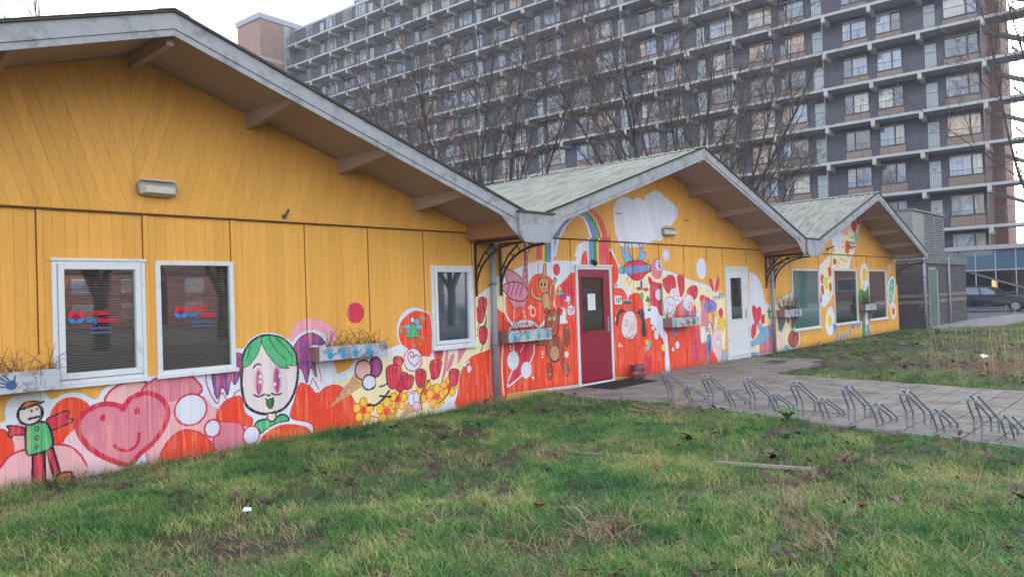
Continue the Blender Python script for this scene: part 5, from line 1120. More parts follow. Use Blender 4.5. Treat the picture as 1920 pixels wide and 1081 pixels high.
# ---------------------------------------------------------------- doors
x0,x1,z0,z1=DOORS[0][:4]; P=pav[1]; b=MB(); frame(b,x0,x1,z0,z1,.06,-.03,.06,.05); b.box(x0-.02,x1+.02,-.05,-.0302,z1-.005,z1+.03); F=b.build('door_frame',WHITE,P)
D=MB(); gx0,gx1,gz0,gz1=10.64,11.31,.99,1.97
for a in ((x0+.064,gx0,z0+.06,z1-.064),(gx1,x1-.064,z0+.06,z1-.064),(gx0,gx1,z0+.06,gz0),(gx0,gx1,gz1,z1-.064)): D.box(a[0],a[1],-.012,.03,a[2],a[3])
frame(D,gx0-.02,gx1+.02,gz0-.02,gz1+.02,.025,-.022,-.0125); D.box(x0+.07,x1-.07,-.022,-.0125,.09,.13); dr=D.build('door',CARM,P,label='crimson front door')
b=MB(); b.box(gx0,gx1,.004,.008,gz0,gz1); b.build('pane',glass('brown_wired_glass','#6d5b52',.03,'#54463c',.5),dr)
b=MB(); b.box(10.84,11.06,-.004,.003,1.37,1.67); n=b.build('notice',PAPER,dr); 
b=MB()
for i in range(9): b.box(10.87,11.03-.03*(i%3==2),-.0052,-.0042,1.61-i*.025,1.615-i*.025)
b.box(10.9,10.99,-.0052,-.0042,1.635,1.65); b.build('notice_print',mat('print_grey','#7c8ba4',.7),dr)
b=MB(); b.box(11.40,11.44,-.03,-.0125,.95,1.24); b.tube([(11.42,-.02,1.12),(11.42,-.06,1.12),(11.31,-.065,1.12)],.009,6); b.build('handle',mat('handle_metal','#aab0b8',.35,metal=.6),dr)
x0,x1,z0,z1=DOORS[1][:4]; b=MB(); frame(b,x0,x1,z0,z1,.07,-.03,.06,.06); b.box(x0-.02,x1+.02,-.05,-.0302,z1-.005,z1+.02); F=b.build('door_frame',WHITE,P); D=MB(); gx0,gx1,gz0,gz1=16.40,17.0,.96,1.95
for a in ((x0+.074,gx0,z0+.07,z1-.074),(gx1,x1-.074,z0+.07,z1-.074),(gx0,gx1,z0+.07,gz0),(gx0,gx1,gz1,z1-.074)): D.box(a[0],a[1],-.012,.03,a[2],a[3])
frame(D,gx0-.03,gx1+.03,gz0-.03,gz1+.03,.035,-.024,-.0125); D.box(x0+.08,x1-.08,-.03,-.0125,.1,.14); dr=D.build('door',WHITE,P,label='white panelled door with long glass')
b=MB(); b.box(gx0,gx1,.004,.008,gz0,gz1); b.build('pane',glass('dark_door_glass','#50463e',.08,'#3a332e',.45),dr)
b=MB(); b.box(17.15,17.18,-.03,-.0125,.95,1.2); b.tube([(17.165,-.02,1.1),(17.165,-.06,1.1),(17.07,-.065,1.1)],.009,6); b.build('handle',mat('handle_metal','#aab0b8'),dr)
# ---------------------------------------------------------------- fittings on the walls
def bulkhead(x,z,l,label):
    t=thing('wall_lamp',(x,-.034,z),label,'wall lamp','bulkhead lamps on the gables'); h=.075
    b=MB(); b.prism([tuple(q) for q in spl(np.array([(x-l/2,z-h*.3),(x-l/2+.05,z-h),(x+l/2-.05,z-h),(x+l/2,z-h*.3),(x+l/2,z+h*.5),(x+l/2-.05,z+h),(x-l/2+.05,z+h),(x-l/2,z+h*.5)]).ravel(),True,4)],-.10,-.036); b.build('housing',mat('lamp_housing','#9a928c',.5,.1,5),t)
    b=MB(); n0=[(x-l/2+.015,z-h*.9),(x+l/2-.015,z-h*.9),(x+l/2-.015,z+h*.55),(x-l/2+.015,z+h*.55)]
    b.v+=[(p[0],-.101,p[1]) for p in n0]+[(x-l/2+.05,-.17,z-h*.7),(x+l/2-.05,-.17,z-h*.7),(x+l/2-.05,-.17,z+h*.2),(x-l/2+.05,-.17,z+h*.2)]
    b.f+=[(0,1,5,4),(1,2,6,5),(2,3,7,6),(3,0,4,7),(4,5,6,7)]; b.mi+=[0]*5; b.build('diffuser',mat('lamp_diffuser','#c9c6bc',.35,.08,10),t)
    b=MB(); b.box(x-l/2+.03,x+l/2-.03,-.15,-.036,z+h+.003,z+h+.014); b.build('hood',mat('lamp_hood','#c8c4c4',.5),t)
bulkhead(3.24,2.92,.40,'oblong bulkhead lamp on the bare yellow gable nearest the camera'); bulkhead(13.62,2.91,.46,'oblong bulkhead lamp beside the painted white cloud'); bulkhead(24.68,2.98,.5,'oblong bulkhead lamp over the small red painted figure on the farthest gable')
t=thing('wall_spout',(4.76,0,2.74),'short grey pipe stub pointing up out of the yellow wall','pipe'); b=MB(); b.tube([(4.75,-.03,2.72),(4.73,-.09,2.71),(4.77,-.12,2.80)],.018,8); b.build('pipe_stub',mat('stub','#57504c',.6),t); b=MB(); b.tube([(4.75,-.034,2.72),(4.75,-.045,2.72)],.03,10); b.build('flange',mat('stub','#57504c'),t)
t=thing('house_number_plate',(11.77,0,1.53),'small white plate reading 157h beside the crimson door','number plate'); b=MB(); b.bbox(11.66,11.88,-.028,-.002,1.45,1.615,.004); b.build('plate',PAPER,t); text('157',.125,(11.672,-.0285,1.485),INK,t,space=.92); text('h',.06,(11.84,-.0285,1.545),INK,t)
t=thing('mailbox_slot',(12.07,0,1.5),'chrome letter slot with a flap right of the number plate','letter slot'); b=MB(); b.bbox(11.92,12.24,-.024,-.002,1.46,1.53,.004); b.build('surround',mat('slot_metal','#b4b8bc',.35,metal=.5),t); b=MB(); b.box(11.94,12.22,-.034,-.0245,1.505,1.522); b.build('flap',mat('slot_metal','#b4b8bc'),t); b=MB(); b.box(11.95,12.21,-.0265,-.0245,1.47,1.495); b.build('opening',BLACK,t)
t=thing('intercom_plate',(11.72,0,1.8),'tiny grey bell plate above the house number','bell plate'); b=MB(); b.bbox(11.67,11.78,-.022,-.002,1.76,1.85,.004); b.build('plate',mat('plate_grey','#c4c4c0',.5),t); b=MB(); b.box(11.69,11.76,-.024,-.0222,1.81,1.825); b.build('name_strip',INK,t)
t=thing('security_camera',(11.0,0,2.25),'small black dome camera over the crimson door','security camera'); b=MB(); b.lathe([(.045,2.26),(.05,2.24),(.05,2.22),(.03,2.185),(.005,2.18)],11.01,-.07,14); b.build('dome',BLACK,t,smooth=True); b=MB(); b.box(10.97,11.05,-.07,-.002,2.262,2.29); b.build('mount',BLACK,t)
t=thing('letter_slot_grey',(16.02,0,1.62),'grey horizontal letter slot left of the white door','letter slot'); b=MB(); b.bbox(15.85,16.09,-.03,-.018,1.51,1.62,.004); b.build('surround',mat('plate_grey','#c4c4c0'),t); b=MB(); b.box(15.87,16.07,-.034,-.0305,1.55,1.59); b.build('flap',mat('slot_dark','#8f9498',.5),t)
t=thing('wall_vent',(28.8,0,2.29),'small white louvred vent near the far corner of the last gable','vent'); b=MB(); b.bbox(28.68,28.94,-.03,-.002,2.2,2.4,.005); b.build('cover',WHITE,t); b=MB()
for i in range(4): b.box(28.73,28.89,-.036,-.0305,2.24+i*.035,2.25+i*.035)
b.build('louvre_slots',INK,t)
t=thing('wall_vent',(22.8,0,2.83),'dark slanting bracket stub at the foot of the last gable, beside the white oval','bracket'); b=MB(); b.tube([(22.65,-.04,2.78),(22.9,-.16,2.88)],.02,6); b.build('arm',IRON,t); b=MB(); b.box(22.61,22.68,-.05,-.035,2.74,2.83); b.build('foot_plate',IRON,t); t.name='stub_bracket'
for x,l in ((11.75,'upper left of the painted cloud'),(14.33,'right of the painted cloud on bare yellow boards')):
    b=MB(); b.box(x,x+.22,-.04,-.0345,3.19,3.205); b.build('vent_slot',BLACK,None,label='thin dark vent slot '+l,cat='vent')
t=thing('conduit',(13.32,0,1.2),'grey vertical cable conduit between the flying bird painting and planter','conduit'); b=MB(); b.box(13.30,13.345,-.04,-.0165,1.17,1.80); b.build('cover',mat('conduit_grey','#8f8580',.6),t)
b=MB(); b.box(13.297,13.348,-.042,-.016,1.80,1.815); b.build('end_cap',mat('conduit_grey','#8f8580'),t)
# ---------------------------------------------------------------- planters with dead plants
PLW=mat('planter_paint','#b9bcc6',.75,.18,9,'#6b5a58',.5,9,bump=.2); PLE=mat('planter_end_wood','#8d6a64',.85,.2,9,stretch=(1,8,1)); TWIG=mat('dead_stems','#4f3c34',.9,.3,5); HANDB=mat('handprint_blue','#2f8fb8',.7); HANDD=mat('handprint_navy','#3d5a8a',.7); HANDR=mat('handprint_red','#a04a50',.7); SOIL=mat('soil','#2a211b',.95,.3,20)
def hand(b,x,z,s,y,tilt=0):
    ca,sa=math.cos(tilt),math.sin(tilt); T=lambda u,v:(x+(u*ca-v*sa)*s,y,z+(u*sa+v*ca)*s)
    b.poly([T(.30*math.cos(a*math.pi/5),.32*math.sin(a*math.pi/5)-.1) for a in range(10)])
    for k,(u,v,l,an) in enumerate(((-.24,.1,.34,2.0),(-.1,.2,.42,1.75),(.05,.22,.44,1.5),(.19,.16,.38,1.25),(.26,-.12,.34,.45))):
        dx,dz=math.cos(an),math.sin(an); w_=.055; b.poly([T(u-dz*w_,v+dx*w_-.0),T(u+dz*w_,v-dx*w_),T(u+dx*l+dz*w_*.8,v+dz*l-dx*w_*.8),T(u+dx*(l+.05),v+dz*(l+.05)),T(u+dx*l-dz*w_*.8,v+dz*l+dx*w_*.8)])
def planter(x0,x1,z0,z1,label,hands,seed,brace=False,lush=1.0,tall=.12):
    t=thing('planter_box',((x0+x1)/2,-.13,z0),label,'planter','window box planters along the wall'); yf,yb=-.25,-.02
    b=MB(); b.bbox(x0,x1,yf,yf+.02,z0,z1,.004); b.build('front_board',PLW,t); b=MB(); b.box(x0,x0+.018,yf+.021,yb,z0,z1); b.box(x1-.018,x1,yf+.021,yb,z0,z1); b.build('end_board',PLE,t)
    b=MB(); b.box(x0+.019,x1-.019,yf+.021,yb,z0+.005,z0+.02); b.build('bottom_board',PLE,t); b=MB(); b.box(x0+.019,x1-.019,yf+.021,yb,z0+.021,z1-.03); b.build('soil',SOIL,t)
    for i,(fx,c,tl) in enumerate(hands):
        b=MB(); hand(b,x0+(x1-x0)*fx,(z0+z1)/2-.01,.15,yf-.0012-.0002*i,tl); b.build('hand_print',c,t)
    rg=random.Random(seed); p=thing('dead_plant',((x0+x1)/2,-.13,z1-.03),'leafless brown stems in the planter '+label.split(' planter ')[1],'plant','dead plants in the planters')
    b=MB()
    for i in range(int(70*lush*(x1-x0))+14):
        x=rg.uniform(x0+.03,x1-.03); y=rg.uniform(yf+.03,yb-.02); z=z1-.04; a=rg.uniform(0,6.28); L=rg.uniform(.06,.24)*lush; pts=[(x,y,z)]; dz=rg.uniform(.01,tall*.8)
        for s_ in range(5):
            a+=rg.uniform(-.8,.8); pts.append((pts[-1][0]+math.cos(a)*L/5,pts[-1][1]+math.sin(a)*L/7,pts[-1][2]+dz)); dz-=.018*rg.uniform(.6,1.7)
        b.tube(pts,[.0035,.003,.0028,.0025,.002,.001],3,False)
    b.build('stems',TWIG,p)
    if brace:
        b=MB(); xm=x0+.1; b.prism([(-.02,z0-.34),(-.05,z0-.34),(-.22,z0-.03),(-.22,z0),(-.02,z0)],xm,xm+.04,'x'); b.prism([(-.02,z0-.34),(-.05,z0-.34),(-.22,z0-.03),(-.22,z0),(-.02,z0)],x1-.14,x1-.10,'x'); b.build('support_bracket',mat('brace_grey','#6f7482',.7),t)
    return t
PI=math.pi
planter(1.15,2.23,.915,1.11,'grey paint-flecked planter left of the first window',[(.3,HANDB,.3),(.62,HANDD,1)],1,lush=1.2)
planter(5.06,6.09,.935,1.105,'white planter with blue handprints between the second and third windows',[(.14,HANDB,.1),(.33,HANDB,-.1),(.5,HANDB,.2),(.7,HANDB,0)],2,lush=1.1)
planter(8.45,9.49,.935,1.12,'white planter with teal handprints left of the crimson door',[(.13,HANDB,.1),(.42,mat('handprint_teal','#3aa6a0',.7),.2),(.68,mat('handprint_teal','#3aa6a0'),-.1),(.9,HANDB,0)],3,lush=1.0)
planter(13.35,14.44,.925,1.12,'mottled grey planter between the crimson and white doors',[(.1,mat('handprint_teal','#3aa6a0'),.1),(.55,HANDR,.2),(.8,HANDD,0)],4,lush=.6)
planter(18.95,20.02,.90,1.10,'grey planter right beside the second downpipe',[(.6,HANDD,.3),(.8,HANDD,0)],5,True,1.7,.2)
planter(25.28,26.30,.86,1.07,'narrow dark planter under the green hand painting',[(.5,HANDR,0)],6,True,1.8,.2)
# ---------------------------------------------------------------- ground
GRD=mat('grassy_soil','#46482a',.95,.35,3,'#3a2f28',.75,1.1,bump=.8,bscale=18)
def hgt(x,y):   # gentle unevenness of the lawn, level at the wall and the paving
    f_=min(1,max(0,-y-.15)/1.5)*min(1,max(0,abs(x-11)-2.6)/1.5) if y>-9 else 1
    return (.035*math.sin(x*1.3+y*.7)+.03*math.sin(y*1.9-x*.6)+.015*math.sin(x*3.7+1)*math.cos(y*3.1))*f_*(1 if x<24 else 0)-.012
b=MB(); xs=[-300,-60,-20]+[-8+.4*i for i in range(91)]+[40,60,100,250,700]; ys=[-400,-120,-60,-30]+[-16+.4*i for i in range(45)]+[12,30,60,120,300,700]
for y in ys:
    for x in xs: b.v.append((x,y,hgt(x,y)-.0 if -8<x<26 and -16<y<1.5 else -.012-(.02 if x>24 else 0)))
nx=len(xs)
for j in range(len(ys)-1):
    for i in range(nx-1): a=j*nx+i; b.f.append((a,a+1,a+nx+1,a+nx)); b.mi.append(0)
b.build('ground',GRD,None,True,kind='structure')
ASPH=mat('asphalt','#5f6068',.85,.15,8,'#4a4a50',.3,.5,bump=.3,bscale=60); CONC=mat('pale_concrete','#8f8e92',.85,.12,3,'#6f6e70',.4,1.5)
b=MB(); b.poly([(38,-3.2,.0),(46,-2.0,.0),(120,-40,.0),(120,200,.0),(38.3,200,.0)]); b.poly([(38,-3.2,.0),(120,-40,.0),(90,-120,.0),(60,-60,0)]); b.build('road',ASPH,None,kind='structure')
b=MB(); b.prism([(30.6,-1.15),(33,-2.5),(38.0,-3.0),(46,-2.1),(46,-1.5),(38.1,-.55),(31.0,-.55)],-.05,.022,'z'); b.build('pavement',CONC,None,kind='structure')
b=MB(); b.prism([(46.0,-2.1),(70,-13),(70,-12.8),(46.1,-1.9)],-.05,.09,'z'); b.build('kerb',CONC,None,kind='structure')
# paving slabs: forecourt along the wall, and the path that leaves it past the cycle stands
TILE=mat('paving_slab','#837b75',.85,.16,5,'#665f59',.55,2.0,bump=.25,bscale=40,rnd=.10)
def sk(u,v): return (u+.2*min(0,v+2.25),v)
def inpath(u,v):
    if v>0.05 or u<9.62: return False
    if v>-2.25: return u<17.3-.12*abs(v) and not (v<-1.95 and u>16.2)
    return u<13.95 and v>-9.2
T_=.3; tiles=[]
for i in range(27):
    for j in range(31):
        u0,v1=9.64+i*T_,-.02-j*T_
        if inpath(u0+T_/2,v1-T_/2) : tiles.append((u0,v1))
pb=MB(); pb.poly([(*sk(9.66,-.0),-.002),(*sk(9.66,-2.25),-.002),(*sk(9.66,-9.2),-.002),(*sk(13.85,-9.2),-.002),(*sk(13.85,-2.25),-.002),(16.9,-2.0,-.002),(17.2,0,-.002)][::1]); path=pb.build('path',mat('joint_sand','#332e28',.95,.2,9),None,kind='structure')
rg=random.Random(4)
def tile(b,u0,v1,dz,tx,ty,ox=0,oy=0):
    g=.007; c=[(u0+g,v1-T_+g),(u0+T_-g,v1-T_+g),(u0+T_-g,v1-g),(u0+g,v1-g)]; P4=[sk(*q) for q in c]; cx,cy=sum(p[0] for p in P4)/4,sum(p[1] for p in P4)/4; n=len(b.v)
    for k,(sc,zz) in enumerate(((1,-.03),(1,.016),(.965,.021))):
        for p in P4: x=cx+(p[0]-cx)*sc; y=cy+(p[1]-cy)*sc; b.v.append((x-ox,y-oy,zz+dz+(x-cx)*tx+(y-cy)*ty))
    for k in (0,4):
        for i in range(4): j=(i+1)%4; b.f.append((n+k+i,n+k+j,n+k+4+j,n+k+4+i)); b.mi.append(0)
    b.f.append((n+8,n+9,n+10,n+11)); b.mi.append(0)
camxy=(0,-8.2); tiles.sort(key=lambda t:(sk(*t)[0]-camxy[0])**2+(sk(*t)[1]-camxy[1])**2)
far=MB(); n_=0
for (u0,v1) in tiles:
    x,y=sk(u0,v1); a=math.degrees(math.atan2(y+8.2,x))
    vis=a>5
    dz,tx,ty=rg.uniform(-.003,.003),rg.uniform(-.012,.012),rg.uniform(-.012,.012)
    if vis and n_<298:
        bb=MB(); tile(bb,u0,v1,dz,tx,ty); bb.build('paving_slab',TILE,path); n_+=1
    else: tile(far,u0,v1,dz,tx,ty)
far.build('far_paving_slabs',TILE,path,kind='stuff')
b=MB(); b.prism([sk(9.57,-.3),sk(9.57,-2.25),sk(9.57,-9.2),sk(9.63,-9.2),sk(9.63,-2.25),sk(9.63,-.3)],-.1,.018,'z'); b.build('kerb_edging',CONC,None,kind='structure')
# ---------------------------------------------------------------- mat, pot
t=thing('doormat',(11.2,-.45,.02),'large dark rubber doormat in front of the crimson door','doormat'); b=MB(); b.prism([(10.45,-.10),(11.85,-.10),(11.85,-.78),(10.45,-.78)],.022,.034,'z'); b.build('mat_body',mat('rubber_mat','#232228',.85,.2,30,bump=.6,bscale=120),t)
b=MB()
for i in range(34): x=10.49+i*.04; b.box(x,x+.012,-.75,-.13,.0342,.037)
b.build('ribs',mat('rubber_rib','#302e36',.8),t)
t=thing('flower_pot',(12.08,-.2,.02),'small mottled dark red drum shaped pot by the crimson door','pot'); b=MB(); b.lathe([(.12,.02),(.145,.05),(.148,.16),(.142,.165),(.148,.17),(.145,.27),(.13,.285),(.12,.285),(.118,.26)],12.08,-.2,18); b.build('pot_body',mat('pot_paint','#6e3438',.6,.3,10,'#b07a78',.5,12),t,True); b=MB(); b.lathe([(.001,.25),(.117,.251)],12.08,-.2,14); b.build('soil',SOIL,t)
# ---------------------------------------------------------------- cycle stands
def stand(hi):
    t=thing('bicycle_stand',(0,0,0),'x','bicycle stand','low and high cycle stands along the path' ,local=True); H=.46 if hi else .27; r=.0115
    for k in range(2):
        o=-.075*k; b=MB()
        if hi: P=[(0,-.08),(0,.16),(-.012,.22),(-.10,.35),(-.125,.40),(-.12,.44),(-.09,.46),(-.05,.448),(.0,.415),(.33,.205),(.38,.165),(.39,.11),(.39,-.08)]
        else: P=[(.0,-.08),(.0,.04),(-.015,.08),(-.085,.19),(-.10,.23),(-.09,.26),(-.06,.277),(-.02,.262),(.27,.105),(.31,.075),(.32,.03),(.32,-.08)]
        sp=spl(np.array(P).ravel(),False,3); b.tube([(p[0],o,p[1]) for p in sp],r,8); b.build('hoop',GALV,t,True)
    b=MB(); 
    for (x,z) in (((-.105,.41),(.389,.13)) if hi else ((-.095,.24),(.318,.05))): b.tube([(x,.0,z),(x,-.075,z)],.006,6)
    b.build('cross_rod',GALV,t); return t
hs_,ls_=stand(True),stand(False)
sp_h=[(9.74,-2.28),(9.62,-3.0),(9.50,-3.69),(9.36,-4.38),(9.23,-5.05),(9.1,-5.72),(8.97,-6.4),(8.84,-7.1)]; sp_l=[(9.72,-2.64),(9.58,-3.36),(9.46,-4.04),(9.32,-4.72),(9.18,-5.38),(9.06,-6.03),(8.95,-6.68)]
ORD=['first','second','third','fourth','fifth','sixth','seventh','eighth']
for k,(pts,pr_,nm) in enumerate(((sp_h,hs_,'tall'),(sp_l,ls_,'low'))):
    for i,(x,y) in enumerate(pts):
        o=pr_ if i==0 else copy_tree(pr_); o.location=(x,y,.0); o.rotation_euler=(0,0,R(-11)+R(rg.uniform(-3,3))); o['group']='galvanised cycle stands along the path edge'
        o['label']={0:f'{nm} galvanised cycle stand closest to the crimson door, amid dry straw' if nm=='tall' else 'low galvanised cycle stand closest to the crimson door'}.get(i,f'{nm} galvanised cycle stand, {ORD[i]} {nm} one counted from the crimson door')
# ---------------------------------------------------------------- louvred plant room and brick store beyond the last gable
BRK=brickmat('dark_brick','#4c474c','#5d555a','#3a373a'); BRB=brickmat('tan_band_brick','#857a70','#96897d','#4c4a48')
t=thing('brick_store',(31,-.48,0),'low dark brick store with pale bands, green door and grey pipes beyond the last gable','building'); X0,X1,Y0=31.0,38.1,-.48
b=MB(); b.box(X0,X1,Y0,Y0+.15,0,.92); b.box(X0,X1,Y0,Y0+.15,1.03,1.16); b.box(X0,X1,Y0,Y0+.15,1.27,2.45)
for (a,c) in ((0,.92),(1.03,1.16),(1.27,2.45)): b.box(X0,X0+.15,Y0+.151,8,a,c); b.box(X1-.15,X1,Y0+.151,8,a,c)
b.box(X0,X1,7.9,8,0,2.4); b.build('wall',BRK,t)
b=MB()
for a in (.921,1.161): b.box(X0-.004,X1+.004,Y0-.004,Y0+.15,a,a+.108); b.box(X0-.004,X0+.15,Y0+.151,8,a,a+.108); b.box(X1-.15,X1+.004,Y0+.151,8,a,a+.108)
b.build('brick_band',BRB,t)
b=MB(); b.box(X0-.06,X1+.06,Y0-.06,8.05,2.451,2.76); b.build('roof_edge',mat('grey_roof_edge','#6e7074',.8,.2,3,'#4f5a50',.5,3),t)
for nm,dx0,dx1 in (('a',31.95,32.85),):
    b=MB(); b.box(dx0-.06,dx1+.06,Y0-.03,Y0-.002,0,2.3); b.build('door_frame',mat('store_door_frame','#8fa39c',.6),t); b=MB(); b.box(dx0,dx1,Y0-.045,Y0-.031,.03,2.22); d_=b.build('door',mat('sage_door','#526c5c',.55,.1,3),t); b=MB(); b.tube([(dx1-.08,Y0-.05,1.05),(dx1-.08,Y0-.09,1.05),(dx1-.2,Y0-.09,1.05)],.012,6); b.build('handle',GALV,d_)
    b=MB(); b.box(dx1+.061,dx1+.16,Y0-.07,Y0-.002,0,2.2); b.build('door_stop_post',mat('pale_post','#8fa2a6',.5),t)
for x in (31.05,34.75): 
    b=MB(); b.tube([(x,Y0-.07,0),(x,Y0-.07,2.75)],.05,10); b.build('downpipe',ZINC,t,True)
b=MB(); b.tube([(X0-.07,.5,0),(X0-.07,.5,2.75)],.05,10); b.build('downpipe',ZINC,t,True)
t=thing('louvred_plant_housing',(33.5,0,2.76),'grey metal ventilation housing with louvres standing on the brick store roof','ventilation housing'); a0,a1,c0,c1=31.5,36.3,-.1,2.4
b=MB(); b.box(a0,a1,c0+.06,c1,2.762,4.52); b.build('housing',mat('housing_metal','#74787c',.5,.1,3),t)
b=MB(); b.box(a0-.05,a1+.05,c0-.05,c1+.05,4.521,4.6); b.build('lid',mat('housing_lid','#5d6064',.5),t)
for x in (a0,a0+1.75,a0+3.28,a1-.06): b=MB(); b.box(x,x+.06,c0,c0+.058,2.762,4.52); b.build('louvre_post',mat('housing_metal','#74787c'),t)
b=MB(); b.box(a0+.06,a0+1.75,c0+.02,c0+.058,2.762,4.52); b.build('blank_panel',mat('panel_metal','#7f8184',.45,.08,2),t)
for xa,xb in ((a0+1.81,a0+3.28),(a0+3.34,a1-.06)):
    for i in range(21):
        z=2.80+i*.082; b=MB(); b.box(xa,xb,c0-.002,c0+.004,z,z+.03); b.poly([(xa,c0+.004,z+.03),(xb,c0+.004,z+.03),(xb,c0+.05,z+.05),(xa,c0+.05,z+.05)]); b.build('slat',mat('slat_metal','#9ea2a6',.5),t)
b=MB(); b.box(a0+1.81,a1-.06,c0+.051,c0+.0595,2.77,4.5); b.build('louvre_shadow_board',DK,t)  # near-black sheet paints the shade in the gaps between the slats
# ---------------------------------------------------------------- the gallery flats
F=thing('gallery_flats',(57.2,.6,0),'eleven-storey block of flats with white gallery slabs and barred railings filling the background','building',local=True,rz=R(94.2))
EDGE=mat('white_slab_edge','#a8a8aa',.8,.14,.6); SLAB=mat('gallery_concrete','#94949a',.8,.12,.6,'#8d8f94',.4,.7); SLATE=mat('slate_panel','#51505e',.7,.14,1.2); TANP=mat('tan_panel','#9a8576',.75,.08,1,rnd=.05); FRM=mat('dark_window_frame','#33343c',.6); RAIL=mat('railing_steel','#58565a',.5,metal=.2)
DOORM=mat('flat_door','#aab4ba',.6,.06,1,rnd=.12); BEAM=mat('beam_end','#aeaaa8',.8,.1,2); BRKR=brickmat('red_brown_brick','#8a6458','#9b7668','#8a8078')
CURT_REFL=['#8e9ab0','#3d4454','#a89f96','#6c7890','#2c323e','#8e7e72','#7e8ca6','#b2aca4','#414856','#b08a68','#8a90a0','#5a4c44']  # curtain colours; the peach tone paints warm light reflected in some panes
PANE=glass('flat_window','#ffffff',.05,CURT_REFL,1.0); LIT=emit('lit_room','#ffca88',.55)
zl=[5.44+2.745*k-.10 for k in range(12)]; S0,S1=-1.35,78.3; YF=-1.5
PER=17.0; WINP=[(6.28,8.0,6.95),(8.55,10.31,9.65),(12.95,14.95,14.3),(15.42,17.45,16.1),(18.62,20.7,19.3)]; DOORP=[(4.16,4.86),(11.72,12.42)]
def L_(b,x0,x1,y0,y1,z0,z1): b.box(x0,x1,y0,y1,z0,z1)
wm={}; sp_m={}
def spm(w_):
    if w_ not in sp_m: b=MB(); b.box(0,w_,-.029,0,0,.79); sp_m[w_]=b.mesh('spandrel_panel',TANP)
    return sp_m[w_]
def winmesh(w_,mu):
    if (w_,mu) in wm: return wm[(w_,mu)]
    h=1.45; b=MB(); f_=.07
    for (a,c,z0,z1) in ((0,f_,0,h),(w_-f_,w_,0,h),(f_,w_-f_,0,.09),(f_,w_-f_,h-f_,h),(mu-f_/1.6,mu+f_/1.6,.09,h-f_)): b.box(a,c,-.02,.04,z0,z1)
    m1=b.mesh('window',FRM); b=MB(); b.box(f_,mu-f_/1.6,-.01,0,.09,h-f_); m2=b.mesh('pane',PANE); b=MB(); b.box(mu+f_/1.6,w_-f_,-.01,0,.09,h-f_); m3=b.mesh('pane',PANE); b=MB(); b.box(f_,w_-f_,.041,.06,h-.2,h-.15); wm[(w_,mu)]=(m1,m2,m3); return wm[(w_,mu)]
b=MB(); L_(b,0,.7,-.03,.02,0,2.05); dm=b.mesh('door',DOORM)
b=MB(); L_(b,-.13,.13,-1.5,-.02,-.42,-.0); L_(b,-.13,.13,-.5,.03,-.36,-.0); bm_=b.mesh('beam_end',BEAM)
rg=random.Random(11); nwin=0
stuffwin=MB()
for k in range(-1,12):
    zf=(zl[k]+.10) if k>=0 else 2.79; zt=(zl[k+1]-.1) if k<11 else 37.95
    if k>=0:
        b=MB(); b.box(S0,S1,YF-.3,0,zl[k]-.09,zl[k]+.10); b.build('gallery_slab',SLAB,F); b=MB(); b.box(S0,S1,.001,.03,zl[k]-.093,zl[k]+.10); b.build('slab_edge',EDGE,F)
        b=MB(); ra=zf+1.05
        b.box(S0,S1,-.06,-.02,ra-.02,ra+.02); b.box(S0,S1,-.05,-.03,zf+.08,zf+.11)
        s=S0
        while s<S1: b.box(s,s+.018,-.05,-.032,zf+.11,ra-.02); s+=.125
        s=S0
        while s<S1: b.box(s-.02,s+.02,-.06,-.02,zf,ra); s+=1.7
        b.box(S0,S0+.03,-1.5,-.06,ra-.02,ra+.02)
        s=-1.5
        while s<-.06: b.box(S0,S0+.015,s,s+.018,zf+.1,ra-.02); s+=.125
        b.build('railing',RAIL,F,kind='stuff')
    b=MB(); b.box(1.5,S1,YF-.12,YF-.06,zf,zt+.02); 
    s=1.5
    while s<S1: b.box(s,s+.1,YF-.0599,YF-.03,zf,zt); s+=.2
    b.build('slate_wall_panel',SLATE,F)
    tan=MB(); hood=MB()
    for n in range(-1,5):
        for (a,c,mu) in WINP:
            a_,c_,m_=a+n*PER,c+n*PER,mu-a
            if a_<1.4 or c_>S1-1: continue
            put('spandrel_panel',spm(round(c-a,2)),F,(a_,YF,zf)); hood.box(a_+m_*.0+.1,c_-.1,YF+.01,YF+.05,zf+2.20,zf+2.25)
            m1,m2,m3=winmesh(round(c-a,2),round(m_,2))
            if nwin<298 or True:
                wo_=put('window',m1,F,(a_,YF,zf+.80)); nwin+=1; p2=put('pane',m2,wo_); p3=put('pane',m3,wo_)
                if rg.random()<.012 and a_<12 and k<3: p2.data=p2.data.copy(); p2.data.materials[0]=LIT
        for (a,c) in DOORP:
            a_=a+n*PER
            if a_<1.5 or a_>S1-2: continue
            put('door',dm,F,(a_,YF-.02,zf))
    for s in [1.2+PER*n+q for n in range(5) for q in (0,)]: pass
    hood.build('blind_rail',mat('blind_rail','#c9b9a8',.6),F,kind='stuff')
    if k>=0:
        for n in range(5):
            for q in (1.2,5.0,8.07,11.2,15.1,18.05):
                s=q+n*PER+(0 if q>2 or n==0 else 4.0) 
                if s<S1-1: put('beam_end',bm_,F,(s,0,zl[k]-.09))
for n in range(5):
    for s in (1.33,11.32+0):
        if s+n*PER<S1: b=MB(); b.tube([(s+n*PER,-.12,4.1),(s+n*PER,-.12,37.0)],.035,6); b.build('drain_pipe',mat('pale_pipe','#85827f',.6),F)
b=MB(); b.box(1.5,S1,-13,YF-.121,0,37.9); b.build('block_core',BRKR,F)
b=MB(); b.box(.75,1.499,-12,-5.5,0,37.5); b.build('stair_side_wall',BRKR,F)
b=MB(); b.box(1.3,S1+.1,-13.1,YF+.1,37.96,38.3); b.build('roof_edge',mat('roof_edge_metal','#9aa0a8',.6,.1,.5),F)
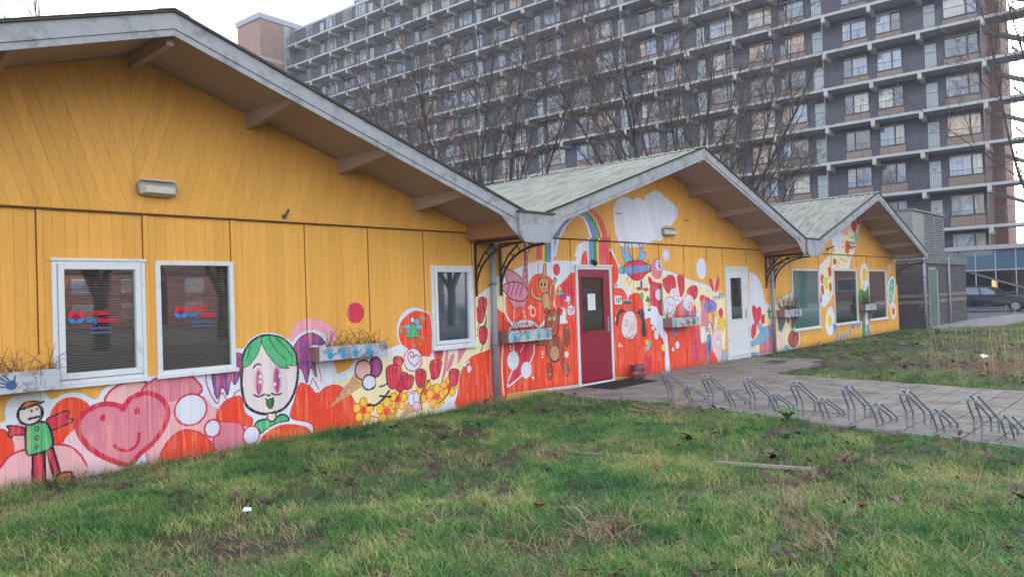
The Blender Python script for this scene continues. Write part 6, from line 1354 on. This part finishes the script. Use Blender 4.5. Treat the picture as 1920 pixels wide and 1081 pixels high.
b=MB(); b.lathe([(.55,38.3),(.55,39.6),(.8,39.65),(.8,39.9),(.6,40.0),(.6,40.9),(.75,41.0),(.2,41.3)],68,-4,14); b.build('roof_cowl',GALV,F,True)
# numbers on the doors of the two lowest galleries
def ftext(body,s,z,size):
    cu_=bpy.data.curves.new('door_number','FONT'); cu_.body=body; cu_.size=size; cu_.extrude=.003; tmp=bpy.data.objects.new('t',cu_); COL.objects.link(tmp); dg=bpy.context.evaluated_depsgraph_get(); dg.update(); me=bpy.data.meshes.new_from_object(tmp.evaluated_get(dg)); bpy.data.objects.remove(tmp); me.materials.clear(); me.materials.append(INK)
    put('door_number',me,F,(s,YF+.006,z),(R(90),0,R(180)))
for k,nm in ((0,'28'),(1,'30'),(2,'34')): ftext(nm,4.72,zl[k]+.1+1.35,.3)
# lift tower at the far end
b=MB(); b.box(S1,S1+5.2,-4,3.7,0,33.2); b.box(S1,S1+5.2,-4,3.7,33.61,38.4); b.build('lift_tower',BRKR,F); 
for zb in (33.2,27.2): b=MB(); b.box(S1-.02,S1+5.22,-4,3.72,zb,zb+.4); b.build('tower_band',mat('pale_band','#a89f9a',.8),F)
b=MB(); b.box(S1-.15,S1+5.4,-7,3.9,38.41,39.15); b.build('tower_cap',mat('tower_cap','#8f96a4',.6),F)
b=MB(); b.box(S1-2.8,S1+.0,-4.2,-1.9,38.301,38.4); b.box(S1-.1,S1-.002,-.6,.2,5,38.3); b.build('tower_trim',mat('tower_cap','#9aa4bc'),F)
# stair at the near end: pillar, flights, barred landings, fins
b=MB(); b.box(S0+.0,S0+.3,-3.2,-2.6,0,38); b.build('stair_pillar',mat('dark_pillar','#3d3f48',.8),F)
b=MB(); b2=MB()
for k in range(0,11):
    z0_=zl[k]+.1; z1_=zl[k+1]; 
    b.v+=[(1.4,-2.2,z1_-.1),(1.4,-2.9,z1_-.1),(-1.2,-2.9,z0_+1.3),(-1.2,-2.2,z0_+1.3),(1.4,-2.2,z1_-.35),(1.4,-2.9,z1_-.35),(-1.2,-2.9,z0_+1.05),(-1.2,-2.2,z0_+1.05)]; n=len(b.v)-8
    for q in ((0,1,2,3),(7,6,5,4),(0,3,7,4),(1,5,6,2),(3,2,6,7),(0,4,5,1)): b.f.append(tuple(n+i for i in q)); b.mi.append(0)
    for i in range(8): b2.box(S0+.15+i*.14,S0+.28+i*.14,-3.8,-3.0,z0_+.16*i,z0_+.05+.16*i)
b.build('stair_flight',SLAB,F); b2.build('stair_treads',mat('dark_tread','#33343a',.7),F)
fin=MB()
for i in range(200):
    z=6+i*.16; fin.box(-4.2,S0-.55,-.3,.9,z,z+.05)
fin.build('stair_screen_fins',mat('fin_metal','#7d828c',.5),F,kind='stuff')
b=MB(); b.box(-4.2,-2.3,-3.5,-.31,3.9,38); b.build('stair_core',mat('dark_pillar','#3d3f48'),F)
# glazed ground floor in front
GL1=glass('blue_enamel_glass','#4a6f92',.05,'#4a6478',.95); GL2=glass('shop_glass','#c0c8d0',.15)
b=MB(); b.box(-8,S1,-3,-.02,3.82,4.1); b.build('plinth_band',mat('band_metal','#9c97a0',.6,.06,.5),F)
s=-7.9; n=0
while s<16:
    b=MB(); b.box(s,s+.06,-.35,-.25,0,3.82); b.build('mullion',mat('mullion_metal','#9a98a0',.5),F)
    b=MB(); b.box(s+.06,s+1.12,-.31,-.3,2.52,3.80); b.build('glass_panel',GL1,F)
    b=MB(); b.box(s+.06,s+1.12,-.31,-.3,.35,2.42); b.build('shop_window_pane',GL2,F); s+=1.12; n+=1
b=MB(); b.box(-8,16,-.33,-.27,2.43,2.51); b.box(-8,16,-.33,-.27,.0,.34); b.build('transom',mat('mullion_metal','#9a98a0'),F)
b=MB(); b.box(-8,40,-6,-5.9,0,3.8); b.build('shop_back_wall',mat('shop_wall','#b89a80',.8,.2,.7),F); b=MB(); b.box(-1.0,.15,-3.0,-2.9,0,2.5); b.build('white_panel',PAPER,F); b=MB(); b.box(1.2,2.9,-2.0,-1.9,1.15,1.8); b.build('lit_counter',emit('warm_light','#ffb46a',.9),F)
b=MB(); b.tube([(2.2,1.5,2.3),(-1.2,1.5,1.0),(-2.6,1.5,.4)],.05,6); b.tube([(2.2,2.6,2.3),(-1.2,2.6,1.0)],.05,6); b.build('ramp_handrail',RAIL,F)
# railings by the car park
b=MB(); b.box(-4,1.4,.9,.94,.95,1.0); s=-4
while s<1.4: b.box(s,s+.02,.91,.93,.1,.95); s+=.12
b.build('forecourt_railing',RAIL,F,kind='stuff')
# ---------------------------------------------------------------- cars
def car(name,label,paint,loc,rz,L=4.7,H=1.46):
    t=thing(name,(0,0,0),label,'car',local=True); x=lambda a:a*L
    side=[(0,.32),(0,.72),(.015,.95),(.05,1.02),(.30,1.0),(.62,.96),(.74,.90),(.90,.80),(.975,.68),(1,.5),(.995,.30),(.9,.22),(.1,.22)]
    b=MB(); prof=spl(np.array([(x(a),z) for a,z in side]).ravel(),True,4); n=len(prof)
    rings=[(-.88,.93,.04),(-.80,1,.0),(.80,1,.0),(.88,.93,.04)]
    for (yy,sc,_) in rings:
        for p in prof: b.v.append(((p[0]-L/2)*sc+L/2,yy,(p[1]-.6)*(sc if yy*yy>.7 else 1)+.6))
    for i in range(3):
        for j in range(n): a=i*n+j; c=i*n+(j+1)%n; b.f.append((a,c,c+n,a+n)); b.mi.append(0)
    b.f.append(tuple(range(n-1,-1,-1))); b.f.append(tuple(range(3*n,4*n))); b.mi+=[0,0]; b.build('body',paint,t,True)
    b=MB(); gh=[(.03,.99),(.085,1.36),(.14,H-.02),(.42,H),(.55,H-.05),(.74,.93)]; k=len(gh)
    for (yy,zz) in ((-.79,0),(-.60,1),(.60,1),(.79,0)): pass
    lo=[(.02,.97),(.76,.92)]; P_=[]
    for sgn in (-1,1): P_.append([(x(a),sgn*(.80-(z-.93)*.38),z) for a,z in gh])
    n0=len(b.v); b.v+=P_[0]+P_[1]
    for i in range(k-1): b.f.append((n0+i,n0+i+1,n0+k+i+1,n0+k+i)); b.mi.append(0)
    b.f+=[tuple(range(n0,n0+k)),tuple(range(n0+2*k-1,n0+k-1,-1))]; b.mi+=[0,0]; b.build('cabin',paint,t,False)
    for sgn in (-1,1):
        for q in (((.095,1.02),(.125,1.34),(.27,1.38),(.275,1.0)),((.29,1.0),(.285,1.385),(.44,1.385),(.46,.985)),((.475,.985),(.455,1.38),(.53,1.35),(.66,.97))):
            b=MB(); b.poly([(x(a),sgn*(.808-(z-.93)*.38),z) for a,z in q]); b.build('side_window',CARG,t)
    b=MB(); b.poly([(x(.565),-.60,H-.08),(x(.565),.60,H-.08),(x(.72),.72,.965),(x(.72),-.72,.965)]); ws=b.build('windscreen',CARG,t); ws.location=(.02,0,.02)
    for wx in (.19,.81):
        for sgn in (-1,1):
            b=MB(); c=[(x(wx)+.32*math.cos(a*math.pi/10),.32+.32*math.sin(a*math.pi/10)) for a in range(20)]; b.prism(c,sgn*.70,sgn*.905); w_=b.build('wheel',mat('tyre','#1a1a1c',.8),t)
            b=MB(); c=[(x(wx)+.2*math.cos(a*math.pi/8),.32+.2*math.sin(a*math.pi/8)) for a in range(16)]; b.prism(c,sgn*.906,sgn*.915)
            w_['_local']=1; b.build('rim',GALV,w_)
    for sgn in (-1,1):
        b=MB(); b.box(x(.93),x(.985),sgn*.5-.14,sgn*.5+.14,.60,.72); b.build('headlight',mat('headlight','#c8ccd0',.2),t); b=MB(); b.box(-.005,x(.02),sgn*.62-.1,sgn*.62+.1,.78,.95); b.build('tail_light',mat('tail','#8a1a1a',.3),t)
        b=MB(); b.box(x(.62),x(.645),sgn*.97-.07,sgn*.97+.07,.98,1.08); b.build('mirror',paint,t)
    b=MB(); b.box(x(.2),x(.8),-.889,.889,.25,.29); b.build('sill_trim',GALV,t)
    t.location=loc; t.rotation_euler=(0,0,rz); return t
CARG=glass('car_glass','#20242c',.10,'#26344e',.95)
def paint(name,c): 
    M=mat(name,c,.4,.03,1,spec=.3); M.node_tree.nodes['Principled BSDF'].inputs['Coat Weight'].default_value=.25; return M
car('parked_estate_car','dark navy estate car parked side-on in front of the glazed ground floor','x' and paint('navy_paint','#070b22'),(48.9,3.15,0),R(-85.8))
car('parked_car','silver car with only its nose showing past the brick store corner',paint('silver_paint','#8d9096'),(39.9,4.45,0),R(-85.8),4.3)
# ---------------------------------------------------------------- trees
BARK=mat('winter_bark','#332b25',.9,.3,4,'#5c6048',.4,2); BARKG=mat('fine_twigs','#5a4a46',.9,.25,3)
def tree(loc,H,stems,seed,label,spread=.35,trunk_h=1.2,r0=.16,dens=1.0,kind='tree',tw=.010):
    rg=np.random.RandomState(seed); t=thing('bare_tree',loc,label,'tree','leafless winter trees'); A=MB(); B=MB(); T=MB(); up_=np.array([0,0,1.])
    def branch(p,d,L,r,lev):
        n=(6,5,4,3,2)[lev]; pts=[p.copy()]; q=d/np.linalg.norm(d); curv=(.10,.16,.22,.28,.35)[lev]
        for i in range(n):
            q=q+rg.normal(0,curv,3)*.5+up_*(.06,.10,.06,.02,.0)[lev]; q/=np.linalg.norm(q); pts.append(pts[-1]+q*L/n)
        rad=[max(.006,r*(1-.8*i/n)) for i in range(n+1)]
        (A if lev==0 else B if lev<3 else T).tube([tuple(x) for x in pts],rad,(7,5,4,3,3)[lev],False)
        if lev==4: return
        nc=int((9,8,7,4)[lev]*dens*rg.uniform(.8,1.25))
        for c in range(nc):
            f_=rg.uniform((.25,.2,.15,.1)[lev],1.0); i=min(int(f_*n),n-1); pp=pts[i]+(pts[i+1]-pts[i])*(f_*n-i); dd=pts[i+1]-pts[i]; dd/=np.linalg.norm(dd)
            pe=np.cross(dd,rg.normal(0,1,3)); pe/=np.linalg.norm(pe); an=rg.uniform(.35,.85)
            nd=dd*math.cos(an)+pe*math.sin(an); LL=L*rg.uniform(.38,.62)*(1-.35*f_); branch(pp,nd,LL,max(tw*(1,.9,.8,.7)[lev],r*(.42-.22*f_)),lev+1)
    base=np.array(loc,float)-np.array([0,0,.1]); 
    if trunk_h>0: 
        A.tube([tuple(base),tuple(base+[0,0,trunk_h*.5]),tuple(base+[.03,0,trunk_h+.1])],[r0*1.9,r0*1.5,r0*1.4],9)
    for s in range(stems):
        a=2*math.pi*(s+rg.uniform(-.2,.2))/stems; sp_=spread*rg.uniform(.5,1.2); d=np.array([math.cos(a)*sp_,math.sin(a)*sp_,1.]); branch(base+np.array([math.cos(a)*.1,math.sin(a)*.1,trunk_h]),d,(H-trunk_h)*rg.uniform(.8,1.05),r0*rg.uniform(.75,1.1),0)
    A.build('trunk',BARK,t); B.build('branches',BARK,t); T.build('twigs',BARKG,t,kind='stuff'); return t
def at(az,dist): return (dist*math.cos(R(az)),-8.2+dist*math.sin(R(az)),0)
tree(at(45.6,36),13.5,9,3,'big many-stemmed bare tree rising behind the first roof slope',.6,.5,.13,.86)
tree(at(48.5,40),13.0,4,9,'slender bare tree standing just left of the big one behind the first roof',.4,1.0,.08,.55)
tree(at(52.5,45),12.5,4,14,'bare tree low behind the long white fascia near the brick lift tower',.5,1.5,.10,.7)
tree(at(57,50),14.5,4,15,'thin bare tree just below the brick lift tower',.4,1.5,.12,.8)
tree(at(30.0,33),13.5,9,21,'wide bare tree rising behind the peak of the middle gable',.55,.5,.14,.88)
tree(at(34.8,38),8.0,5,22,'smaller bare tree left of the middle gable peak, behind its roof',.8,.8,.08,.7)
tree(at(25.2,40),8.5,4,27,'low bare tree between the middle and last gable roofs',.5,1,.12,.8)
tree(at(6.2,35),17,4,33,'bare tree at the right edge reaching across the end of the galleries',.45,2.0,.075,.9)
tree(at(76,60),23.5,5,41,'pale bare birch top showing above the first roof at the upper left corner',.28,3,.16,.9)
tree(at(70.5,75),26.5,5,42,'faint distant bare tree top above the first roof left of its ridge',.3,3,.16,.8)
# trees and houses across the lawn behind the photographer, seen mirrored in the glass
tree((11.5,-27,0),13,5,51,'bare tree across the lawn, seen only mirrored in the first window',.4,2.5,.2,.8)
tree((18.5,-30,0),14,5,52,'bare tree across the lawn, seen only mirrored in the second window',.4,2.5,.2,.8)
tree((34,-29,0),13,5,53,'bare tree across the lawn, seen only mirrored in the narrow third window',.4,2.5,.2,.8)
BR2=brickmat('warm_brick','#93503a','#a5624a','#8d8078'); RT=mat('roof_tiles','#5a3a32',.8,.15,3)
for i,x in enumerate((-30,-8,14,36,58)):
    t=thing('brick_house',(x,-80,0),f'red brick house across the lawn, {ORD[i]} of the row seen only in reflections','building','brick houses across the lawn'); b=MB(); b.box(x,x+21,-90,-80,0,6.2); b.build('wall',BR2,t); b=MB(); b.prism([(-90.6,6.0),(-79.4,6.0),(-85,9.6)],x-.2,x+21.2,'x'); b.build('roof',RT,t)
    for k in range(4):
        for z in (1.0,3.8):
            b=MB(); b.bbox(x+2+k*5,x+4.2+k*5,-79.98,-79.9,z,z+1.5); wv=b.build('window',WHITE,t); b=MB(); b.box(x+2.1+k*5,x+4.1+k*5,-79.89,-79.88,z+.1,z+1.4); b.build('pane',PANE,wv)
t=thing('brick_flats',(98,-40,0),'brick flats across the road, seen only mirrored in the teal windows','building'); b=MB(); b.box(98,110,-95,-14,0,17); b.build('wall',BR2,t); b=MB(); b.box(97.6,110.4,-95.4,-13.6,17.01,17.5); b.build('roof',RT,t)
for i in range(13):
    for z in (1.2,4.2,7.2,10.2,13.2):
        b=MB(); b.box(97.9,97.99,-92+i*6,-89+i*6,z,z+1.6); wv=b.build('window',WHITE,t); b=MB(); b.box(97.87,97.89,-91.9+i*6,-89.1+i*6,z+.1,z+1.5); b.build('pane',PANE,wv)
for i,(x,y) in enumerate(((70,-22),(78,-30),(64,-17))): tree((x,y,0),12,4,60+i,'bare tree by the road, '+ORD[i]+' of three seen only mirrored in the teal windows',.4,2.5,.2,.7)
# ---------------------------------------------------------------- lawn: tufts of blades scattered as instances
def leafmat(name,stops,trans=.0,rough=.7):
    M=bpy.data.materials.new(name); M.use_nodes=True; t=M.node_tree; b=t.nodes['Principled BSDF']; l=t.links.new; b.inputs['Roughness'].default_value=rough; b.inputs['Specular IOR Level'].default_value=.25
    oi=N(t,'ShaderNodeObjectInfo'); g=N(t,'ShaderNodeNewGeometry'); n=N(t,'ShaderNodeTexNoise',Scale=.9,Detail=4.0,Roughness=.7); l(g.outputs['Position'],n.inputs['Vector']); ad=N(t,'ShaderNodeMath',operation='MULTIPLY_ADD'); l(oi.outputs['Random'],ad.inputs[0]); ad.inputs[1].default_value=.5; ct=N(t,'ShaderNodeMath',operation='MULTIPLY_ADD'); ct.inputs[1].default_value=2.2; ct.inputs[2].default_value=-.62; l(n.outputs['Fac'],ct.inputs[0]); l(ct.outputs[0],ad.inputs[2])
    su=N(t,'ShaderNodeMath',operation='SUBTRACT'); l(ad.outputs[0],su.inputs[0]); su.inputs[1].default_value=.22
    cr_=N(t,'ShaderNodeValToRGB'); e=cr_.color_ramp.elements
    for i,(p,c) in enumerate(stops):
        if i<2: e[i].position=p; e[i].color=(*lin(c),1)
        else: q=e.new(p); q.color=(*lin(c),1)
    l(su.outputs[0],cr_.inputs[0]); l(cr_.outputs[0],b.inputs['Base Color']); return M
GM=leafmat('grass_blades',[(.15,'#356840'),(.9,'#b5aa72'),(.38,'#50793f'),(.58,'#6e8e4c'),(.75,'#86985a')]); SM=leafmat('straw_blades',[(.2,'#8e7c5e'),(.8,'#7a6450'),(.5,'#a8977a')]); DM=leafmat('leaf_litter',[(.2,'#3a2a24'),(.8,'#5d4a48'),(.5,'#4a3636')])
def tuft(name,n,rad,h0,h1,w_,m_,seed,lean=.5,flat=False):
    rg=random.Random(seed); b=MB()
    for i in range(n):
        a=rg.uniform(0,6.28); rr=rad*math.sqrt(rg.random()); x,y=rr*math.cos(a),rr*math.sin(a); h=rg.uniform(h0,h1); a2=rg.uniform(0,6.28); le=lean*h*rg.uniform(.2,1.4); dx,dy=math.cos(a2)*le,math.sin(a2)*le; px,py=-math.sin(a2)*w_/2,math.cos(a2)*w_/2
        if rg.random()<.5: px,py=math.cos(a2+.8)*w_/2,math.sin(a2+.8)*w_/2
        n0=len(b.v); b.v+=[(x-px,y-py,-.01),(x+px,y+py,-.01),(x+dx*.35+px*.8,y+dy*.35+py*.8,h*.55),(x+dx*.35-px*.8,y+dy*.35-py*.8,h*.55),(x+dx,y+dy,h*.95)]
        b.f+=[(n0,n0+1,n0+2,n0+3),(n0+3,n0+2,n0+4)]; b.mi+=[0,0]
    return b.mesh(name,m_)
def litter(name,seed,s=.05):
    rg=random.Random(seed); b=MB()
    for i in range(5):
        x,y=rg.uniform(-.1,.1),rg.uniform(-.1,.1); a=rg.uniform(0,6.28); z=rg.uniform(.0,.03); t1,t2=rg.uniform(-.5,.5),rg.uniform(-.5,.5); L=s*rg.uniform(.5,1.1)
        P_=[]
        for u,v in ((-1,0),(-.3,.5),(.5,.4),(1,0),(.4,-.5),(-.4,-.45)): P_.append((x+(u*math.cos(a)-v*math.sin(a))*L,y+(u*math.sin(a)+v*math.cos(a))*L,max(.002,z+u*t1*L+abs(v)*t2*L+.012)))
        b.poly(P_)
    return b.mesh(name,DM)
def coll(name,meshes):
    c=bpy.data.collections.new(name)
    for i,me in enumerate(meshes): c.objects.link(bpy.data.objects.new(me.name,me))
    return c
def scatter(name,pts,scl,rot,idx,c):
    me=bpy.data.meshes.new(name+'_points'); me.from_pydata([tuple(p) for p in pts],[],[])
    for nm,ty,v in (('scl','FLOAT',scl),('idx','INT',idx)): at_=me.attributes.new(nm,ty,'POINT'); at_.data.foreach_set('value',v)
    at_=me.attributes.new('rot','FLOAT_VECTOR','POINT'); at_.data.foreach_set('vector',np.asarray(rot,np.float32).ravel())
    o=put(name,me,kind='stuff'); ng=bpy.data.node_groups.new(name,'GeometryNodeTree'); ng.interface.new_socket('Geometry',in_out='INPUT',socket_type='NodeSocketGeometry'); ng.interface.new_socket('Geometry',in_out='OUTPUT',socket_type='NodeSocketGeometry')
    gi=ng.nodes.new('NodeGroupInput'); go=ng.nodes.new('NodeGroupOutput'); ip=ng.nodes.new('GeometryNodeInstanceOnPoints'); ci=ng.nodes.new('GeometryNodeCollectionInfo'); ci.inputs['Collection'].default_value=c; ci.inputs['Separate Children'].default_value=True; ci.inputs['Reset Children'].default_value=True
    def na(nm,ty): a=ng.nodes.new('GeometryNodeInputNamedAttribute'); a.data_type=ty; a.inputs['Name'].default_value=nm; return a
    l=ng.links.new; l(gi.outputs[0],ip.inputs['Points']); l(ci.outputs[0],ip.inputs['Instance']); ip.inputs['Pick Instance'].default_value=True
    l(na('idx','INT').outputs[0],ip.inputs['Instance Index']); l(na('rot','FLOAT_VECTOR').outputs[0],ip.inputs['Rotation']); l(na('scl','FLOAT').outputs[0],ip.inputs['Scale']); l(ip.outputs[0],go.inputs[0])
    md=o.modifiers.new('scatter','NODES'); md.node_group=ng; return o
rs=np.random.RandomState(7)
def onlawn(x,y):
    ok=(y<-.03)|(x>29.8)|(x<1)
    ok&=~((x>9.58+.2*np.minimum(0,y+2.25)-.02)&(x<14.02+.2*np.minimum(0,y+2.25))&(y<.1)&(y>-9.3))
    ok&=~((x>9.6)&(x<17.25)&(y>-2.1)&(y<.1))
    ok&=~((x>30.6)&(y>-1.2)); ok&=~((x>32)&(y>-2.3-.11*(x-33))); ok&=x<47
    return ok
def nz(x,y,s,o): return .5+.25*(np.sin(x*s+o+1.3*np.sin(y*s*.7+o))+np.sin(y*s*1.3+2*o+1.7*np.sin(x*s*.6)))
def cover(n,r0,r1,a0,a1,p):
    r=np.sqrt(rs.uniform(r0*r0,r1*r1,n)); a=np.radians(rs.uniform(a0,a1,n)); x=r*np.cos(a); y=-8.2+r*np.sin(a); k=onlawn(x,y)&(rs.rand(n)<p(x,y)); return x[k],y[k]
gr_p=lambda x,y: np.clip(1.25*nz(x,y,1.1,.7)+.9*nz(x,y,3.7,1.9)-.35-.5*(nz(x,y,5.3,.3)>.7)-.55*np.exp(-((y+3.6+.2*(x-9))**2)/6)*(nz(x,y,2.3,2)>.4),.08,1)
X=[];Y=[]
for n,r0,r1 in ((60000,3.6,9),(52000,9,16),(45000,16,48)):
    x,y=cover(n,r0,r1,2,84,gr_p); X.append(x);Y.append(y)
x,y=np.concatenate(X),np.concatenate(Y); z=np.array([hgt(a,b_) if a<26 else -.03 for a,b_ in zip(x,y)]); n=len(x); d=np.hypot(x,y+8.2)
gc=coll('grass_tufts',[tuft('grass_tuft',24,.08,.015,.05,.0045,GM,1,1.1),tuft('grass_tuft',20,.07,.02,.07,.0045,GM,2,1.3),tuft('grass_tuft',26,.09,.012,.04,.005,GM,3,1.6),tuft('grass_tuft',14,.05,.03,.10,.004,GM,4,.9),tuft('straw_tuft',22,.08,.012,.05,.004,SM,5,2.0)])
pr=nz(x,y,1.7,4); idx=rs.randint(0,4,n); idx[rs.rand(n)<np.clip((pr-.5)*1.1,.07,.55)]=4
s=rs.uniform(.7,1.35,n)*(1+.025*np.clip(d-8,0,30)); s[(y>-.35)&(x<9.6)]*=1.35
scatter('grass',np.stack([x,y,z],1),s,np.stack([rs.normal(0,.12,n),rs.normal(0,.12,n),rs.uniform(0,6.28,n)],1),idx,gc)
# dead leaves gather along the path and in the bare patches
xl,yl=cover(9000,3.6,30,4,80,lambda x,y:np.clip(.05+1.1*np.exp(-((x-8.6-.2*(y+2.25))**2)/1.2)*(y<-1.5)+1.2*np.exp(-((x-15.5)**2)/5-((y+4.4)**2)/2)+.25*(nz(x,y,2.1,1)>.72)+.12,0,.85)); n=len(xl)
scatter('dead_leaves',np.stack([xl,yl,[hgt(a,b_)+.004 for a,b_ in zip(xl,yl)]],1),rs.uniform(.5,1.5,n),np.stack([rs.normal(0,.2,n),rs.normal(0,.2,n),rs.uniform(0,6.28,n)],1),rs.randint(0,3,n),coll('litter',[litter('leaf_litter',i) for i in range(3)]))
# straw clumps
xs_,ys_=[],[]
for cx,cy,k,sp_ in ((6.9,-5.6,30,.35),(5.4,-5.9,26,.3),(7.3,-6.6,22,.3),(4.2,-5.3,24,.3),(5.0,-6.4,26,.3),(3.4,-4.7,12,.3),(8.9,-2.75,18,.25),(15.9,-5.2,120,.9),(18,-5.0,90,1.1),(22,-4.2,60,1.3),(16.5,-6.2,60,.8),(1.9,-.18,8,.15),(7.9,-.25,18,.3),(8.3,-.2,12,.25),(7,-4.9,14,.25),(6.1,-6.9,20,.3)):
    xs_+=list(rs.normal(cx,sp_,k)); ys_+=list(rs.normal(cy,sp_*.8 if cy<-.5 else .06,k))
xs_,ys_=np.array(xs_),np.minimum(np.array(ys_),-.05); k=onlawn(xs_,ys_); xs_,ys_=xs_[k],ys_[k]; n=len(xs_)
scatter('dry_straw',np.stack([xs_,ys_,[hgt(a,b_) for a,b_ in zip(xs_,ys_)]],1),rs.uniform(.8,1.5,n),np.stack([rs.normal(0,.3,n),rs.normal(0,.3,n),rs.uniform(0,6.28,n)],1),rs.randint(0,2,n),coll('straw',[tuft('straw_clump',40,.10,.02,.09,.004,SM,11,2.2),tuft('straw_clump',30,.08,.03,.12,.004,SM,12,1.7)]))
# tall dry stalks in the rough at the right
b=MB(); rg=random.Random(8)
for i in range(120):
    cx,cy,sp_=((16.2,-5.4,.8),(19,-5.0,1.2),(23,-4.4,1.5),(24,-3.0,1.2))[i%4]; x,y=rg.gauss(cx,sp_),rg.gauss(cy,sp_*.6)
    if y>-2.6: continue
    h=rg.uniform(.25,.6) if i%3 else rg.uniform(.6,1.25); lx,ly=rg.gauss(0,.16)*h,rg.gauss(0,.16)*h; z0=hgt(x,y)
    b.tube([(x,y,z0-.02),(x+lx*.3,y+ly*.3,z0+h*.5),(x+lx,y+ly,z0+h),(x+lx*1.5,y+ly*1.5,z0+h*1.04)],[.004,.0035,.0025,.006],3,False)
b.build('tall_dry_stalks',mat('dry_stalk','#b09c74',.9,.2,3),None,kind='stuff')
b=MB()
for i in range(60):
    x,y=rg.gauss(16.6,.8),rg.gauss(-5.7,.5); z0=hgt(x,y); a=rg.uniform(0,6.28); pts=[(x,y,z0)]; dz=.09
    for k in range(6): a+=rg.uniform(-.5,.5); pts.append((pts[-1][0]+.09*math.cos(a),pts[-1][1]+.09*math.sin(a),max(z0,pts[-1][2]+dz))); dz-=.035
    b.tube(pts,.004,3,False)
b.build('dry_bramble',mat('bramble','#8a6a58',.9,.2,3),None,kind='stuff')
# small finds on the lawn
t=thing('dead_stem_bundle',(9.1,-2.8,0),'splayed pale broken stems beside the first cycle stand','dead stems'); 
for (a,b_,c,h) in ((9.0,-2.85,.02,.42),(9.2,-2.8,.35,.40),(8.8,-2.6,-.4,.08),(9.1,-3.0,.5,.06),(8.9,-2.7,-.5,.14),(9.2,-2.6,.3,.1)):
    b=MB(); b.tube([(a,b_,0),(a+c*.5,b_-c*.3,h*.55),(a+c*.8,b_-c*.5,h)],[.006,.005,.003],5,False); b.build('stem',mat('dry_stalk','#b09c74'),t)
t=thing('dock_plant',(9.0,-4.4,0),'broad-leaved green dock plant beside the path among the cycle stands','plant'); rg=random.Random(5)
for i in range(11):
    a=i*.6+rg.uniform(-.2,.2); L=rg.uniform(.12,.22); b=MB(); P_=[]
    for sgn in (1,-1):
        for u in ((.0,.25,.5,.75,1.0) if sgn>0 else (.75,.5,.25)): wv=.045*math.sin(min(1,u+.1)*math.pi*.92)*sgn; P_.append((9.0+math.cos(a)*u*L-math.sin(a)*wv,-4.4+math.sin(a)*u*L+math.cos(a)*wv,.02+.11*math.sin(u*2.2)+abs(wv)*.3))
    b.poly(P_); b.build('leaf',mat('dock_leaf','#4a6e30',.5,.2,9),t)
def slab(name,pts,z,th,m_,label,cat):
    b=MB(); b.prism(pts,z,z+th,'z'); return b.build(name,m_,None,label=label,cat=cat)
WST=mat('weathered_timber','#8a8478',.9,.2,6)
slab('timber_edging',[(6.10,-3.35),(6.13,-3.35),(6.38,-4.05),(6.35,-4.07)],-.02,.026,WST,'short weathered timber edging strip sunk in the lawn, left piece','edging')
slab('timber_edging',[(6.48,-4.72),(6.515,-4.70),(6.76,-5.55),(6.73,-5.57)],-.02,.027,WST,'longer weathered timber edging strip sunk in the lawn, right piece','edging')
b=MB(); b.v+=[(2.79,-2.65,.035),(2.86,-2.67,.03),(2.88,-2.63,.045),(2.83,-2.61,.055),(2.87,-2.64,.03)]; b.f+=[(0,1,4,3),(1,2,3,4)]; b.mi+=[0,0]; b.build('paper_scrap',PAPER,None,label='crumpled white paper scrap lying on the open lawn',cat='litter')
b=MB(); b.v+=[(16.4,-5.1,.2),(16.47,-5.19,.23),(16.5,-5.1,.27),(16.43,-5.05,.26)]; b.f+=[(0,1,2,3)]; b.mi+=[0]; b.build('plastic_scrap',PAPER,None,label='white plastic scrap caught in the dry weeds on the right',cat='litter')
for i,(x,y,c,l_) in enumerate(((5.9,-6.5,'#7d5560','curled mauve-brown dead leaf low in the lawn at the right'),(5.6,-6.35,'#8a3e22','rust-red dead leaf standing upright in the grass near the mauve leaf'),(4.1,-4.6,'#74381f','rusty curled dead leaf in the grass below the orange painted arc'),(5.9,-4.45,'#8a4a2c','small orange-brown dead leaf below the left timber strip'))):
    b=MB(); a=i*1.3; z0=hgt(x,y)+.05; P_=[(x+.055*u*math.cos(a)-.04*v*math.sin(a),y+.055*u*math.sin(a)+.04*v*math.cos(a),z0+.035*u*u+.03*v) for u,v in ((-1,0),(-.5,.7),(.3,.8),(1,.1),(.4,-.7),(-.5,-.6))]
    b.poly(P_); b.build('fallen_leaf',mat('leaf%d'%i,c,.7,.2,30),None,label=l_,cat='leaf')

# ---------------------------------------------------------------- winter haze between here and the flats
M=bpy.data.materials.new('haze_air'); M.use_nodes=True; t_=M.node_tree; t_.nodes.clear(); vo=N(t_,'ShaderNodeVolumePrincipled'); vo.inputs['Density'].default_value=.0012; vo.inputs['Color'].default_value=(.82,.84,.95,1); vo.inputs['Anisotropy'].default_value=.2; oo=N(t_,'ShaderNodeOutputMaterial'); t_.links.new(vo.outputs[0],oo.inputs['Volume'])
b=MB(); b.box(-310,710,-410,710,-1.5,48); b.build('haze',M,None,kind='stuff')
